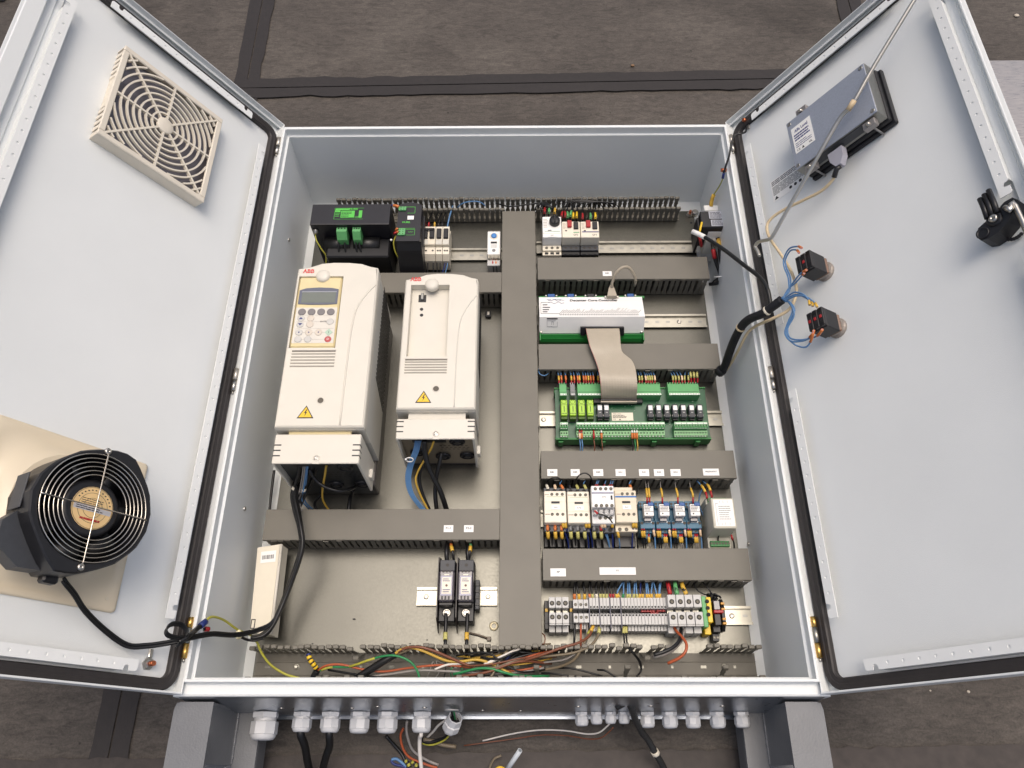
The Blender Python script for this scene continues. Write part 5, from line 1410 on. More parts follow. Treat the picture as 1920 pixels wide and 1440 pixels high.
for i, (a, b, dy) in enumerate(((1202, 1229, .002), (1231, 1248, .0025), (1219, 1236, -.0022))):
    x_0, x_1 = at(a, 1148, -.19).x, at(b, 1148, -.19).x
    t = thing('jumper_bar', ['longest', 'right hand', 'lowest'][i] + ' red jumper bar pressed into the narrow terminals', 'jumper', ((x_0 + x_1) / 2, yc + dy, -.198), group='red jumper bars'); off = t.location
    bx('bar', RED, t, off, (x_0, x_1, yc + dy - .0013, yc + dy + .0013), -.1978, -.1895, .0005)
    n = int((x_1 - x_0) / .0051)
    for k in range(n): bx('tooth', RED, t, off, (x_0 + .0008 + k * .0051, x_0 + .0036 + k * .0051, yc + dy - .0018, yc + dy + .0018), -.1894, -.188, .0004)
# earth terminal and relay terminal
x_0, x_1 = at(1318.5, 1152, -.17).x, at(1336, 1152, -.17).x
t = thing('earth_terminal', 'green and yellow earth terminal with three screw holes', 'terminal', ((x_0 + x_1) / 2, yc, PZ)); off = t.location
xm = (x_0 + x_1) / 2
bx('green_half', GREEN, t, off, (x_0, xm - .0002, yc - .03, yc + .026), PZ + .006, -.172, .001)
bx('yellow_half', YELLP, t, off, (xm, x_1, yc - .022, yc + .024), PZ + .006, -.17, .001)
bx('yellow_foot', YELLP, t, off, (xm - .004, x_1 - .001, yc - .04, yc - .0221), PZ + .006, -.192, .001)
for k in (-1, 0, 1): dot(HOLEL, t, (xm + .0012, yc + .004 + k * .012, -.1698), off, sc=.9)
x_0, x_1 = at(1338, 1150, -.175).x, at(1352, 1150, -.175).x
t = thing('relay_terminal', 'black relay terminal with clear relay and red lever', 'terminal', ((x_0 + x_1) / 2, yc, PZ)); off = t.location
bx('base', BLACK, t, off, (x_0, x_1, yc - .036, yc + .034), PZ + .006, -.192, .001)
bx('relay', SMOKE, t, off, (x_0 + .001, x_1 - .001, yc + .001, yc + .018), -.1919, -.172, .001)
bx('lever', RED, t, off, (x_0, x_1 + .004, yc - .005, yc + .0005), -.1919, -.17, .001)
bx('lower_relay', BLACK, t, off, (x_0 + .001, x_1 - .001, yc - .026, yc - .0055), -.1919, -.176, .001)
bx('foot', BLACK, t, off, (x_0, x_1 - .001, yc - .05, yc - .0362), PZ + .004, -.205, .001)
for yy, zz in ((yc + .028, -.1919), (yc - .043, -.2049)):
    for k in (0, 1): dot(SCREWW, t, (x_0 + (x_1 - x_0) * (.28 + .44 * k), yy, zz), off, sc=.7)
x_0, x_1 = at(1352.5, 1150, -.185).x, at(1358.5, 1150, -.185).x
t = thing('end_clamp', 'black end clamp with orange tabs at the right end of the terminal strip', 'end clamp', ((x_0 + x_1) / 2, yc, PZ), group='end clamps on the bottom rail'); off = t.location
mb = MB(off); mb.prism([(yc - .032, PZ + .006), (yc + .022, PZ + .006), (yc + .024, -.19), (yc + .006, -.18), (yc - .018, -.18), (yc - .034, -.195)], x_0, x_1, 'x'); mb.build('body', BLACK, t)
for yy in (.014, .004, -.014, -.022): bx('orange_tab', mat('amber_plastic', (206, 150, 60), .4), t, off, (x_0 - .0004, x_1 + .0006, yc + yy - .002, yc + yy + .002), -.188, -.1786, .0006)
# ------------------------------------------------------------------ fuse holders
zfh = -.155
for i, (u0, u1) in enumerate(((821, 852), (857, 888))):
    r = rect(u0, 1046, u1, 1160, zfh)
    t = thing('fuse_holder', ['dark fuse holder with clear cover, the left one of two', 'dark fuse holder with clear cover, the right one of two'][i], 'fuse holder', ctr(r, PZ), group='dark fuse holders on the short rail'); off = t.location
    bx('base', BLACK, t, off, r, PZ + .005, -.185, .0015)
    bx('upper_body', DGREY, t, off, sub(r, .04, .96, .80, .99), -.1849, -.165, .001)
    bx('clear_cover', SMOKE, t, off, sub(r, .03, .97, .28, .795), -.1849, zfh, .003)
    bx('label_bed', mat('bluish_plastic', (120, 120, 146), .2, coat=.5), t, off, sub(r, .16, .86, .37, .70), zfh + .0001, zfh + .0008, .0003)
    lb = bx('fuse_label', WHITEP, t, off, sub(r, .24, .80, .40, .67), zfh + .0009, zfh + .0014, 0)
    g = sub(r, .24, .80, .40, .67)
    mb = MB(off); rows(mb, *sub(g, .1, .9, .72, .95), 2, zfh + .0015, .4); rows(mb, *sub(g, .1, .9, .05, .3), 2, zfh + .0015, .4); stuff(mb.build('printed_text', INKB, lb))
    c = ctr(sub(g, .45, .55, .45, .55), zfh + .0015); mb = MB(off); mb.lathe([(.0022, 0), (.0022, .0004)], c, (0, 0, 1), 12, cap0=False); mb.build('label_dot', mat('brown_dot', (96, 70, 60), .5), lb)
    for k in range(3):
        bx('vent_slot', BLACK, t, off, sub(r, .22 + .2 * k, .33 + .2 * k, .29, .365), zfh + .0001, zfh + .0005, 0)
        dot(HOLE3, t, (r[0] + (r[1] - r[0]) * (.3 + .2 * k), r[2] + (r[3] - r[2]) * .77, zfh + .0001), off, sc=.8)
    bx('window_tab', WHITEP, t, off, sub(r, .36, .66, .705, .725), zfh + .0001, zfh + .0008, 0)
    bx('lower_ledge', BLACK, t, off, sub(r, .08, .9, .225, .275), -.1849, -.162, .001)
    c = ctr(sub(r, .4, .6, .12, .16), -.1848); mb = MB(off); mb.lathe([(.0085, 0), (.0085, .003), (.0045, .003), (.004, .001)], c, (0, 0, 1), 14, cap0=False); mb.build('clamp_screw', STEEL, t)
    dot(HOLE3, t, ctr(sub(r, .45, .55, .88, .92), -.1649), off, sc=1.2)
    x = r[0] - .0025
    mb = MB(off); mb.prism([(r[2] - .016, PZ + .012), (r[3] + .014, PZ + .012), (r[3] + .004, -.165), (r[2] + .004, -.165)], x, x + .0018, 'x'); mb.build('barrier_plate', mat('barrier_dark', (52, 46, 44), .4), t)
g0 = rect(891, 1087, 899, 1142, -.19)
t = thing('end_clamp', 'dark grey end clamp right of the fuse holders', 'end clamp', ctr(g0, PZ)); off = t.location
bx('body', DGREY, t, off, g0, PZ + .005, -.19, .001)
for k in range(4): bx('rib', BLACK, t, off, sub(g0, .05, .95, .12 + .22 * k, .2 + .22 * k), -.1899, -.188, .0004)
# ------------------------------------------------------------------ things on the left door
SK = -.0206                     # the door's inner skin
L2, R2 = LFRAME, RFRAME
def dbx(name, m, par, off, x0, x1, y0, y1, z0, z1, b=.0006):
    mb = MB(off); mb.box(x0, x1, y0, y1, z0, z1, b); return mb.build(name, m, par)
# filter grille
gx0, gx1, gy0, gy1 = -.3715, -.1525, .855, .079 + .995
ge = .2195
gx1 = gx0 + ge; gy0, gy1 = .8575, .8575 + ge
t = thing('filter_grille', 'square beige filter grille with round rings on the left door', 'grille', ((gx0 + gx1) / 2, (gy0 + gy1) / 2, SK), L2); off = ((gx0 + gx1) / 2, (gy0 + gy1) / 2, SK)
zf, fw = .007, .0115
for nm, a in (('frame_bar', (gx0, gx1, gy0, gy0 + fw)), ('frame_bar', (gx0, gx1, gy1 - fw, gy1)), ('frame_bar', (gx0, gx0 + fw, gy0 + fw + .0002, gy1 - fw - .0002)), ('frame_bar', (gx1 - fw, gx1, gy0 + fw + .0002, gy1 - fw - .0002))):
    dbx(nm, BEIGEG, t, off, *a, zf - .005, zf, .0015)
for a in ((gx0 + .001, gx1 - .001, gy0 + .001, gy0 + .003), (gx0 + .001, gx1 - .001, gy1 - .003, gy1 - .001), (gx1 - .003, gx1 - .001, gy0 + .0032, gy1 - .0032)):
    dbx('side_wall', BEIGEG, t, off, *a, SK, zf - .0051, .0004)
for i in range(15):                  # clip fingers on the outer side wall
    yy = gy0 + .004 + i * (ge - .008) / 15
    if 5 <= i <= 9:
        dbx('side_wall', BEIGEG, t, off, gx0 + .003, gx0 + .005, yy, yy + .0141, SK, zf - .0051, .0003)
    else:
        dbx('clip_finger', BEIGEG, t, off, gx0 + .0015, gx0 + .0045, yy, yy + .0085, SK, zf - .0051, .0008)
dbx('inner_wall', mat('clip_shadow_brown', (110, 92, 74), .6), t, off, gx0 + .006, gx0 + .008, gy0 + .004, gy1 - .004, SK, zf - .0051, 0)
cx, cy = (gx0 + gx1) / 2, (gy0 + gy1) / 2
hw = ge / 2 - fw
cr = .012
for k in range(1, 11):
    rr = .0145 + k * .0124
    seg = []; cur = []
    N = 144
    pts = [(cx + rr * cos(2 * pi * i / N), cy + rr * sin(2 * pi * i / N)) for i in range(N)]
    ok = [abs(p[0] - cx) < hw and abs(p[1] - cy) < hw for p in pts]
    def ribpoly(P, closed):
        mb = MB(off)
        w_ = .0016
        rings = []
        for p in P:
            d = Vector((p[0] - cx, p[1] - cy)).normalized()
            a, b = Vector(p) - d * w_, Vector(p) + d * w_
            rings.append([(a.x, a.y, zf - .006), (b.x, b.y, zf - .006), (b.x, b.y, zf - .0012), (a.x, a.y, zf - .0012)])
        if closed: rings.append(rings[0])
        mb.loft(rings, cap0=not closed, cap1=not closed, flip=True); mb.build('grille_ring', BEIGEG, t)
    if all(ok): ribpoly(pts, True)
    else:
        st = next(i for i in range(N) if ok[i] and not ok[i - 1]) if any(ok) else None
        if st is None: continue
        cur = []
        for i in range(N + 1):
            j = (st + i) % N
            if ok[j] and i < N: cur.append(pts[j])
            else:
                if len(cur) > 1: ribpoly(cur, False)
                cur = []
for k in range(8):
    a = pi / 4 * k
    L = hw / max(abs(cos(a)), abs(sin(a))) + .001
    p0 = Vector((cx + .0145 * cos(a), cy + .0145 * sin(a))); p1 = Vector((cx + L * cos(a), cy + L * sin(a))); q = Vector((-sin(a), cos(a))) * .0019
    mb = MB(off); mb.prism([tuple(p0 - q), tuple(p1 - q), tuple(p1 + q), tuple(p0 + q)], zf - .0065, zf - .0008); mb.build('grille_spoke', BEIGEG, t)
mb = MB(off); mb.lathe([(.0165, -.0065), (.0165, -.0005), (.0155, .0002), (.004, .0003)], (cx, cy, zf), (0, 0, 1), 24, cap0=False); mb.build('grille_hub', BEIGEG, t)
for i in range(15):
    yy = gy0 + fw - .006 + i * .0143
    mb = MB(off); mb.prism([(yy, SK + .002), (yy + .0165, SK + .011), (yy + .0165, SK + .0116), (yy, SK + .0028)], gx0 + .0085, gx1 - .0035, 'x'); mb.build('louvre', FILTER, t)
dbx('filter_back', DGREY, t, off, gx0 + .0085, gx1 - .0035, gy0 + .0035, gy1 - .0035, SK + .0003, SK + .0012, 0)
# fan housing plate and fan
px0, px1, py0, py1 = -.372, -.131, .0865, .328
pc = ((px0 + px1) / 2, (py0 + py1) / 2, SK)
t = thing('fan_housing', 'square cream plastic fan housing on the left door', 'fan housing', pc, L2)
fcx, fcy = -.2515, .204
mb = MB(pc)
def sq(h, z, c=None, n=8, r=.012):
    out = []
    cxx, cyy = c or (pc[0], pc[1])
    for qx, qy, a0 in ((1, 1, 0), (-1, 1, pi / 2), (-1, -1, pi), (1, -1, 3 * pi / 2)):
        for k in range(n):
            a = a0 + pi / 2 * k / (n - 1); out.append((cxx + qx * (h - r) + r * cos(a), cyy + qy * (h - r) + r * sin(a), z))
    return out
h0 = (px1 - px0) / 2
mb.loft([sq(h0, SK, r=.006), sq(h0, SK + .0045, r=.006), sq(h0 - .003, SK + .006, r=.006), sq(h0 - .010, SK + .006, r=.03), sq(h0 - .014, SK + .0048, r=.036), sq(h0 - .026, SK + .012, (fcx * .5 + pc[0] * .5, fcy * .5 + pc[1] * .5), r=.07), sq(.088, SK + .040, (fcx, fcy), r=.085)], cap0=False, smooth=True)
mb.build('plate', mat('fan_plate_cream', (219, 206, 181), .3, var=.03, scale=15), t)
for (sx_, sy_) in ((-1, -1), (1, -1), (1, 1)):
    mb = MB(pc); mb.lathe([(.003, 0), (.003, .0006)], (pc[0] + sx_ * .102, pc[1] + sy_ * .102, SK + .0062), (0, 0, 1), 10, cap0=False); mb.build('boss', BEIGE, t)
fo = (fcx, fcy, SK + .041)
t = thing('fan', 'round black axial fan with chrome wire guard on the left door', 'fan', fo, L2)
zt = .079; zb_ = SK + .0402
oct_ = []
for a, r_ in ((8, .089), (30, .091), (52, .094), (66, .101), (80, .094), (96, .087), (115, .084), (140, .083), (160, .087), (180, .089), (200, .089), (222, .087), (240, .094), (252, .101), (266, .096), (284, .088), (305, .086), (330, .087), (350, .088)):
    oct_.append((fcx + r_ * cos(radians(a)), fcy + r_ * sin(radians(a))))
N = 40
def at_ang(a):
    best = None
    a %= 2 * pi
    for i in range(len(oct_)):
        p, q = Vector(oct_[i]) - Vector((fcx, fcy)), Vector(oct_[(i + 1) % len(oct_)]) - Vector((fcx, fcy))
        d = Vector((cos(a), sin(a)))
        e = q - p; den = d.x * e.y - d.y * e.x
        if abs(den) < 1e-9: continue
        s_ = (p.x * e.y - p.y * e.x) / den; u_ = (p.x * d.y - p.y * d.x) / den
        if s_ > 0 and -1e-6 <= u_ <= 1 + 1e-6: best = s_
    return best or .088
outer = [at_ang(2 * pi * i / N) for i in range(N)]
def fring(rf, z): return [(fcx + (outer[i] if rf is None else (rf if rf > 0 else outer[i] + rf)) * cos(2 * pi * i / N), fcy + (outer[i] if rf is None else (rf if rf > 0 else outer[i] + rf)) * sin(2 * pi * i / N), z) for i in range(N)]
mb = MB(fo); mb.loft([fring(None, zb_), fring(None, zt - .003), fring(-.002, zt), fring(.0785, zt), fring(.077, zt - .002), fring(.076, zb_ + .004)], cap0=True, cap1=True, smooth=False); mb.build('fan_frame', BLACK, t)
mb = MB(fo); mb.lathe([(.042, zb_ + .01 - zb_), (.042, zt - .01 - zb_), (.039, zt - .006 - zb_), (.036, zt - .0055 - zb_)], (fcx, fcy, zb_), (0, 0, 1), 28, cap0=False); mb.build('hub', BLACK, t)
for k in range(7):
    mb = MB(fo); a0 = 2 * pi * k / 7
    rg = []
    for rr in (.041, .058, .074):
        w_ = .36 - (rr - .041) * 1.5
        rg.append([(fcx + rr * cos(a0 + s_ * w_ + dz * .0), fcy + rr * sin(a0 + s_ * w_), zb_ + .024 + s_ * .012 + dz) for s_, dz in ((-1, -.001), (0, -.003), (1, -.001), (1, .001), (0, -.001), (-1, .001))])
    mb.loft(rg, smooth=True); mb.build('blade', RUBBER, t)
mb = MB(fo); mb.lathe([(.0305, 0), (.0305, .0006)], (fcx, fcy, zt - .0054), (0, 0, 1), 28, cap0=False); fl2 = mb.build('fan_label', FANLBL, t)
lz2 = zt - .0047
mb = MB(fo)
for rr in (.0295, .0215, .014): 
    mb.tube([(fcx + rr * cos(2 * pi * i / 36), fcy + rr * sin(2 * pi * i / 36), lz2) for i in range(36)], .0003, 4, closed=True)
for a, rr, w_ in [(radians(20 + 12 * k), .0255, .0022) for k in range(12)]:
    mb.box(fcx + rr * cos(a) - w_ / 2, fcx + rr * cos(a) + w_ / 2, fcy + rr * sin(a) - .0008, fcy + rr * sin(a) + .0008, lz2, lz2 + .0002)
stuff(mb.build('printed_rings', INK, fl2))
dbx('label_band', mat('silver_band', (206, 204, 206), .3, .3, var=.05), fl2, fo, fcx - .0275, fcx + .0275, fcy - .0055, fcy + .0015, lz2, lz2 + .0003, 0)
mb = MB(fo); rows(mb, fcx - .024, fcx + .02, fcy - .005, fcy + .001, 2, lz2 + .0003, .4); rows(mb, fcx - .018, fcx + .018, fcy + .004, fcy + .013, 3, lz2, .3); stuff(mb.build('printed_text', INK, fl2))
mb = MB(fo); rows(mb, fcx - .015, fcx + .015, fcy - .0195, fcy - .0145, 1, lz2, .6, .02); stuff(mb.build('red_print', RED, fl2))
zg = zt + .0025
for rr in (.0465, .0525, .0585, .0648, .0708, .0772):
    mb = MB(fo); mb.tube([(fcx + rr * cos(2 * pi * i / 56), fcy + rr * sin(2 * pi * i / 56), zg) for i in range(56)], .0009, 6, closed=True); mb.build('guard_ring', CHROME, t)
gv = radians(91)
for a, L0, L1 in ((gv, -.0845, .0845), (gv - pi / 2, -.0785, .0785)):
    d = Vector((cos(a), sin(a), 0)); c = Vector((fcx, fcy, zg + .0018))
    P = [c + d * L0 - Vector((0, 0, .0035 if abs(L0) > .08 else 0)), c + d * L0 * .92, c, c + d * L1 * .92, c + d * L1 - Vector((0, 0, .0035 if L1 > .08 else 0))]
    mb = MB(fo); mb.tube(P, .0011, 6); mb.build('guard_wire', CHROME, t)
    if abs(L0) > .08:
        for L in (L0, L1):
            p = c + d * L; mb = MB(fo); mb.lathe([(.0052, 0), (.0052, .0016), (.004, .0032), (.0016, .0034), (.0012, .0018)], (p.x, p.y, zt + .0003), (0, 0, 1), 14, cap0=False); mb.build('guard_screw', STEEL, t)
# terminal box on the fan's side
bxp = [(fcx - .045, fcy - .066), (fcx - .071, fcy - .045), (fcx - .097, fcy - .053), (fcx - .094, fcy - .085), (fcx - .062, fcy - .108), (fcx - .022, fcy - .098), (fcx - .018, fcy - .088)]
bxp = [(fcx + .060, fcy - .0), ] and [(fcx - .0 - x, y) for x, y in [(.083, fcy - .02), (.100, fcy - .038), (.100, fcy - .07), (.066, fcy - .094), (.025, fcy - .092), (.02, fcy - .087), (.055, fcy - .068)]]
mb = MB(fo); mb.prism(bxp, zb_ + .002, zb_ + .030); mb.build('terminal_box', DGREY, t)
dbx('cable_plug', BLACK, t, fo, fcx - .024, fcx - .002, fcy - .104, fcy - .0885, zb_ + .002, zb_ + .020, .003)
q = dl(L2, 47, 965, .035); dbx('side_plate', DGREY, t, fo, fcx - .0895, fcx - .0875, fcy - .02, fcy + .03, zb_ + .01, zb_ + .04, .0005)
# copper earth studs on both doors
for F, (u, v), lb in ((L2, (284, 1244), 'copper tipped earth stud in the lower corner of the left door'), (R2, (1397, 226), 'copper tipped earth stud in the upper corner of the right door')):
    p = dl(F, u, v, SK + .01); p.z = SK
    t = thing('earth_stud', lb, 'stud', p, F, 'copper tipped earth studs')
    mb = MB(p); mb.lathe([(.010, 0), (.010, .0016), (.0075, .0018), (.0075, .007), (.005, .0074)], p, (0, 0, 1), 6, smooth=False); mb.build('nut', STEEL, t)
    mb = MB(p); mb.cyl((p.x, p.y, SK + .0074), (p.x, p.y, SK + .0165), .0042, .004, 12); mb.build('threaded_end', COPPER, t)
    s_ = 1 if F is L2 else -1
    mb = MB(p); mb.box(p.x - .0035, p.x + .0035, p.y + s_ * .009, p.y + s_ * .022, SK + .0018, SK + .0045, .0012); mb.build('cable_lug', STEEL, t)
# ------------------------------------------------------------------ things on the right door
hx0, hx1, hy0, hy1 = .166, .3425, .9095, 1.030
hc = ((hx0 + hx1) / 2, (hy0 + hy1) / 2, SK)
t = thing('operator_panel', 'flat grey metal back of an operator panel with white nameplate', 'operator panel', hc, R2)
zt = .030
dbx('bezel', BLACK, t, hc, hx0 + .004, hx1 + .008, hy0 - .008, hy1 + .003, SK, SK + .010, .002)
dbx('bezel_step', BLACK, t, hc, hx0 + .004, hx1 + .003, hy0 - .004, hy1 + .0005, SK + .0102, SK + .020, .002)
dbx('housing', HMI, t, hc, hx0, hx1, hy0, hy1, SK + .0202, zt, .0008)
dbx('housing_rim', ALU, t, hc, hx0 + .001, hx1 + .0005, hy0 - .0008, hy1 + .0004, SK + .0206, zt - .001, .0004)
dbx('side_recess', DGREY, t, hc, hx0 + .03, hx0 + .145, hy0 - .0026, hy0 - .0009, SK + .028, zt - .004, .0003)
for sx_ in (hx0 + .007, hx1 - .007):
    for sy_ in (hy0 + .007, hy1 - .007):
        mb = MB(hc); mb.lathe([(.0042, 0), (.0042, .0007), (.0026, .0007), (.002, .0001)], (sx_, sy_, zt + .0001), (0, 0, 1), 12, cap0=False); mb.build('screw', STEEL, t)
lx0, lx1, ly0, ly1 = hx0 + .008, hx0 + .053, hy0 + .0245, hy0 + .098
lb = dbx('nameplate', WHITE, t, hc, lx0, lx1, ly0 + .01, ly1, zt + .0003, zt + .0007, .0)
text('Alfa Laval', .0098, INKB, lb, Vector((lx0 + .0225, ly1 - .011, zt + .0009)) - Vector(hc), 'nameplate_lettering', bold=.00025, sx=.82)
mb = MB(hc); rows(mb, lx0 + .004, lx1 - .004, ly1 - .036, ly1 - .018, 3, zt + .0008, .55, .15); rows(mb, lx0 + .004, lx1 - .004, ly0 + .021, ly1 - .039, 3, zt + .0008, .32); stuff(mb.build('printed_text', INKB, lb))
text('CE', .0075, INK, lb, Vector((lx0 + .008, ly0 + .0155, zt + .0009)) - Vector(hc), 'nameplate_lettering')
text('UL', .006, INK, lb, Vector((lx1 - .009, ly0 + .0155, zt + .0009)) - Vector(hc), 'nameplate_lettering', bold=.0002)
mb = MB(hc); c_ = (lx0 + .0185, ly0 + .0155); mb.prism([(c_[0] - .003, c_[1] - .0025), (c_[0] + .003, c_[1] - .0025), (c_[0], c_[1] + .0032)], zt + .0008, zt + .0011); mb.build('triangle_mark', INK, lb)
for xx, yy in ((hx0 + .028, hy0 - .0105), (hx1 - .022, hy0 - .0105), (hx0 + .035, hy1 + .0075)):
    cl = dbx('mounting_clamp', mat('clamp_grey', (150, 146, 144), .4, .5, var=.05), t, hc, xx - .012, xx + .012, yy - .006, yy + .009, zt - .016, zt - .004, .001)
    mb = MB(hc); mb.lathe([(.0042, 0), (.0042, .003), (.002, .0055)], (xx, yy, zt - .0039), (0, 0, 1), 10, cap0=False); mb.build('clamp_screw', STEEL, cl)
    mb = MB(hc); mb.cyl((xx, yy - .0005, zt - .016), (xx, yy - .0005, SK + .002), .002, None, 8); mb.build('clamp_foot', MGREY, cl)
# plug
q0 = dl(R2, 1563, 275, .02)
t = thing('cable_plug', 'grey plastic data plug below the operator panel', 'plug', q0, R2)
mb = MB(q0); mb.prism([(q0.x - .013, hy0 - .0105), (q0.x + .017, hy0 - .0105), (q0.x + .016, hy0 - .030), (q0.x + .007, hy0 - .046), (q0.x - .003, hy0 - .046), (q0.x - .012, hy0 - .030)], .010, .024); mb.build('hood', mat('plug_grey', (160, 160, 170), .4, var=.03), t)
for dx in (-.009, .0135): 
    mb = MB(q0); mb.cyl((q0.x + dx, hy0 - .005, .016), (q0.x + dx, hy0 - .019, .016), .0032, None, 8); mb.build('jack_screw', STEEL, t)
PLUG = Vector((q0.x + .002, hy0 - .046, .017))
# printed sticker on the door
A, B, C_, D_ = (dl(R2, *p, SK) for p in ((1444, 343), (1503, 309), (1512, 318), (1454, 378)))
sx0, sx1, sy0, sy1 = A.x, A.x + .092, dl(R2, 1454, 378, SK).y, A.y
sc_ = ((sx0 + sx1) / 2, (sy0 + sy1) / 2, SK)
t = thing('rating_sticker', 'white printed sticker partly under the operator panel on the right door', 'sticker', sc_, R2)
dbx('paper', WHITE, t, sc_, sx0, sx1, sy0, sy1, SK + .0001, SK + .0005, 0)
mb = MB(sc_); rows(mb, sx0 + .003, sx1 - .02, sy1 - .014, sy1 - .002, 3, SK + .0005, .5, .5); rows(mb, sx0 + .003, sx1 - .006, sy0 + .014, sy1 - .016, 9, SK + .0005, .4, .08); stuff(mb.build('printed_text', mat('legend_print', (84, 84, 86), .6), t))
mb = MB(sc_); mb.prism([(sx0 + .004, sy0 + .003), (sx0 + .014, sy0 + .003), (sx0 + .009, sy0 + .011)], SK + .0005, SK + .0008); mb.build('printed_symbol', INK, t)
for k, xx in enumerate((.045, .057, .069)):
    mb = MB(sc_); mb.lathe([(.0036, 0), (.0036, .0003)], (sx0 + xx, sy0 + .008, SK + .0005), (0, 0, 1), 12, cap0=False); mb.build('printed_symbol', INK, t)
text('CE', .006, INK, t, Vector((sx1 - .008, sy0 + .02, SK + .0007)) - Vector(sc_), 'printed_lettering')
# push button backs
for (u, v, lb) in ((1510, 492, 'black contact block, the upper of two on the right door'), (1532, 599, 'black contact block, the lower of two on the right door')):
    p = dl(R2, u, v, .036); c = Vector((p.x, p.y, SK))
    t = thing('contact_block', lb, 'contact block', c, R2, 'button contact blocks on the right door')
    mb = MB(c); mb.lathe([(.0185, 0), (.0185, .004), (.016, .006), (.016, .012)], c, (0, 0, 1), 18, cap0=False, smooth=False); mb.build('lock_nut', mat('nut_taupe', (150, 142, 134), .35, .3, var=.05), t)
    dbx('collar', mat('amber_clear', (120, 92, 74), .25, coat=.4), t, c, c.x - .014, c.x + .016, c.y - .017, c.y + .017, SK + .0122, SK + .018, .002)
    dbx('block_body', BLACK, t, c, c.x - .017, c.x + .015, c.y - .019, c.y + .019, SK + .0182, .033, .0015)
    for k in range(3):
        mb_ = dbx('contact_module', BLACK, t, c, c.x - .017 + .0112 * k, c.x - .0068 + .0112 * k, c.y - .018, c.y + .018, .0332, .040, .001)
        for e in (-.012, .012):
            dbx('terminal_port', mat('port_shadow', (10, 10, 11), .6), mb_, c, c.x - .0148 + .0112 * k, c.x - .009 + .0112 * k, c.y + e - .003, c.y + e + .003, .0401, .0405, 0)
        if lb.count('lower') or k == 1: dbx('red_tab', RED, mb_, c, c.x - .0145 + .0112 * k, c.x - .0095 + .0112 * k, c.y - .003, c.y + .003, .0401, .0412, .0004)
# black cam lock with linkage
p = dl(R2, 1871, 412, .01); c = Vector((p.x, p.y, SK))
t = thing('door_lock', 'black plastic cam lock with bolt at the right door edge', 'lock', c, R2)
prof = [(-.034, -.010), (-.030, -.019), (-.02, -.023), (-.004, -.021), (.012, -.012), (.028, .004), (.033, .014), (.028, .021), (.016, .021), (.004, .014), (-.016, .006), (-.028, .002)]
mb = MB(c); mb.prism([(c.x + a, c.y + b) for a, b in prof], SK + .001, .012); mb.build('cam_plate', BLACK, t)
for k, dx in enumerate((-.011, -.0035, .004)):
    mb = MB(c); mb.tube([(c.x + dx, c.y + .008, .0145), (c.x + dx + .001, c.y + .026, .0165), (c.x + dx - .001, c.y + .046 + .003 * k, .014)], .0042, 8); mb.build('finger_grip', BLACK, t)
mb = MB(c); mb.lathe([(.0115, -.01), (.0115, .002), (.009, .003)], (c.x - .003, c.y + .002, .0122), (0, 0, 1), 18, cap0=False); mb.build('boss', BLACK, t)
mb = MB(c); mb.lathe([(.0065, 0), (.0065, .002), (.005, .0035), (.0025, .0035), (.002, .0015)], (c.x - .003, c.y + .002, .0153), (0, 0, 1), 16, cap0=False); mb.build('bolt', STEEL, t)
mb = MB(c); mb.lathe([(.0095, 0), (.0095, .002), (.0075, .002), (.006, -.004)], (c.x - .024, c.y - .01, .0121), (0, 0, 1), 16, cap0=False); mb.build('eyelet', BLACK, t)
for k in range(6):
    a = -2.2 + k * .22; mb = MB(c); mb.sphere((c.x + .006 + .017 * cos(a), c.y - .010 + .017 * sin(a), SK + .006), .003, 6, 4); mb.build('knurl', BLACK, t)
a_ = Vector((c.x + .017, c.y + .008, .016)); 
t = thing('lock_rod', 'steel rod hooked into the black cam lock of the right door', 'rod', a_, R2)
b_ = dl(R2, 1912, 470, 0)
mb = MB(a_); mb.tube(spline([a_ - Vector((.002, -.006, .012)), a_, a_ + Vector((.005, -.010, .004)), a_ + Vector((.012, -.03, -.006)), a_ + Vector((.014, -.40, -.008))], 5), .0042, 8); mb.build('rod', STEEL, t)
# door stay rod lying across the right door
P = [dl(R2, *q) for q in ((1424, 480, .030), (1420, 470, .031), (1416, 462, .032), (1422, 454, .034), (1432, 451, .035), (1441, 449, .036), (1449, 442, .037), (1470, 405, .04), (1530, 300, .05), (1575, 222, .05), (1598, 196, .05), (1640, 122, .045), (1718, -6, .035), (1760, -75, .03))]
t = thing('door_stay', 'long bent aluminium stay rod lying diagonally across the right door', 'stay rod', P[8], R2)
mb = MB(P[8]); mb.tube(spline(P, 5), .0036, 8); mb.build('rod', mat('satin_aluminium', (196, 192, 182), .3, .9, var=.04), t)
q, q2 = dl(R2, 1590, 207, .05), dl(R2, 1602, 188, .05)
mb = MB(P[8]); mb.tube([q, q2], .0049, 10); mb.build('tape_sleeve', mat('tan_tape', (206, 184, 148), .5, var=.04), t)
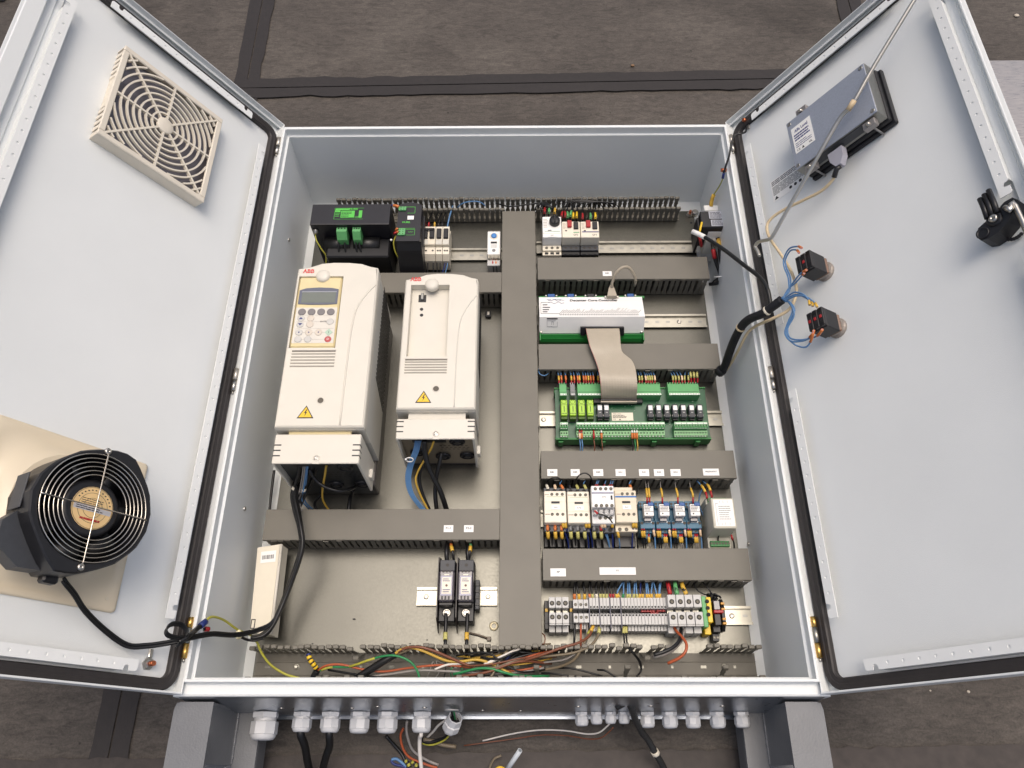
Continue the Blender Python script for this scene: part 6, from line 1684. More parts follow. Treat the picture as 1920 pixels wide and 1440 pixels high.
# ------------------------------------------------------------------ stand legs
def leg(sg, label, fr, re):
    # fr: front bar pixels (u at top in/out, bottom in/out); re: rear angle
    zf, zr = -.035, -.168
    T = [at(*p, zf) for p in fr]
    xs0, xs1 = (T[0].x + T[2].x) / 2, (T[1].x + T[3].x) / 2
    yt = -.0275
    c = ((xs0 + xs1) / 2, yt, zr)
    t = thing('stand_leg', label, 'stand', c)
    o, i = (xs0, xs1) if sg < 0 else (xs1, xs0)      # outer, inner
    k = 1 if sg < 0 else -1
    mb = MB(c); mb.prism([(o + k * .008, yt), (i, yt), (i, yt - .62), (o, yt - .62), (o, yt - .012), (o + k * .002, yt - .004)], zf - .006, zf); mb.build('front_bar', LEGP, t)
    mb = MB(c); mb.box(i - k * .0065, i - k * .0005, yt - .090, yt - .001, zr + .0002, zf - .0062, .0004); mb.build('gusset', LEGP, t)
    mb = MB(c); mb.box(min(o, i), max(o, i), yt - .006, yt - .0005, zr + .0002, zf - .0062, .0004); mb.build('top_plate', LEGP, t)
    R_ = [at(*p, zr) for p in re]
    xr0, xr1 = i - k * .052, i + k * .004
    xr1 = (R_[1].x + R_[3].x) / 2 if sg < 0 else (R_[0].x + R_[2].x) / 2
    mb = MB(c); mb.box(min(xr0, xr1), max(xr0, xr1), yt - .62, yt - .0, zr - .006, zr, .0005); mb.build('rear_bar', LEGP, t)
    mb = MB(c); mb.box(xr1 - k * .006, xr1 + k * .0002, yt - .62, yt, zr - .05, zr - .0062, .0005); mb.build('rear_flange', LEGP, t)
    mb = MB(c)
    for n in range(26):
        yy = yt - .008 - n * .0031
        mb.sphere((i - k * .001, yy, zr + .0025), random.uniform(.0022, .0036), 6, 4, (1, .7, 1))
    for n in range(10): mb.sphere((i - k * .003 + k * random.uniform(-.001, .001), yt - .092 + random.uniform(-.002, .002), zr + .002 + n * .0024), random.uniform(.002, .003), 6, 4)
    stuff(mb.build('weld_bead', mat('weld_grey', (150, 152, 156), .3, .6, var=.1), t))
leg(-1, 'grey painted stand leg under the lower left cabinet corner', ((327, 1320), (398, 1320), (307, 1440), (383, 1440)), ((440, 1370), (487, 1370), (416, 1440), (476, 1440)))
leg(1, 'grey painted stand leg under the lower right cabinet corner', ((1474, 1316), (1542, 1316), (1488, 1440), (1562, 1440)), ((1394, 1370), (1440, 1370), (1402, 1440), (1462, 1440)))
# ------------------------------------------------------------------ cable glands
GY = -.0342
def aty(u, v, y):
    d = ray(u, v); return CAM_LOC + d * ((y - CAM_LOC.y) / d.y)
def gland(u, wpx, vt, label, cable=False):
    p = aty(u, vt, GY); z = -.148
    p = aty(u, vt, GY)
    d = ray(u, vt); x = CAM_LOC.x + d.x * ((z - CAM_LOC.z) / d.z)
    ppm = FPX / ((CAM_LOC.z - z) / 1.085)
    R_ = wpx / ppm / 2
    c = Vector((x, GY, z))
    t = thing('cable_gland', label, 'cable gland', c, group='pale plastic cable glands under the cabinet')
    a = Vector((0, -1, 0)); ln = R_ * 1.9
    rot = random.uniform(0, 1)
    def hexa(r0, h0, r1, h1, name, n=8):
        mb = MB(c)
        f = lambda r, h: [(c.x + r * cos(rot + 2 * pi * k / n), c.y - h, c.z + r * sin(rot + 2 * pi * k / n)) for k in range(n)]
        mb.loft([f(r0 * .96, h0), f(r0, h0 + .001), f(r1, h1 - .001), f(r1 * .96, h1)], smooth=False); mb.build(name, GLAND, t)
    hexa(R_ * .98, .0001, R_ * .98, R_ * .42, 'flange_nut', 6)
    mb = MB(c); mb.lathe([(R_ * .80, R_ * .42), (R_ * .84, R_ * .47), (R_ * .80, R_ * .53), (R_ * .84, R_ * .58), (R_ * .80, R_ * .65)], c, a, 20, cap0=False, cap1=False); mb.build('thread', GLAND, t)
    hexa(R_, R_ * .65, R_, R_ * 1.55, 'dome_nut', 8)
    mb = MB(c); mb.lathe([(R_ * .94, R_ * 1.551), (R_ * .9, R_ * 1.72), (R_ * .76, R_ * 1.9), (R_ * .5, R_ * 1.94), (R_ * .42, R_ * 1.9), (R_ * .4, R_ * 1.7)], c, a, 20, cap0=False); mb.build('dome', GLAND, t)
    return c, R_
GL = {}
for u, wp, vt, nm in ((500, 50, 1330, 'largest pale cable gland, at the left end'), (569, 36, 1331, 'pale gland with a black cable, next to the largest'), (622, 37, 1330, 'pale gland with a black cable, third from the left'), (676, 38, 1330, 'empty pale gland, fourth from the left'), (728, 38, 1330, 'empty pale gland left of the one with the white cable'), (792, 37, 1326, 'pale gland with a thin white cable'),
        (1090, 25, 1327, 'small pale gland, first of the four small ones'), (1117.5, 22, 1326, 'small pale gland, second of the four small ones'), (1143.5, 21, 1325, 'small pale gland with the thin white and brown wire'), (1168.5, 21, 1324, 'small pale gland beside the black taped cable'),
        (1212, 28, 1325, 'pale gland right of the black taped cable'), (1254, 29, 1326, 'second pale gland right of the black taped cable'), (1297, 29, 1326, 'third pale gland right of the black taped cable'), (1343, 29, 1326, 'fourth pale gland right of the black taped cable'), (1388, 28, 1326, 'pale gland beside the right stand leg')):
    GL[u] = gland(u, wp, vt, nm)
# loose gland hanging on its wires
c = at(850, 1354, -.16)
t = thing('cable_gland', 'loose pale gland hanging askew on its wires', 'cable gland', c, group='pale plastic cable glands under the cabinet')
ax = Vector((.35, .55, .75)).normalized()
mb = MB(c); mb.lathe([(.008, -.022), (.013, -.020), (.0155, -.014), (.0155, -.002), (.0135, -.001), (.0135, .012), (.011, .0125), (.0105, -.004)], c, ax, 8, cap0=True, smooth=False); mb.build('dome_nut', GLAND, t)
mb = MB(c); mb.lathe([(.0104, .002), (.0104, .003)], c, ax, 14); mb.build('bore', BLACK, t)
p = aty(848, 1331, GY); mb = MB(co); mb.lathe([(.0115, 0), (.0115, .0008), (.010, .0008)], (p.x, GY, p.z), (0, -1, 0), 18, cap0=False); mb.build('gland_hole', mat('hole_rim_white', (226, 222, 214), .5), CAB)
# ------------------------------------------------------------------ wires and cables
def tubepart(name, P, a, b, r, m, par, off, n=8):
    d = [0]
    for p, q in zip(P, P[1:]): d.append(d[-1] + (q - p).length)
    T = d[-1]
    a, b = (a * T if a <= 1 else T), (b * T if b <= 1 else T)
    def pos(s_):
        for i in range(len(d) - 1):
            if d[i + 1] >= s_: return P[i].lerp(P[i + 1], (s_ - d[i]) / max(1e-9, d[i + 1] - d[i]))
        return P[-1]
    Q = [pos(a + (b - a) * k / 3) for k in range(4)]
    mb = MB(off); mb.tube(Q, r, n); return mb.build(name, m, par)
def wire(label, pts, r, m, group=None, marks=(), name='wire', cat=None, k=5, n=6, world=False):
    P = [Vector(p) if world else at(*p) for p in pts]
    P = spline(P, k)
    off = P[len(P) // 2]
    mb = MB(off); mb.tube(P, r, n)
    if marks:
        t = thing(name, label, cat or name, off, group=group)
        mb.build('insulation', m, t)
        for mk in marks: tubepart(mk[0], P, mk[1], mk[2], mk[3], mk[4], t, off)
    else:
        t = mb.build(name, m); t.location = off; tag(t, label, cat or name, group)
    return t
def jit(v, a=1.): return v + random.uniform(-a, a)
NTH = ['first', 'second', 'third', 'fourth', 'fifth', 'sixth', 'seventh', 'eighth', 'ninth', 'tenth', 'eleventh', 'twelfth', 'thirteenth', 'fourteenth', 'fifteenth', 'sixteenth', 'seventeenth', 'eighteenth', 'nineteenth', 'twentieth', 'twenty first', 'twenty second', 'twenty third', 'twenty fourth', 'twenty fifth', 'twenty sixth', 'twenty seventh']
rf = .0011
# A motor breakers
g = 'wires under the motor breakers'
for i, (u, f, mk) in enumerate(((1027, ORANGE, YELL), (1037, ORANGE, YELL), (1046.5, ORANGE, YELL), (1059, DGREY, YGRN), (1068.5, YGRN, YGRN), (1080, DGREY, YGRN), (1095.5, MGREY, YGRN), (1106, RED, YGRN), (1117, ORANGE, YGRN))):
    wire('short black wire with marker under the motor breakers, %s from the left' % NTH[i], [(u, 465, -.186), (u + .6, 474, -.183), (u + 1.5, 488, -.192), (u + 2, 500, -.205)], .0017, RUBBER, g, [('ferrule', .04, .3, .0026, f), ('cable_marker', .3, .52, .0032, mk)])
g = 'coloured sleeve wires above the motor breakers'
for i, (u, v, c, nm) in enumerate(((1021, 396, RED, 'red'), (1029, 396, GREEN, 'green'), (1040, 396, YELL, 'yellow'), (1053, 404, RED, 'red'), (1059.5, 404, RED, 'red'), (1064, 405, GREEN, 'green'), (1069.5, 403, GREEN, 'green'), (1074.5, 406, YELLP, 'yellow'), (1081, 405, YELLP, 'yellow'), (1092, 408, RED, 'red'), (1107, 408, GREEN, 'green'), (1116, 407, YELLP, 'yellow'))):
    zz = -.158
    wire('black wire with %s sleeve above the motor breakers, %s from the left' % (nm, NTH[i]), [(u, v + 11, zz - .012), (u, v + 3, zz), (u + .5, v - 3, zz - .004), (u + jit(1, 2), v - 12, -.172), (u + jit(4, 4), 378, -.185), (u + jit(10, 8), 379, -.2)], .0017, RUBBER, g, [('colour_sleeve', .1, .34, .0028, c)])
g = 'black wires arching over the top duct'
for i in range(7):
    u0 = 1004 + i * 4.5
    wire('black wire bundled over the top duct by the knob breaker, %s one' % NTH[i], [(u0, 394, -.18), (u0 + 2, 386, -.168), (jit(1016, 3), 379 + i * .8, -.165), (jit(1030, 3), 384 + i * .6, -.16), (1026 + i * 3, 393, -.165)], .0015, RUBBER, g)
for i in range(8):
    u0 = 1056 + i * 6
    wire('thin black wire curving inside the top duct, %s one' % NTH[i], [(u0, 389, -.18), (u0 + 6, 379 + i * .3, -.174), (u0 + 26, 375 + i * .5, -.172), (u0 + 52, 377 + i * .6, -.175), (u0 + 62, 388, -.19)], .0013, RUBBER, g)
wire('long black wire running along the top duct to the knob breaker', [(930, 381, -.19), (955, 387, -.175), (985, 384, -.172), (1012, 380, -.168)], .0017, RUBBER, g)
# B small breakers
g = 'wires at the small breakers'
for i, (u, w_, f, mk) in enumerate(((802, RUBBER, BLACK, YELL), (812, RUBBER, BLACK, YELL), (819.5, RUBBER, RED, RED), (826, RUBBER, RED, ORANGE), (833, WDBLUE, RED, YELL), (838.5, WBLUE, RED, YELL))):
    wire('wire with marker below the small breakers, %s from the left' % NTH[i], [(u, 474, -.192), (u + .3, 484, -.19), (u + jit(0, 1), 498, -.195), (u - (4 if i > 3 else 0), 514, -.205), (u - 4, 526, -.21)], .0014, w_, g, [('ferrule', .08, .2, .0021, f), ('cable_marker', .2, .4, .0026, mk)])
for i, u in enumerate((804, 815, 822, 829)):
    wire('black wire above the small breakers, %s from the left' % NTH[i], [(u, 428, -.186), (u, 420, -.18), (u + 2, 408, -.187), (u + 7, 398, -.192), (u + 8, 392, -.2)], .0018, RUBBER, g, [('ferrule', 0, .2, .0024, (RED, YELL, BLACK, BLACK)[i])])
wire('light blue wire rising from the right small breaker to the top duct', [(838, 430, -.186), (841, 414, -.182), (844, 402, -.18), (847, 392, -.182), (849, 386, -.195)], .0019, WBLUE, g)
wire('light blue wire arching in the top duct between breakers and thermostat', [(858, 389, -.19), (868, 381, -.176), (885, 377.5, -.172), (900, 379, -.174), (910, 386, -.186)], .0016, WBLUE, g)
g = 'wires under the thermostat'
for i, u in enumerate((924, 930)): wire('black wire with red marker under the thermostat, %s one' % ('left', 'right')[i], [(u, 486, -.19), (u, 495, -.188), (u + 1.5, 505, -.195), (u + 2, 516, -.205)], .0014, RUBBER, g, [('cable_marker', .1, .42, .0027, (RED, ORANGE)[i])])
# D black supplies
g = 'wires of the black power supplies'
for i, (u, f) in enumerate(((635, YELL), (646.5, YELL), (667, ORANGE), (673.5, mat('cream_marker', (236, 206, 170), .45)))):
    wire('black wire hanging from the green supply connectors, %s from the left' % NTH[i], [(u, 440, -.118), (u, 448, -.118), (u + i * .5, 466, -.13), (u + 2 + i * 2.5, 486, -.15), (u + 4 + i * 3, 505, -.18)], .0022, RUBBER, g, [('cable_marker', .04, .2, .0027, f)])
wire('yellow green wire from the earth bolt of the wide black supply', [(591, 436, -.112), (593, 450, -.115), (602, 466, -.13), (611, 480, -.15), (611, 496, -.17)], .0016, WYG, g)
wire('yellow green wire looping beside the narrow black supply', [(752, 437, -.103), (744, 441, -.108), (738, 455, -.12), (742, 474, -.14), (750, 488, -.16), (752, 502, -.19)], .0017, WYG, g)
for i, (u, v) in enumerate(((747, 431), (744, 435), (748, 434))): wire('orange tipped wire end at the lower connector of the narrow supply, %s one' % NTH[i], [(u, v, -.1), (u - 3, v + jit(0, 2), -.1), (u - 6, v + 4, -.108)], .0013, RUBBER, g, [('cable_marker', .1, .7, .0027, ORANGE if i != 1 else RED)])
wire('blue wire with orange tip at the upper connector of the narrow supply', [(748, 388, -.1), (742, 386, -.1), (728, 385, -.105), (722, 389, -.12)], .0018, WDBLUE, g, [('cable_marker', 0, .3, .0034, ORANGE)])
p = at(733.5, 450, -.115); mb = MB(p); mb.sphere(p, .0028, 10, 6); o = mb.build('tie_button', WHITE); o.location = p; tag(o, 'small white round tie end beside the narrow black supply', 'cable tie')
# E circuit board top
g = 'light blue wires above the green board'
for i, u in enumerate((1048, 1053, 1061, 1071.5, 1077, 1083.5, 1087, 1094.5, 1099, 1103.5, 1108, 1113, 1122, 1126.5, 1199, 1204, 1211, 1215, 1219, 1223, 1228, 1262, 1267, 1273, 1279, 1284, 1291)):
    s_ = -6 if i < 14 else -10
    if i > 20: s_ = -14 if i < 25 else 2
    hv = 5 if i in (3, 4) else 0
    mk = (ORANGE if i % 3 else YELL) if i < 14 else (YGRN if i % 4 else mat('cream_marker', (236, 206, 170), .45))
    wire('light blue wire with red ferrule above the green board, %s from the left' % NTH[i], [(u, 720, zp + .017), (u, 713, zp + .019), (u - .4, 707, zp + .02), (u + s_ * .3, 699, -.178), (u + s_ * .7, 692, -.185), (u + s_, 684, -.198)], rf, WBLUE, g, [('ferrule', .02, .12, .0017, RED), ('cable_marker', .12, .29, .0021, mk)])
for i, u in enumerate((1296, 1302, 1308)): wire('light blue wire at the right end above the green board, %s one' % NTH[i], [(u, 720, zp + .017), (u, 712, zp + .021), (u - 1, 703, -.168), (u - 2, 694, -.18), (u - 4, 684, -.198)], rf, WBLUE, g, [('ferrule', .03, .2, .0018, RED), ('cable_marker', .2, .42, .0025, YGRN)])
wire('light blue wire loop at the left end of the duct above the green board', [(1009, 690, -.175), (1012, 701, -.172), (1022, 704, -.175), (1032, 697, -.19)], .0012, WBLUE, g)
# F board bottom
g = 'wires below the green board'
for i, (u, w_, f, mk) in enumerate(((1086.5, WBLUE, RED, mat('cream_marker', (236, 206, 170), .45)), (1090.5, WBLUE, RED, ORANGE), (1113, WBRN, RED, RED), (1127.5, WBRN, WHITE, ORANGE), (1185, RUBBER, WHITE, ORANGE), (1189.5, WGRN, WHITE, ORANGE), (1194, WYEL, WHITE, ORANGE))):
    wire('%s wire below the green board, %s from the left' % (w_.name.replace('_insulation', '').replace('_cable_sheath', '').replace('_', ' '), NTH[i]), [(u, 806, zp + .013), (u + .3, 814, zp + .016), (u + .8, 826, zp + .01), (u + 2, 838, -.19), (u + 1, 850, -.2)], .0012, w_, g, [('ferrule', 0, .16, .0018, f), ('cable_marker', .18, .4, .0024, mk)])
# G contactor tops
g = 'wires above the contactors'
wire('black wire loop standing up above the second contactor', [(1079, 909, -.165), (1080, 900, -.15), (1086, 891, -.138), (1096, 887, -.135), (1105, 891, -.138), (1110, 900, -.15), (1112, 910, -.165)], .0014, RUBBER, g)
wire('low black wire arch above the first contactor', [(1026, 902, -.168), (1034, 896.5, -.16), (1044, 895, -.158), (1054, 900, -.165)], .0012, RUBBER, g)
for i, (u, u2, f) in enumerate(((1027, 1024, WHITEP), (1041, 1040, mat('cream_marker', (236, 206, 170), .45)), (1055, 1050, ORANGE), (1069, 1066, BLACK), (1083, 1080, YGRN), (1098, 1094, YGRN), (1115, 1117, RED), (1123, 1120, RED), (1131, 1133, RED), (1141, 1143, RED), (1148, 1147, RED), (1183, 1180, ORANGE))):
    blk = i in (0, 1, 3, 4); z0 = -.158 if not 5 < i < 11 else -.124
    vv = 914 if not 5 < i < 11 else 916
    wire('%s wire above the contactors, %s from the left' % ('black' if blk else 'light blue', NTH[i]), [(u, vv + 5, z0 - .006), (u, vv, z0), (u2, vv - 6, z0 - .012), (u2 + 3, 901, -.176), (u2 + 5, 893, -.195)], .0016 if blk else .0013, RUBBER if blk else WBLUE, g, [('cable_marker', 0, .3, .0029 if i < 6 or i == 11 else .002, f)])
wire('black wire running down between beige contactor and blue relays', [(1204, 898, -.18), (1197, 915, -.16), (1192, 932, -.15), (1190, 945, -.17)], .0014, RUBBER, g)
# H contactor bottoms
g = 'wires dropping from the contactors into the duct'
for i, (u, f, mk) in enumerate(((1026.5, ORANGE, YELL), (1040.5, ORANGE, YELL), (1052.5, ORANGE, YELL), (1069.5, MGREY, YGRN), (1082.5, MGREY, YGRN), (1095.5, MGREY, YGRN), (1113.5, MGREY, YGRN), (1126.5, RED, YGRN))):
    wire('thick black wire with marker below the contactors, %s from the left' % NTH[i], [(u, 983, -.162), (u + .3, 991, -.157), (u + 1, 1004, -.164), (u + 3, 1020, -.182), (u + 5, 1038, -.2)], .0024, RUBBER, g, [('ferrule', 0, .22, .0029, f), ('cable_marker', .24, .46, .0036, mk)])
for i, (u, w_, du) in enumerate(((1055.5, WDBLUE, 12), (1060, WDBLUE, 14), (1098.5, WDBLUE, 6), (1104, WDBLUE, 8), (1128, WBLUE, 16), (1133.5, WBLUE, 10), (1147.5, WDBLUE, 2), (1187, WDBLUE, -2), (1192, RUBBER, 4))):
    wire('%s control wire with red ferrule below the contactors, %s from the left' % ('black' if w_ is RUBBER else 'dark blue' if w_ is WDBLUE else 'light blue', NTH[i]), [(u, 970, -.152), (u, 976, -.148), (u + .5, 986, -.152), (u + du * .4, 1000, -.168), (u + du * .8, 1016, -.182), (u + du, 1036, -.2)], .0016, w_, g, [('ferrule', .02, .11, .0022, RED), ('cable_marker', .12, .28, .0030, YELL if w_ is not WBLUE else mat('cream_marker', (236, 206, 170), .45))])
for i, u in enumerate((1034.5, 1078)): wire('thin dark red wire end below the %s contactor' % NTH[i], [(u, 969, -.15), (u, 976, -.15), (u + .4, 990, -.165), (u + 1, 1030, -.195)], .0011, RUBBER, g, [('ferrule', 0, .12, .002, RED)])
wire('light blue wire with long yellow marker under the beige contactor', [(1156, 985, -.166), (1157, 993, -.16), (1160, 1006, -.166), (1162, 1020, -.18), (1162, 1036, -.2)], .0013, WBLUE, g, [('ferrule', 0, .12, .002, RED), ('cable_marker', .12, .42, .0026, YELL)])
wire('black wire crossing the front of the auxiliary block', [(1115, 958, -.118), (1121, 963, -.115), (1132, 966, -.115), (1142, 972, -.12), (1148, 980, -.135)], .0014, RUBBER, g, [('ferrule', 0, .18, .0022, RED)])
# I relays
g = 'wires of the blue relays'
cnt = 0
for i, u0 in enumerate(relx):
    for du in ((12, 16.5) if i == 0 else (11,)):
        u = u0 + du
        wire('pale grey wire with yellow marker above the blue relays, %s from the left' % NTH[cnt], [(u, 944, -.174), (u, 938, -.17), (u - .6, 926, -.168), (u - 2 - i, 914, -.174), (u - 3 - i, 902, -.184), (u - 3, 893, -.197)], .0009, WGRY, g, [('ferrule', 0, .16, .0017, RED), ('cable_marker', .16, .44, .0022, YELL)]); cnt += 1
    for j, (du, f, mk, w_, v0) in enumerate(((2, RED, YELL, RUBBER, 988), (6, RED, YELL, RUBBER, 988), (15, RED, YELL, WGRY, 1002), (18.5, RED, YELL, WGRY, 1002), (24, RED, mat('cream_marker', (236, 206, 170), .45), WBLUE, 986))):
        if i == 0 and j == 3: continue
        u = u0 + du
        wire('%s wire below the %s blue relay, %s of its bunch' % ('black' if w_ is RUBBER else 'grey' if w_ is WGRY else 'light blue', NTH[i], NTH[j]), [(u, v0, -.182), (u, v0 + 5, -.178), (u + .6, v0 + 14, -.182), (u + 2.5, v0 + 24, -.19), (u + 4, 1038, -.202)], .0013 if w_ is not WBLUE else .0016, w_, g, [('ferrule', 0, .16, .0019, f), ('cable_marker', .18, .42, .0025, mk)])
# J thermistor relay
g = 'wires of the pale relay box'
wire('light blue wire with red and yellow markers, left one above the pale box', [(1326, 935, -.16), (1324, 926, -.16), (1318, 914, -.168), (1308, 903, -.18), (1303, 896, -.196)], .0012, WBLUE, g, [('ferrule', 0, .2, .0022, RED), ('cable_marker', .2, .5, .0026, YELL)])
wire('light blue wire with red and yellow markers, right one above the pale box', [(1335, 933, -.16), (1333, 924, -.158), (1329, 912, -.165), (1319, 903, -.18), (1313, 896, -.196)], .0012, WBLUE, g, [('ferrule', 0, .2, .0022, RED), ('cable_marker', .2, .5, .0026, YELL)])
wire('long light blue wire passing left of the pale box down to the duct', [(1319, 913, -.175), (1312, 928, -.186), (1311, 945, -.2), (1318, 965, -.2), (1328, 985, -.195), (1331, 1005, -.195), (1331, 1034, -.2)], .0014, WBLUE, g)
wire('black wire leaving the lower green strip of the pale box', [(1370, 1002, -.178), (1360, 1000, -.172), (1348, 1004, -.175), (1347, 1016, -.185), (1352, 1030, -.195)], .0014, RUBBER, g)
wire('black wire with red ferrule at the lower right of the pale box', [(1371, 1003, -.178), (1373, 1010, -.178), (1376, 1018, -.188), (1377, 1030, -.2)], .0015, RUBBER, g, [('ferrule', 0, .3, .0022, RED)])
# K terminal strip top
g = 'wires dropping into the terminal strip'
K_ = [(1078, 1077, 0), (1080, 1086, 0), (1093, 1096, 0), (1105, 1105.5, 0), (1107, 1111.5, 0), (1117, 1119, 0), (1127, 1125.5, 0), (1130, 1131.5, 0), (1139, 1137, 0), (1141, 1144, 0), (1152, 1150, 0), (1153, 1156.5, 0), (1168, 1163, 1), (1169, 1168, 1), (1177, 1176, 1), (1180, 1181, 1), (1190, 1188, 1), (1192, 1195, 1), (1201, 1199, 2), (1203, 1205, 0), (1211, 1213, 1), (1213, 1218, 1), (1223, 1222, 1), (1225, 1231, 1), (1237, 1234, 1), (1239, 1238, 1)]
for i, (ua, ub, c) in enumerate(K_):
    med = i < 3
    r_ = .0022 if med else .0015
    mk = (ORANGE, YELL, YELL, ORANGE, YGRN, WHITEP, YGRN, YGRN, YGRN, RED, RED, YELL, YELL, WGRN, YGRN, YGRN, YGRN, YGRN, YELL, YELL, YELL, YELL, YELL, YELL, YELL, YELL)[i]
    bow = -7 if i == 12 else jit(0, 1.2)
    wire('%s wire dropping into the terminal strip, %s from the left' % (('black', 'light blue', 'dark blue')[c], NTH[i]), [(ua, 1082, -.2), (ua + .2, 1090, -.187), (ua + (ub - ua) * .35 + bow * .5, 1100, -.178), (ua + (ub - ua) * .75 + bow, 1112, -.178), (ub, 1122, -.183), (ub, 1131, -.196)], r_, (RUBBER, WBLUE, WDBLUE)[c], g, [('cable_marker', .66, .9, .0030 if med else .0024, mk)])
for i, (u, u2, u3, m, nm) in enumerate(((1250, 1253, 1257, RED, 'red'), (1264, 1266, 1270, GREEN, 'green'), (1276, 1281, 1287, YELL, 'yellow'))):
    wire('black cable with long %s sleeve entering a large grey terminal' % nm, [(u, 1080, -.2), (u + 1, 1089, -.184), (u2, 1097 + i * 3, -.172), (u3 - 1, 1112, -.17), (u3, 1124, -.178)], .0034, RUBBER, g, [('colour_sleeve', .42, .96, .0042, m)], name='cable')
wire('thin black wire curving to the black relay terminal, left one', [(1299, 1084, -.2), (1301, 1093, -.184), (1307, 1106, -.176), (1320, 1114, -.176), (1332, 1116, -.18)], .0015, RUBBER, g)
wire('thin black wire curving to the black relay terminal, right one', [(1314, 1084, -.2), (1318, 1092, -.184), (1327, 1102, -.176), (1335, 1114, -.178)], .0015, RUBBER, g)
g = 'short black wire ends at the relay terminal'
for i, (u, v) in enumerate(((1326, 1114), (1332, 1113), (1338, 1114), (1343, 1117), (1337, 1119), (1330, 1118))):
    wire('black curled wire end on the relay terminal, %s one' % NTH[i], [(u, v + 3, -.185), (u + 1, v, -.175), (u + 5, v + jit(1), -.172), (u + 8, v + 4, -.182)], .002, RUBBER, g)
# L terminal strip bottom
g = 'wires leaving the terminal strip downward'
zb2 = -.19
wire('black wire dropping straight from the medium terminals to the bottom duct', [(1079, 1160, -.19), (1078, 1175, -.188), (1077, 1196, -.188), (1076, 1216, -.18), (1074, 1225, -.2)], .0022, RUBBER, g)
wire('orange brown wire dropping from the medium terminals', [(1089, 1160, -.19), (1089, 1180, -.188), (1089, 1200, -.186), (1088, 1214, -.18), (1080, 1224, -.2)], .0021, WORG, g)
wire('grey wire dropping from the medium terminals', [(1100, 1160, -.19), (1101, 1175, -.188), (1100, 1195, -.186), (1097, 1213, -.182)], .002, WGRY, g)
wire('brown wire sweeping left from the terminal strip across the bottom duct', [(1113, 1172, -.185), (1109, 1181, -.178), (1104, 1193, -.172), (1085, 1205, -.162), (1055, 1214, -.158), (1015, 1228, -.162), (975, 1241, -.175)], .0026, WBRN, g, [('cable_marker', .02, .1, .0034, YELL)])
wire('taupe wire sweeping left from the terminal strip to the bottom duct', [(1124, 1174, -.185), (1123, 1185, -.178), (1118, 1198, -.17), (1105, 1212, -.164), (1075, 1224, -.166), (1030, 1230, -.17), (985, 1233, -.178)], .0024, WTAUPE, g, [('cable_marker', .02, .1, .0034, YGRN)])
wire('dark taupe wire bending from the terminal strip down to the left', [(1106, 1184, -.18), (1098, 1200, -.17), (1088, 1220, -.166), (1075, 1238, -.175), (1050, 1250, -.19), (1010, 1258, -.2)], .0026, WTAUPE, g, [('cable_marker', 0, .06, .0036, WYG)])
wire('thin grey wire bending down beside the taupe ones', [(1095, 1215, -.175), (1078, 1226, -.172), (1060, 1236, -.178), (1040, 1240, -.186), (1000, 1244, -.195)], .0018, WGRY, g)
for i, u in enumerate((1169.5, 1174)): wire('black wire with double yellow marker below the row of fourteen, %s one' % ('left', 'right')[i], [(u, 1165, -.19), (u, 1178, -.184), (u + .5, 1194, -.18), (u + 3, 1209, -.172), (1186 + i * 2, 1224, -.176), (1198 + i * 2, 1240, -.19), (1202, 1257, -.2), (1194, 1268, -.195)], .0017, RUBBER, g, [('cable_marker', .1, .2, .0028, YGRN)])
wire('thick black cut cable hanging from the large grey terminals', [(1277, 1172, -.19), (1277, 1186, -.178), (1274, 1200, -.165), (1263, 1213, -.158), (1245, 1222, -.155), (1226, 1228, -.157)], .0034, RUBBER, g, name='cable')
wire('grey cut cable beside the thick black one', [(1285, 1172, -.19), (1281, 1188, -.182), (1276, 1203, -.175), (1262, 1218, -.172), (1243, 1228, -.172), (1225, 1232, -.174)], .003, WGRY, g, name='cable')
wire('orange brown cut cable bending out of the large grey terminals', [(1262, 1172, -.19), (1268, 1183, -.18), (1280, 1196, -.165), (1287, 1208, -.158), (1285, 1222, -.156), (1273, 1234, -.16), (1252, 1244, -.168)], .0028, WORG, g, name='cable')
wire('thin dark red wire curling at the lower end of the vertical duct', [(1014, 1186, -.2), (1021, 1192, -.19), (1021, 1205, -.185), (1014, 1210, -.19)], .0011, WBRN, g)
# M bottom duct
g = 'loose wires in the open bottom duct'
wire('thick black cable lying diagonally in the bottom duct', [(652, 1284, -.19), (672, 1270, -.18), (700, 1252, -.172), (722, 1238, -.166), (742, 1226, -.165)], .0068, RUBBER, g, name='cable', n=10)
wire('yellow wire waving from the diagonal black cable to the right', [(736, 1230, -.164), (752, 1218, -.158), (770, 1214, -.155), (795, 1221, -.158), (835, 1238, -.168), (865, 1240, -.17), (895, 1237, -.168), (925, 1246, -.17), (955, 1262, -.172), (990, 1275, -.18)], .0027, WYEL, g)
wire('brown wire waving from the diagonal black cable to the right', [(738, 1228, -.164), (758, 1216, -.156), (785, 1213, -.152), (815, 1221, -.155), (850, 1236, -.165), (885, 1250, -.175), (930, 1258, -.185), (985, 1256, -.19)], .0026, WBRN, g)
wire('taupe wire waving beside the brown one in the bottom duct', [(740, 1229, -.168), (775, 1216, -.16), (805, 1219, -.16), (840, 1234, -.17), (870, 1246, -.18), (920, 1252, -.188), (1000, 1238, -.185)], .0023, WTAUPE, g)
wire('black cable stub standing in the left of the bottom duct', [(583, 1283, -.2), (588, 1270, -.19), (595, 1256, -.178)], .0062, RUBBER, g, name='cable', n=10)
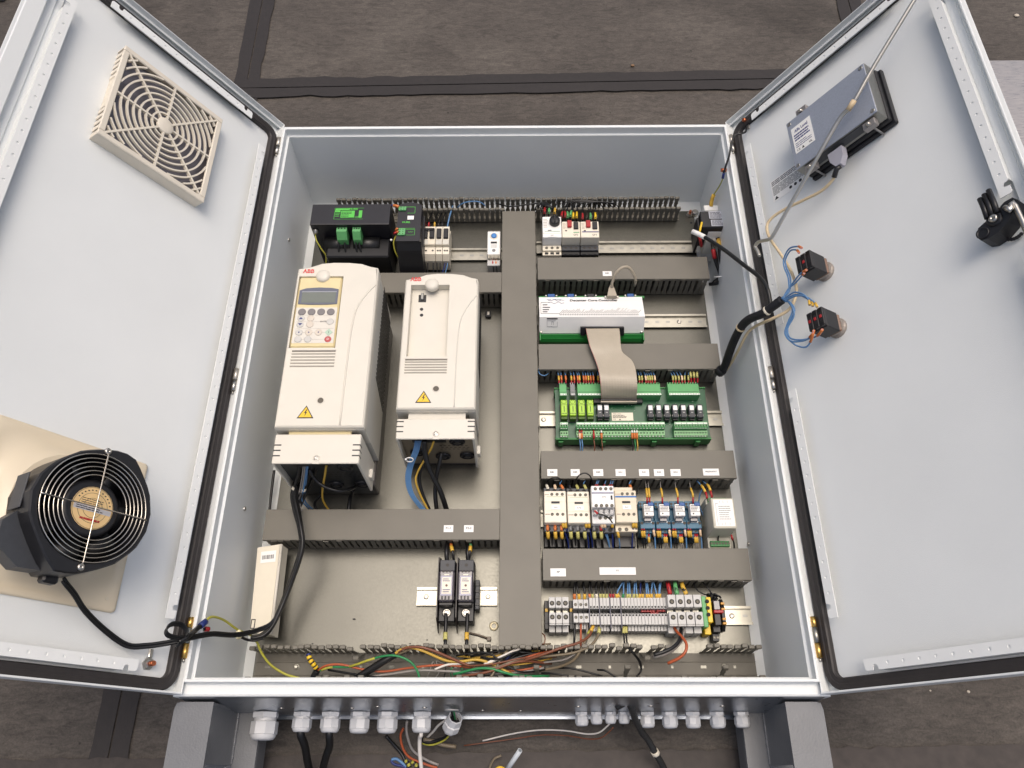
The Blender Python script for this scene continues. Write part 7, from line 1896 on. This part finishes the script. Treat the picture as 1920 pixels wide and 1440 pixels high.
wire('yellow and black banded sleeve in the left of the bottom duct', [(578, 1226, -.16), (581, 1236, -.16), (588, 1246, -.163), (593, 1253, -.168)], .003, WYG, g, [('band', .0, .12, .0042, WDBLUE), ('band', .14, .3, .0046, YELLP), ('band', .3, .38, .0047, BLACK), ('band', .38, .54, .0046, YELLP), ('band', .54, .62, .0047, BLACK), ('band', .62, .78, .0046, YELLP), ('band', .78, .84, .0047, BLACK), ('band', .84, .98, .0046, YELLP)], name='cable_sleeve', cat='sleeve')
wire('green and yellow wire arching across the bottom duct', [(598, 1258, -.18), (620, 1251, -.178), (655, 1250, -.176), (690, 1238, -.165), (720, 1230, -.155), (745, 1230, -.152), (768, 1240, -.155), (782, 1257, -.16), (788, 1279, -.165)], .0021, WGRN, g, [('yellow_stripe_end', .02, .12, .0022, WYG), ('yellow_stripe_end', .26, .5, .0022, WYG)])
wire('red brown wire waving along the bottom duct', [(595, 1258, -.18), (612, 1248, -.175), (640, 1246, -.174), (680, 1255, -.18), (720, 1259, -.182), (770, 1252, -.178), (830, 1247, -.174), (900, 1253, -.18), (960, 1258, -.185), (1015, 1250, -.185)], .0021, WORG, g)
wire('pale grey wire running along the bottom duct', [(680, 1270, -.19), (730, 1264, -.186), (785, 1257, -.18), (850, 1259, -.18), (920, 1263, -.18), (980, 1260, -.182), (1020, 1252, -.186)], .0022, WGRY, g)
wire('black wire running low along the bottom duct', [(615, 1256, -.195), (640, 1260, -.192), (690, 1268, -.186), (750, 1274, -.18), (830, 1275, -.178), (900, 1270, -.18), (970, 1262, -.186)], .0021, RUBBER, g)
wire('thick white wire end emerging under the vertical duct', [(908, 1246, -.17), (935, 1234, -.168), (965, 1220, -.172), (992, 1206, -.182)], .0032, WWHT, g)
wire('second white wire end under the vertical duct', [(815, 1255, -.175), (840, 1246, -.172), (870, 1244, -.175), (900, 1240, -.185)], .0021, WWHT, g)
cols = [(WTAUPE, 'taupe'), (RUBBER, 'black'), (WBRN, 'brown'), (RUBBER, 'black'), (WYEL, 'yellow'), (WDBLUE, 'dark blue'), (WTAUPE, 'taupe'), (RUBBER, 'black'), (WGRY, 'grey'), (WBRN, 'brown'), (WGRN, 'green'), (RUBBER, 'black'), (WTAUPE, 'taupe'), (WORG, 'orange brown'), (RUBBER, 'black'), (WYEL, 'yellow')]
random.seed(11)
for i, (m, nm) in enumerate(cols):
    u0 = random.uniform(850, 930); v0 = random.uniform(1228, 1270); z0 = random.uniform(-.2, -.175)
    u2 = random.uniform(985, 1060); v2 = random.uniform(1206, 1268)
    wire('%s wire in the tangle below the vertical duct, %s one' % (nm, NTH[i]), [(u0, v0, z0), (u0 + (u2 - u0) * .33, v0 + random.uniform(-12, 8), z0 + .012), (u0 + (u2 - u0) * .66, v2 + random.uniform(-4, 10), z0 + .008), (u2, v2, -.2)], random.choice((.0016, .002, .0025)), m, g)
for i in range(5):
    u0 = 800 + i * 16
    wire('thin dark wire sticking up in the bottom duct, %s one' % NTH[i], [(u0, 1272, -.195), (u0 + random.uniform(-4, 8), 1258, -.18), (u0 + random.uniform(0, 20), 1244 - random.random() * 10, -.178), (u0 + random.uniform(15, 34), 1252, -.19)], .0009, random.choice((RUBBER, WGRN, WGRY)), g)
for i, (ua, va, ub, vb) in enumerate(((1015, 1262, 1090, 1272), (1040, 1252, 1130, 1268), (1060, 1268, 1165, 1276), (1120, 1256, 1160, 1274))):
    wire('black wire lying low right of the vertical duct, %s one' % NTH[i], [(ua, va, -.2), (ua * .6 + ub * .4, va + 2, -.192), (ub, vb, -.195)], .0019, RUBBER, g)
# N left wires
g = 'cables on the left side of the cabinet'
for i, (du, dz) in enumerate(((0, 0), (5, .004), (-4, -.004), (2, .009))):
    wire('black cable hanging from the larger drive to the lower left, %s one' % NTH[i], [(556 + du, 905, -.13 + dz), (551 + du, 930, -.125 + dz), (556 + du, 958, -.12 + dz), (563 + du * .6, 990, -.115 + dz), (566 + du * .6, 1020, -.118 + dz), (559 + du * .6, 1052, -.125 + dz), (541 + du * .6, 1102, -.14 + dz), (526 + du * .5, 1140, -.145 + dz), (511 + du * .4, 1172, -.14 + dz), (492 + du, 1191, -.135 + dz), (470, 1196 + du * .4, -.13 + dz)], .0032, RUBBER, g, name='cable')
fanp = [dw(L2, 118, 1083, .02), dw(L2, 124, 1092, .02), dw(L2, 140, 1112, .012), dw(L2, 160, 1143, .004), dw(L2, 198, 1180, -.006), dw(L2, 238, 1207, -.008), dw(L2, 275, 1208, .0), dw(L2, 312, 1203, .012), dw(L2, 345, 1196, .025), at(372, 1190, .008), at(400, 1186, -.02), at(440, 1188, -.07), at(480, 1180, -.11), at(510, 1165, -.13), at(528, 1130, -.14)]
for i in range(2):
    wire('black fan cable crossing from the left door into the cabinet, %s strand' % ('upper', 'lower')[i], [p + Vector((.0008, -.0045 * i, .001 * i)) for p in fanp], .0026, RUBBER, g, name='cable', world=True)
loop = [dw(L2, 350, 1195, .028), dw(L2, 330, 1196, .03), dw(L2, 313, 1190, .03), dw(L2, 311, 1180, .03), dw(L2, 320, 1171, .03), dw(L2, 335, 1170, .03), dw(L2, 345, 1176, .03), dw(L2, 350, 1188, .03), dw(L2, 342, 1202, .026), dw(L2, 330, 1210, .022)]
for i in range(3): wire('black cable tie loop at the left hinge side, %s turn' % NTH[i], [p + Vector((.0015 * i, .002 * i - .002, .002 * i)) for p in loop], .0015 if i else .002, RUBBER, g, name='cable', world=True)
wire('black twisted cable tail with blue terminal at the left hinge side', [dw(L2, 335, 1204, .028), dw(L2, 352, 1194, .03), at(366, 1182, .01), at(379, 1171, -.005), at(386, 1165, -.012)], .0042, RUBBER, g, [('blue_terminal', .8, 1., .0052, WDBLUE)], name='cable', world=True)
wire('yellow green wire arching from the hinge side into the bottom duct', [at(385, 1166, -.012), at(393, 1158, -.02), at(404, 1157, -.04), at(422, 1164, -.07), at(446, 1181, -.11), at(470, 1191, -.14), at(482, 1205, -.155), at(491, 1225, -.165), at(508, 1247, -.18), at(535, 1264, -.19), at(562, 1272, -.195)], .0022, WYG, g, world=True)
wire('short orange red crimp terminal beside the blue one', [(381, 1180, -.02), (388, 1179.5, -.025), (392, 1180, -.028)], .0022, RUBBER, g, [('terminal', .3, 1, .004, RED)], name='crimp_terminal', cat='terminal')
p = at(448, 1190, -.105); t = thing('cable_connector', 'small pale square connector on the black cables at lower left', 'connector', p)
mb = MB(p); mb.M = Matrix.Translation(p) @ Matrix.Rotation(.7, 4, 'Z') @ Matrix.Translation(-p); mb.box(p.x - .006, p.x + .006, p.y - .006, p.y + .006, p.z - .004, p.z + .006, .0012); mb.build('housing', mat('ivory_connector', (238, 228, 186), .4), t)
wire('black short cable end beside the pale square connector', [(452, 1194, -.11), (462, 1199, -.125), (478, 1201, -.13), (494, 1196, -.132)], .0026, RUBBER, g, name='cable')
wire('thin black cable behind the left edge of the larger drive', [(514, 882, -.215), (511, 905, -.218), (508, 930, -.22), (505, 958, -.222)], .0028, RUBBER, g, name='cable')
# O drive cables
g = 'cables under the larger drive'
for i, (pts, r_, m, nm) in enumerate((
    ([(562, 872, -.06), (560, 890, -.09), (554, 910, -.12), (548, 928, -.13), (551, 945, -.13)], .0042, RUBBER, 'thick black'), ([(586, 872, -.06), (580, 890, -.09), (572, 912, -.12), (562, 932, -.13), (556, 948, -.13)], .0042, RUBBER, 'thick black'), ([(594, 872, -.06), (590, 886, -.085), (584, 905, -.12), (572, 928, -.14), (562, 950, -.15)], .0036, RUBBER, 'black'),
    ([(569, 872, -.055), (567, 890, -.085), (563, 915, -.12), (558, 938, -.135), (562, 956, -.15)], .0015, WGRY, 'grey'), ([(572, 872, -.055), (570, 892, -.085), (566, 918, -.12), (561, 940, -.135), (566, 958, -.15)], .0015, WGRY, 'pale grey'), ([(575, 872, -.055), (573, 892, -.085), (569, 918, -.12), (566, 938, -.14), (580, 955, -.19)], .0015, WBLUE, 'light blue'), ([(577, 874, -.055), (575, 894, -.09), (572, 920, -.13), (572, 940, -.16), (588, 957, -.2)], .0015, WBLUE, 'blue'),
    ([(612, 872, -.05), (609, 892, -.075), (605, 915, -.12), (605, 935, -.16), (612, 950, -.185), (622, 962, -.2)], .0021, WYEL, 'yellow'), ([(580, 880, -.07), (592, 900, -.09), (612, 914, -.1), (640, 921, -.11), (660, 916, -.13), (668, 911, -.16)], .0034, RUBBER, 'glossy black looping'), ([(662, 918, -.17), (658, 930, -.19), (655, 945, -.2), (653, 962, -.205)], .0042, RUBBER, 'short thick black'), ([(606, 925, -.17), (596, 935, -.18), (590, 945, -.19), (596, 962, -.2)], .0032, RUBBER, 'black bent'))):
    wire('%s cable under the larger drive, %s listed from the left' % (nm, NTH[i]) if False else '%s cable under the larger drive%s' % (nm, ('', ' by the middle', '', '', '', '', '', '', '', '', '')[i] if i else ' at its left'), pts, r_, m, g, [('cable_tie', .66, .72, r_ * 1.2, WHITEP)] if i in (0, 1) else (), name='cable')
g = 'cables under the smaller drive'
for i in range(5):
    wire('light blue cable in the bunch under the smaller drive, %s from the left' % NTH[i], [(779 + i * 2.6, 826, -.08), (775 + i * 2.4, 846, -.1), (764 + i * 2.4, 875, -.13), (761 + i * 2.2, 900, -.15), (767 + i * 2, 925, -.17), (783 + i * 2, 948, -.19), (796 + i * 2, 962, -.2)], .0013, WBLUE, g, name='cable')
p = at(768, 862, -.105); mb = MB(p); mb.tube([p + Vector((.007 * cos(a), .002 * sin(a), .006 * sin(a))) for a in [2 * pi * k / 14 for k in range(14)]], .0013, 5, closed=True); mb.box(p.x - .009, p.x - .005, p.y - .002, p.y + .002, p.z, p.z + .004, .0008); o = stuff(mb.build('cable_tie', WHITE)); del o['kind']; o.location = p; tag(o, 'white cable tie around the light blue bunch under the smaller drive', 'cable tie')
wire('yellow green cable curving under the smaller drive', [(813, 828, -.07), (808, 842, -.09), (796, 862, -.12), (782, 888, -.145), (780, 905, -.155), (790, 932, -.18), (806, 962, -.2)], .0021, WYEL, g, name='cable')
wire('thick black cable crossing to the right under the smaller drive', [(796, 826, -.07), (797, 845, -.09), (801, 868, -.11), (812, 895, -.135), (826, 922, -.16), (838, 958, -.195)], .0052, RUBBER, g, name='cable', n=8)
wire('black cable leaving the lower grommet of the smaller drive', [(828, 848, -.13), (824, 868, -.14), (818, 895, -.16), (816, 925, -.18), (819, 960, -.2)], .0044, RUBBER, g, name='cable', n=8)
wire('black cable behind the yellow green one under the smaller drive', [(798, 850, -.12), (792, 872, -.14), (786, 895, -.16), (792, 925, -.18), (806, 958, -.2)], .0034, RUBBER, g, name='cable')
# fuse holder cables
g = 'cables of the fuse holders'
for i, u in enumerate((838, 878)):
    wire('thick black cable above the %s fuse holder' % ('left', 'right')[i], [(u + 2, 1012, -.2), (u, 1022, -.185), (u - 1, 1036, -.178), (u, 1052, -.182)], .0042, RUBBER, g, name='cable')
    wire('marked black wire above the %s fuse holder' % ('left', 'right')[i], [(u + 8, 1014, -.2), (u + 8, 1024, -.182), (u + 11, 1036, -.176), (u + 13, 1050, -.182)] if i == 0 else [(u + 3, 1014, -.2), (u + 4, 1024, -.182), (u + 3, 1036, -.174), (u + 1, 1050, -.182)], .0026, RUBBER, g, [('cable_marker', .3, .45, .0034, ORANGE if i == 0 else GREEN), ('cable_marker', .45, .68, .0036, YELL)])
    wire('thick black cable below the %s fuse holder into the duct' % ('left', 'right')[i], [(u - 2, 1150, -.18), (u - 2, 1168, -.178), (u - 3, 1192, -.178), (u - 3, 1210, -.172), (u - 4, 1228, -.19)], .0034, RUBBER, g, [('cable_marker', .42, .6, .0042, YGRN if i == 0 else YELL)], name='cable')
# P controller plug and arched cable
t0 = at(1147, 545, -.155)
t = thing('cable_plug', 'grey data plug on top of the white controller', 'plug', t0); g_ = rect(1138, 541, 1156, 556, -.155)
mb = MB(t0); mb.prism([(g_[0], g_[2]), (g_[1], g_[2]), (g_[1] - .004, g_[3] - .002), (g_[1] - .008, g_[3] + .008), (g_[0] + .008, g_[3] + .008), (g_[0] + .004, g_[3] - .002)], -.166, -.152); mb.build('hood', WTAN, t)
for xx in (g_[0] - .003, g_[1] + .003): mb = MB(t0); mb.lathe([(.003, 0), (.003, .003), (.0015, .003)], (xx, g_[2] + .004, -.164), (0, 0, 1), 8, cap0=False); mb.build('jack_screw', STEEL, t)
wire('tan cable arching over the duct above the white controller', [(1147, 541, -.156), (1148, 530, -.14), (1154, 514, -.12), (1166, 502, -.11), (1179, 502, -.115), (1188, 514, -.13), (1192, 527, -.15), (1190, 535, -.18)], .0033, WTAN, None, name='cable', n=8)
# right side cables
g = 'cables between cabinet and right door'
SL = [at(1347, 699, -.17), at(1358, 688, -.15), at(1368, 660, -.10), at(1378, 635, -.05), at(1392, 610, -.01), at(1408, 597, .02), dw(R2, 1430, 588, .035), dw(R2, 1450, 574, .035), dw(R2, 1466, 562, .034)]
P_ = spline(SL, 6); nn_ = len(P_)
wire('thick black braided sleeve crossing to the right door', SL, .0085, mat('braided_sleeve', (18, 18, 24), .6, var=.3, scale=500, bump=.5, bscale=900), g, [('cable_tie', .56, .575, .0096, WCRM), ('cable_tie', .86, .875, .0092, WHITEP), ('end_collar', 0, .05, .0112, BLACK)], name='cable_sleeve', cat='cable sleeve', n=12, world=True)
TN = [R2 @ PLUG, dw(R2, 1568, 318, .02), dw(R2, 1562, 336, .014), dw(R2, 1540, 358, .01), dw(R2, 1505, 376, .012), dw(R2, 1472, 392, .016), dw(R2, 1448, 408, .02), dw(R2, 1438, 424, .022), dw(R2, 1443, 446, .022), dw(R2, 1462, 474, .02), dw(R2, 1482, 506, .018), dw(R2, 1493, 538, .018), dw(R2, 1490, 562, .02), dw(R2, 1476, 583, .024), dw(R2, 1445, 599, .03), at(1420, 610, .01), at(1402, 624, -.02), at(1388, 650, -.06), at(1374, 676, -.12), at(1362, 694, -.165)]
wire('long cream data cable winding from the operator panel into the cabinet', TN, .0029, WCRM, g, [('strain_boot', 0, .035, .0048, BLACK)], name='cable', n=8, world=True)
wire('black cable with white crimp end leaning out toward the right door', [at(1298, 434, -.10), at(1312, 440, -.095), at(1330, 450, -.08), at(1360, 470, -.05), at(1395, 497, .0), dw(R2, 1422, 518, .03), dw(R2, 1438, 540, .035), dw(R2, 1444, 566, .03), dw(R2, 1446, 584, .024)], .0043, RUBBER, g, [('crimp_sleeve', .0, .1, .0056, WHITE)], name='cable', n=8, world=True)
g = 'cables of the main switch'
wire('black cable with yellow sleeve under the main switch', [(1347, 446, -.14), (1348, 458, -.135), (1350, 478, -.15), (1354, 505, -.17), (1354, 522, -.185), (1345, 531, -.195), (1330, 533, -.205)], .0042, RUBBER, g, [('colour_sleeve', .06, .2, .0052, YELL)], name='cable', n=8)
wire('black cable with red sleeve under the main switch', [(1335, 452, -.15), (1337, 468, -.15), (1341, 488, -.165), (1348, 508, -.18), (1349, 520, -.19), (1338, 529, -.2)], .004, RUBBER, g, [('colour_sleeve', .22, .42, .005, RED)], name='cable', n=8)
wire('third black cable bending under the main switch', [(1340, 470, -.16), (1345, 492, -.172), (1352, 512, -.18), (1350, 526, -.192), (1336, 531, -.2)], .004, RUBBER, g, name='cable', n=8)
wire('short red wire left of the main switch foot', [(1311, 442, -.12), (1313, 450, -.125), (1315, 462, -.15)], .0034, RED, g)
wire('short yellow wire standing left of the main switch', [(1316, 417, -.10), (1314, 425, -.1), (1312, 435, -.105)], .0026, YELLP, g)
p = at(1349, 521, -.17); mb = MB(p); mb.tube([p + Vector((-.012, .001, .002)), p + Vector((0, -.002, .008)), p + Vector((.01, .004, .002))], .0014, 6); o = mb.build('cable_tie', WHITE); o.location = p; tag(o, 'white cable tie round the black main switch cables', 'cable tie')
wire('yellow green earth wire rising from the main switch to the right hinge', [at(1333, 388, -.12), at(1334, 378, -.115), at(1338, 366, -.10), at(1347, 352, -.07), at(1354, 338, -.03), at(1357, 325, -.012)], .0016, WYG, g, [('colour_sleeve', .0, .25, .0046, YELL), ('blue_terminal', .9, 1., .003, WDBLUE)], world=True)
wire('black earth wire running up to the copper stud of the right door', [at(1357, 324, -.012), at(1361, 311, .0), at(1367, 293, .012), dw(R2, 1372, 268, .02), dw(R2, 1378, 254, .014), dw(R2, 1390, 250.5, .004), dw(R2, 1398, 247, -.008), dw(R2, 1399, 240, -.012)], .0023, RUBBER, g, world=True)
p = at(1352, 319, -.02); q = Vector((.4925, p.y, -.02)); mb = MB(q); mb.cyl(q, q - Vector((.012, 0, 0)), .0045, .004, 10); o = mb.build('copper_stud', COPPER); o.location = q; tag(o, 'copper stud on the inner right cabinet wall', 'stud')
# blue wires on the right door
g = 'light blue wires to the contact blocks'
st = lambda k: dw(R2, 1464 + k, 560 + k * .6, .032 + .002 * (k % 3))
def dwl(*L): return [dw(R2, *q) for q in L]
for i, L in enumerate((
    [(1478, 548, .03), (1478, 522, .028), (1470, 500, .03), (1470, 484, .032), (1480, 466, .038), (1496, 462, .045), (1503, 465, .055)], [(1480, 546, .028), (1482, 522, .026), (1474, 500, .028), (1473, 486, .03), (1482, 470, .036), (1494, 469, .045), (1498, 474, .055)], [(1480, 540, .032), (1490, 526, .036), (1500, 514, .044), (1512, 506, .05)], [(1478, 542, .03), (1492, 530, .034), (1504, 516, .042), (1508, 512, .048)],
    [(1476, 556, .036), (1490, 548, .04), (1506, 552, .044), (1516, 562, .05), (1518, 572, .054)], [(1478, 558, .036), (1494, 552, .04), (1508, 557, .044), (1522, 566, .05), (1524, 574, .054)], [(1476, 562, .036), (1492, 555, .042), (1510, 556, .046), (1528, 568, .052), (1532, 576, .056)],
    [(1478, 566, .034), (1486, 582, .03), (1476, 608, .028), (1472, 626, .028), (1484, 640, .03), (1510, 638, .034), (1524, 626, .04), (1526, 620, .046)], [(1480, 566, .034), (1490, 582, .03), (1479, 608, .028), (1474, 628, .028), (1490, 646, .03), (1510, 651, .032), (1520, 640, .036), (1525, 624, .046)], [(1481, 568, .034), (1489, 590, .03), (1477, 615, .028), (1482, 634, .028), (1506, 637, .032), (1532, 630, .036), (1542, 618, .046)])):
    P = [st(i)] + dwl(*L)
    wire('light blue wire to the %s contact block, %s one' % ('upper' if i < 4 else 'lower', NTH[i]), P, .0016, WBLUE, g, [('ferrule', .88, 1, .0024, ORANGE if i < 4 else YELL if i < 7 else ORANGE)], world=True)
mk = [(1503, 466, .057), (1497, 474, .057), (1509, 510, .05), (1505, 518, .045)]
# Q under the cabinet
g = 'cables hanging under the cabinet'
FZ2 = FZ + .006
def from_gland(u, dy=0.):
    c, R_ = GL[u]; return c + Vector((0, -R_ * 1.9, 0))
for u, L, r_, m, lb in ((569, [(572, 1400, -.17), (576, 1425, -.2), (584, 1460, -.24), (590, 1500, FZ2)], .0068, RUBBER, 'black cable hanging from the second gland'), (622, [(618, 1398, -.165), (611, 1420, -.185), (604, 1450, -.22), (600, 1490, FZ2)], .0066, RUBBER, 'black cable hanging from the third gland'), (792, [(787, 1385, -.16), (787, 1410, -.18), (790, 1440, -.2), (793, 1475, -.23)], .0034, WWHT, 'thin white cable hanging from the sixth gland')):
    P = [from_gland(u) + Vector((0, .006, 0)), from_gland(u) + Vector((0, -.004, 0))] + [at(*q) for q in L]
    wire(lb, P, r_, m, g, name='cable', n=10, world=True)
wire('black taped cable hanging out of the gland plate right of the middle', [Vector((aty(1168, 1316, -.03).x, -.03, -.10)), at(1176, 1316, -.09), at(1184, 1328, -.1), at(1192, 1350, -.13), at(1203, 1372, -.16), at(1214, 1386, -.18), at(1228, 1410, -.2), at(1245, 1440, -.23), at(1260, 1470, FZ2)], .0058, mat('taped_cable', (46, 46, 46), .5, var=.3, scale=250, bump=.5, bscale=500), g, [('cable_tie', .66, .69, .0074, WHITEP)], name='cable', n=10, world=True)
wl = [from_gland(1143.5) + Vector((0, .002, 0)), at(1138, 1362, -.16), at(1122, 1374, -.18), at(1098, 1376, -.2), at(1060, 1370, -.22), at(1010, 1369, -.235), at(960, 1376, -.245), at(905, 1389, -.25)]
wire('thin white wire swinging from a small gland to the left', wl, .0014, WWHT, g, world=True)
wire('thin brown wire running below the white one', [p + Vector((.004, -.008, -.004)) for p in wl[:-1]] + [at(870, 1398, -.25)], .0011, WBRN, g, world=True)
for i, (L, r_, m, lb) in enumerate((
    ([(846, 1329, -.14), (848, 1340, -.15), (851, 1352, -.165)], .0017, RUBBER, 'black wire entering the loose gland'), ([(850, 1329, -.14), (852, 1340, -.15), (854, 1352, -.165)], .0014, WGRN, 'green wire entering the loose gland'), ([(853, 1329, -.14), (855, 1341, -.15), (857, 1352, -.165)], .0013, WGRY, 'grey wire entering the loose gland'),
    ([(846, 1366, -.18), (838, 1380, -.2), (822, 1388, -.215), (800, 1392, -.22), (790, 1386, -.225)], .003, RUBBER, 'black wire leaving the loose gland'), ([(848, 1366, -.18), (838, 1384, -.2), (820, 1394, -.215), (805, 1397, -.22), (792, 1394, -.225)], .0016, WYG, 'yellow green wire leaving the loose gland'),
    ([(836, 1350, -.18), (822, 1360, -.2), (812, 1372, -.22), (801, 1383, -.235)], .0022, WWHT, 'white wire crossing behind the loose gland'), ([(794, 1386, -.22), (812, 1390, -.22), (832, 1397, -.225), (855, 1400, -.23)], .0038, WTAUPE, 'dark grey stripped cable end left of the thin brown wire'),
    ([(763, 1352, -.2), (762, 1368, -.21), (765, 1385, -.22), (775, 1408, -.24), (800, 1425, -.25), (822, 1434, FZ2)], .0024, WGRY, 'grey wire curving on the floor under the glands'), ([(756, 1366, -.22), (751, 1380, -.23), (755, 1402, -.24), (768, 1420, -.25), (795, 1432, FZ2), (820, 1440, FZ2)], .0023, WORG, 'orange brown wire curving on the floor under the glands'), ([(724, 1380, -.24), (738, 1396, -.25), (754, 1415, FZ2), (764, 1440, FZ2)], .003, RUBBER, 'black wire curving on the floor under the glands'), ([(731, 1392, -.25), (745, 1402, -.255), (757, 1420, FZ2), (768, 1445, FZ2)], .0018, WTAUPE, 'taupe wire beside the black one on the floor'),
    ([(734, 1424, FZ2), (744, 1423, FZ2), (756, 1432, FZ2), (765, 1440, FZ2)], .0028, WBLUE, 'blue wire loop on the floor at the bottom edge'), ([(733, 1426, FZ2), (740, 1433, FZ2), (756, 1437, FZ2), (766, 1444, FZ2)], .0024, WDBLUE, 'dark blue wire end on the floor at the bottom edge'),
    ([(940, 1417, -.24), (928, 1422, -.24), (920, 1434, -.245), (916, 1450, -.25)], .0022, WTAUPE, 'curled taupe wire left of the clear tube'), ([(760, 1426, FZ2 + .004), (766, 1433, FZ2 + .004), (770, 1446, FZ2)], .0032, WYG, 'yellow and black banded wire end at the bottom edge'), ([(772, 1428, FZ2 + .004), (780, 1434, FZ2 + .004), (784, 1448, FZ2)], .0032, WYG, 'second yellow banded wire end at the bottom edge'))):
    wire(lb, L, r_, m, g, [('band', .2, .35, r_ * 1.15, BLACK), ('band', .55, .7, r_ * 1.15, BLACK)] if 'banded' in lb else ())
a, b = at(975, 1407, -.15), at(945, 1452, -.2)
t = thing('clear_tube', 'milky plastic tube end standing at the bottom edge', 'tube', a)
mb = MB(a); mb.tube([a, a.lerp(b, .5), b], .0042, 12); mb.build('tube_wall', mat('milky_tube', (200, 206, 210), .25, var=.03), t)
mb = MB(a); d_ = (a - b).normalized(); mb.cyl(a, a + d_ * .0006, .003, None, 12); mb.build('tube_bore', mat('tube_shadow', (130, 136, 140), .6), t)
p = at(938, 1450, FZ2); mb = MB(p); mb.lathe([(.012, 0), (.012, .006), (.008, .006), (.008, .001)], p, (0, 0, 1), 14, cap0=False); o = mb.build('yellow_ring', YELLP); o.location = p; tag(o, 'yellow plastic ring at the bottom edge beside the clear tube', 'ring')
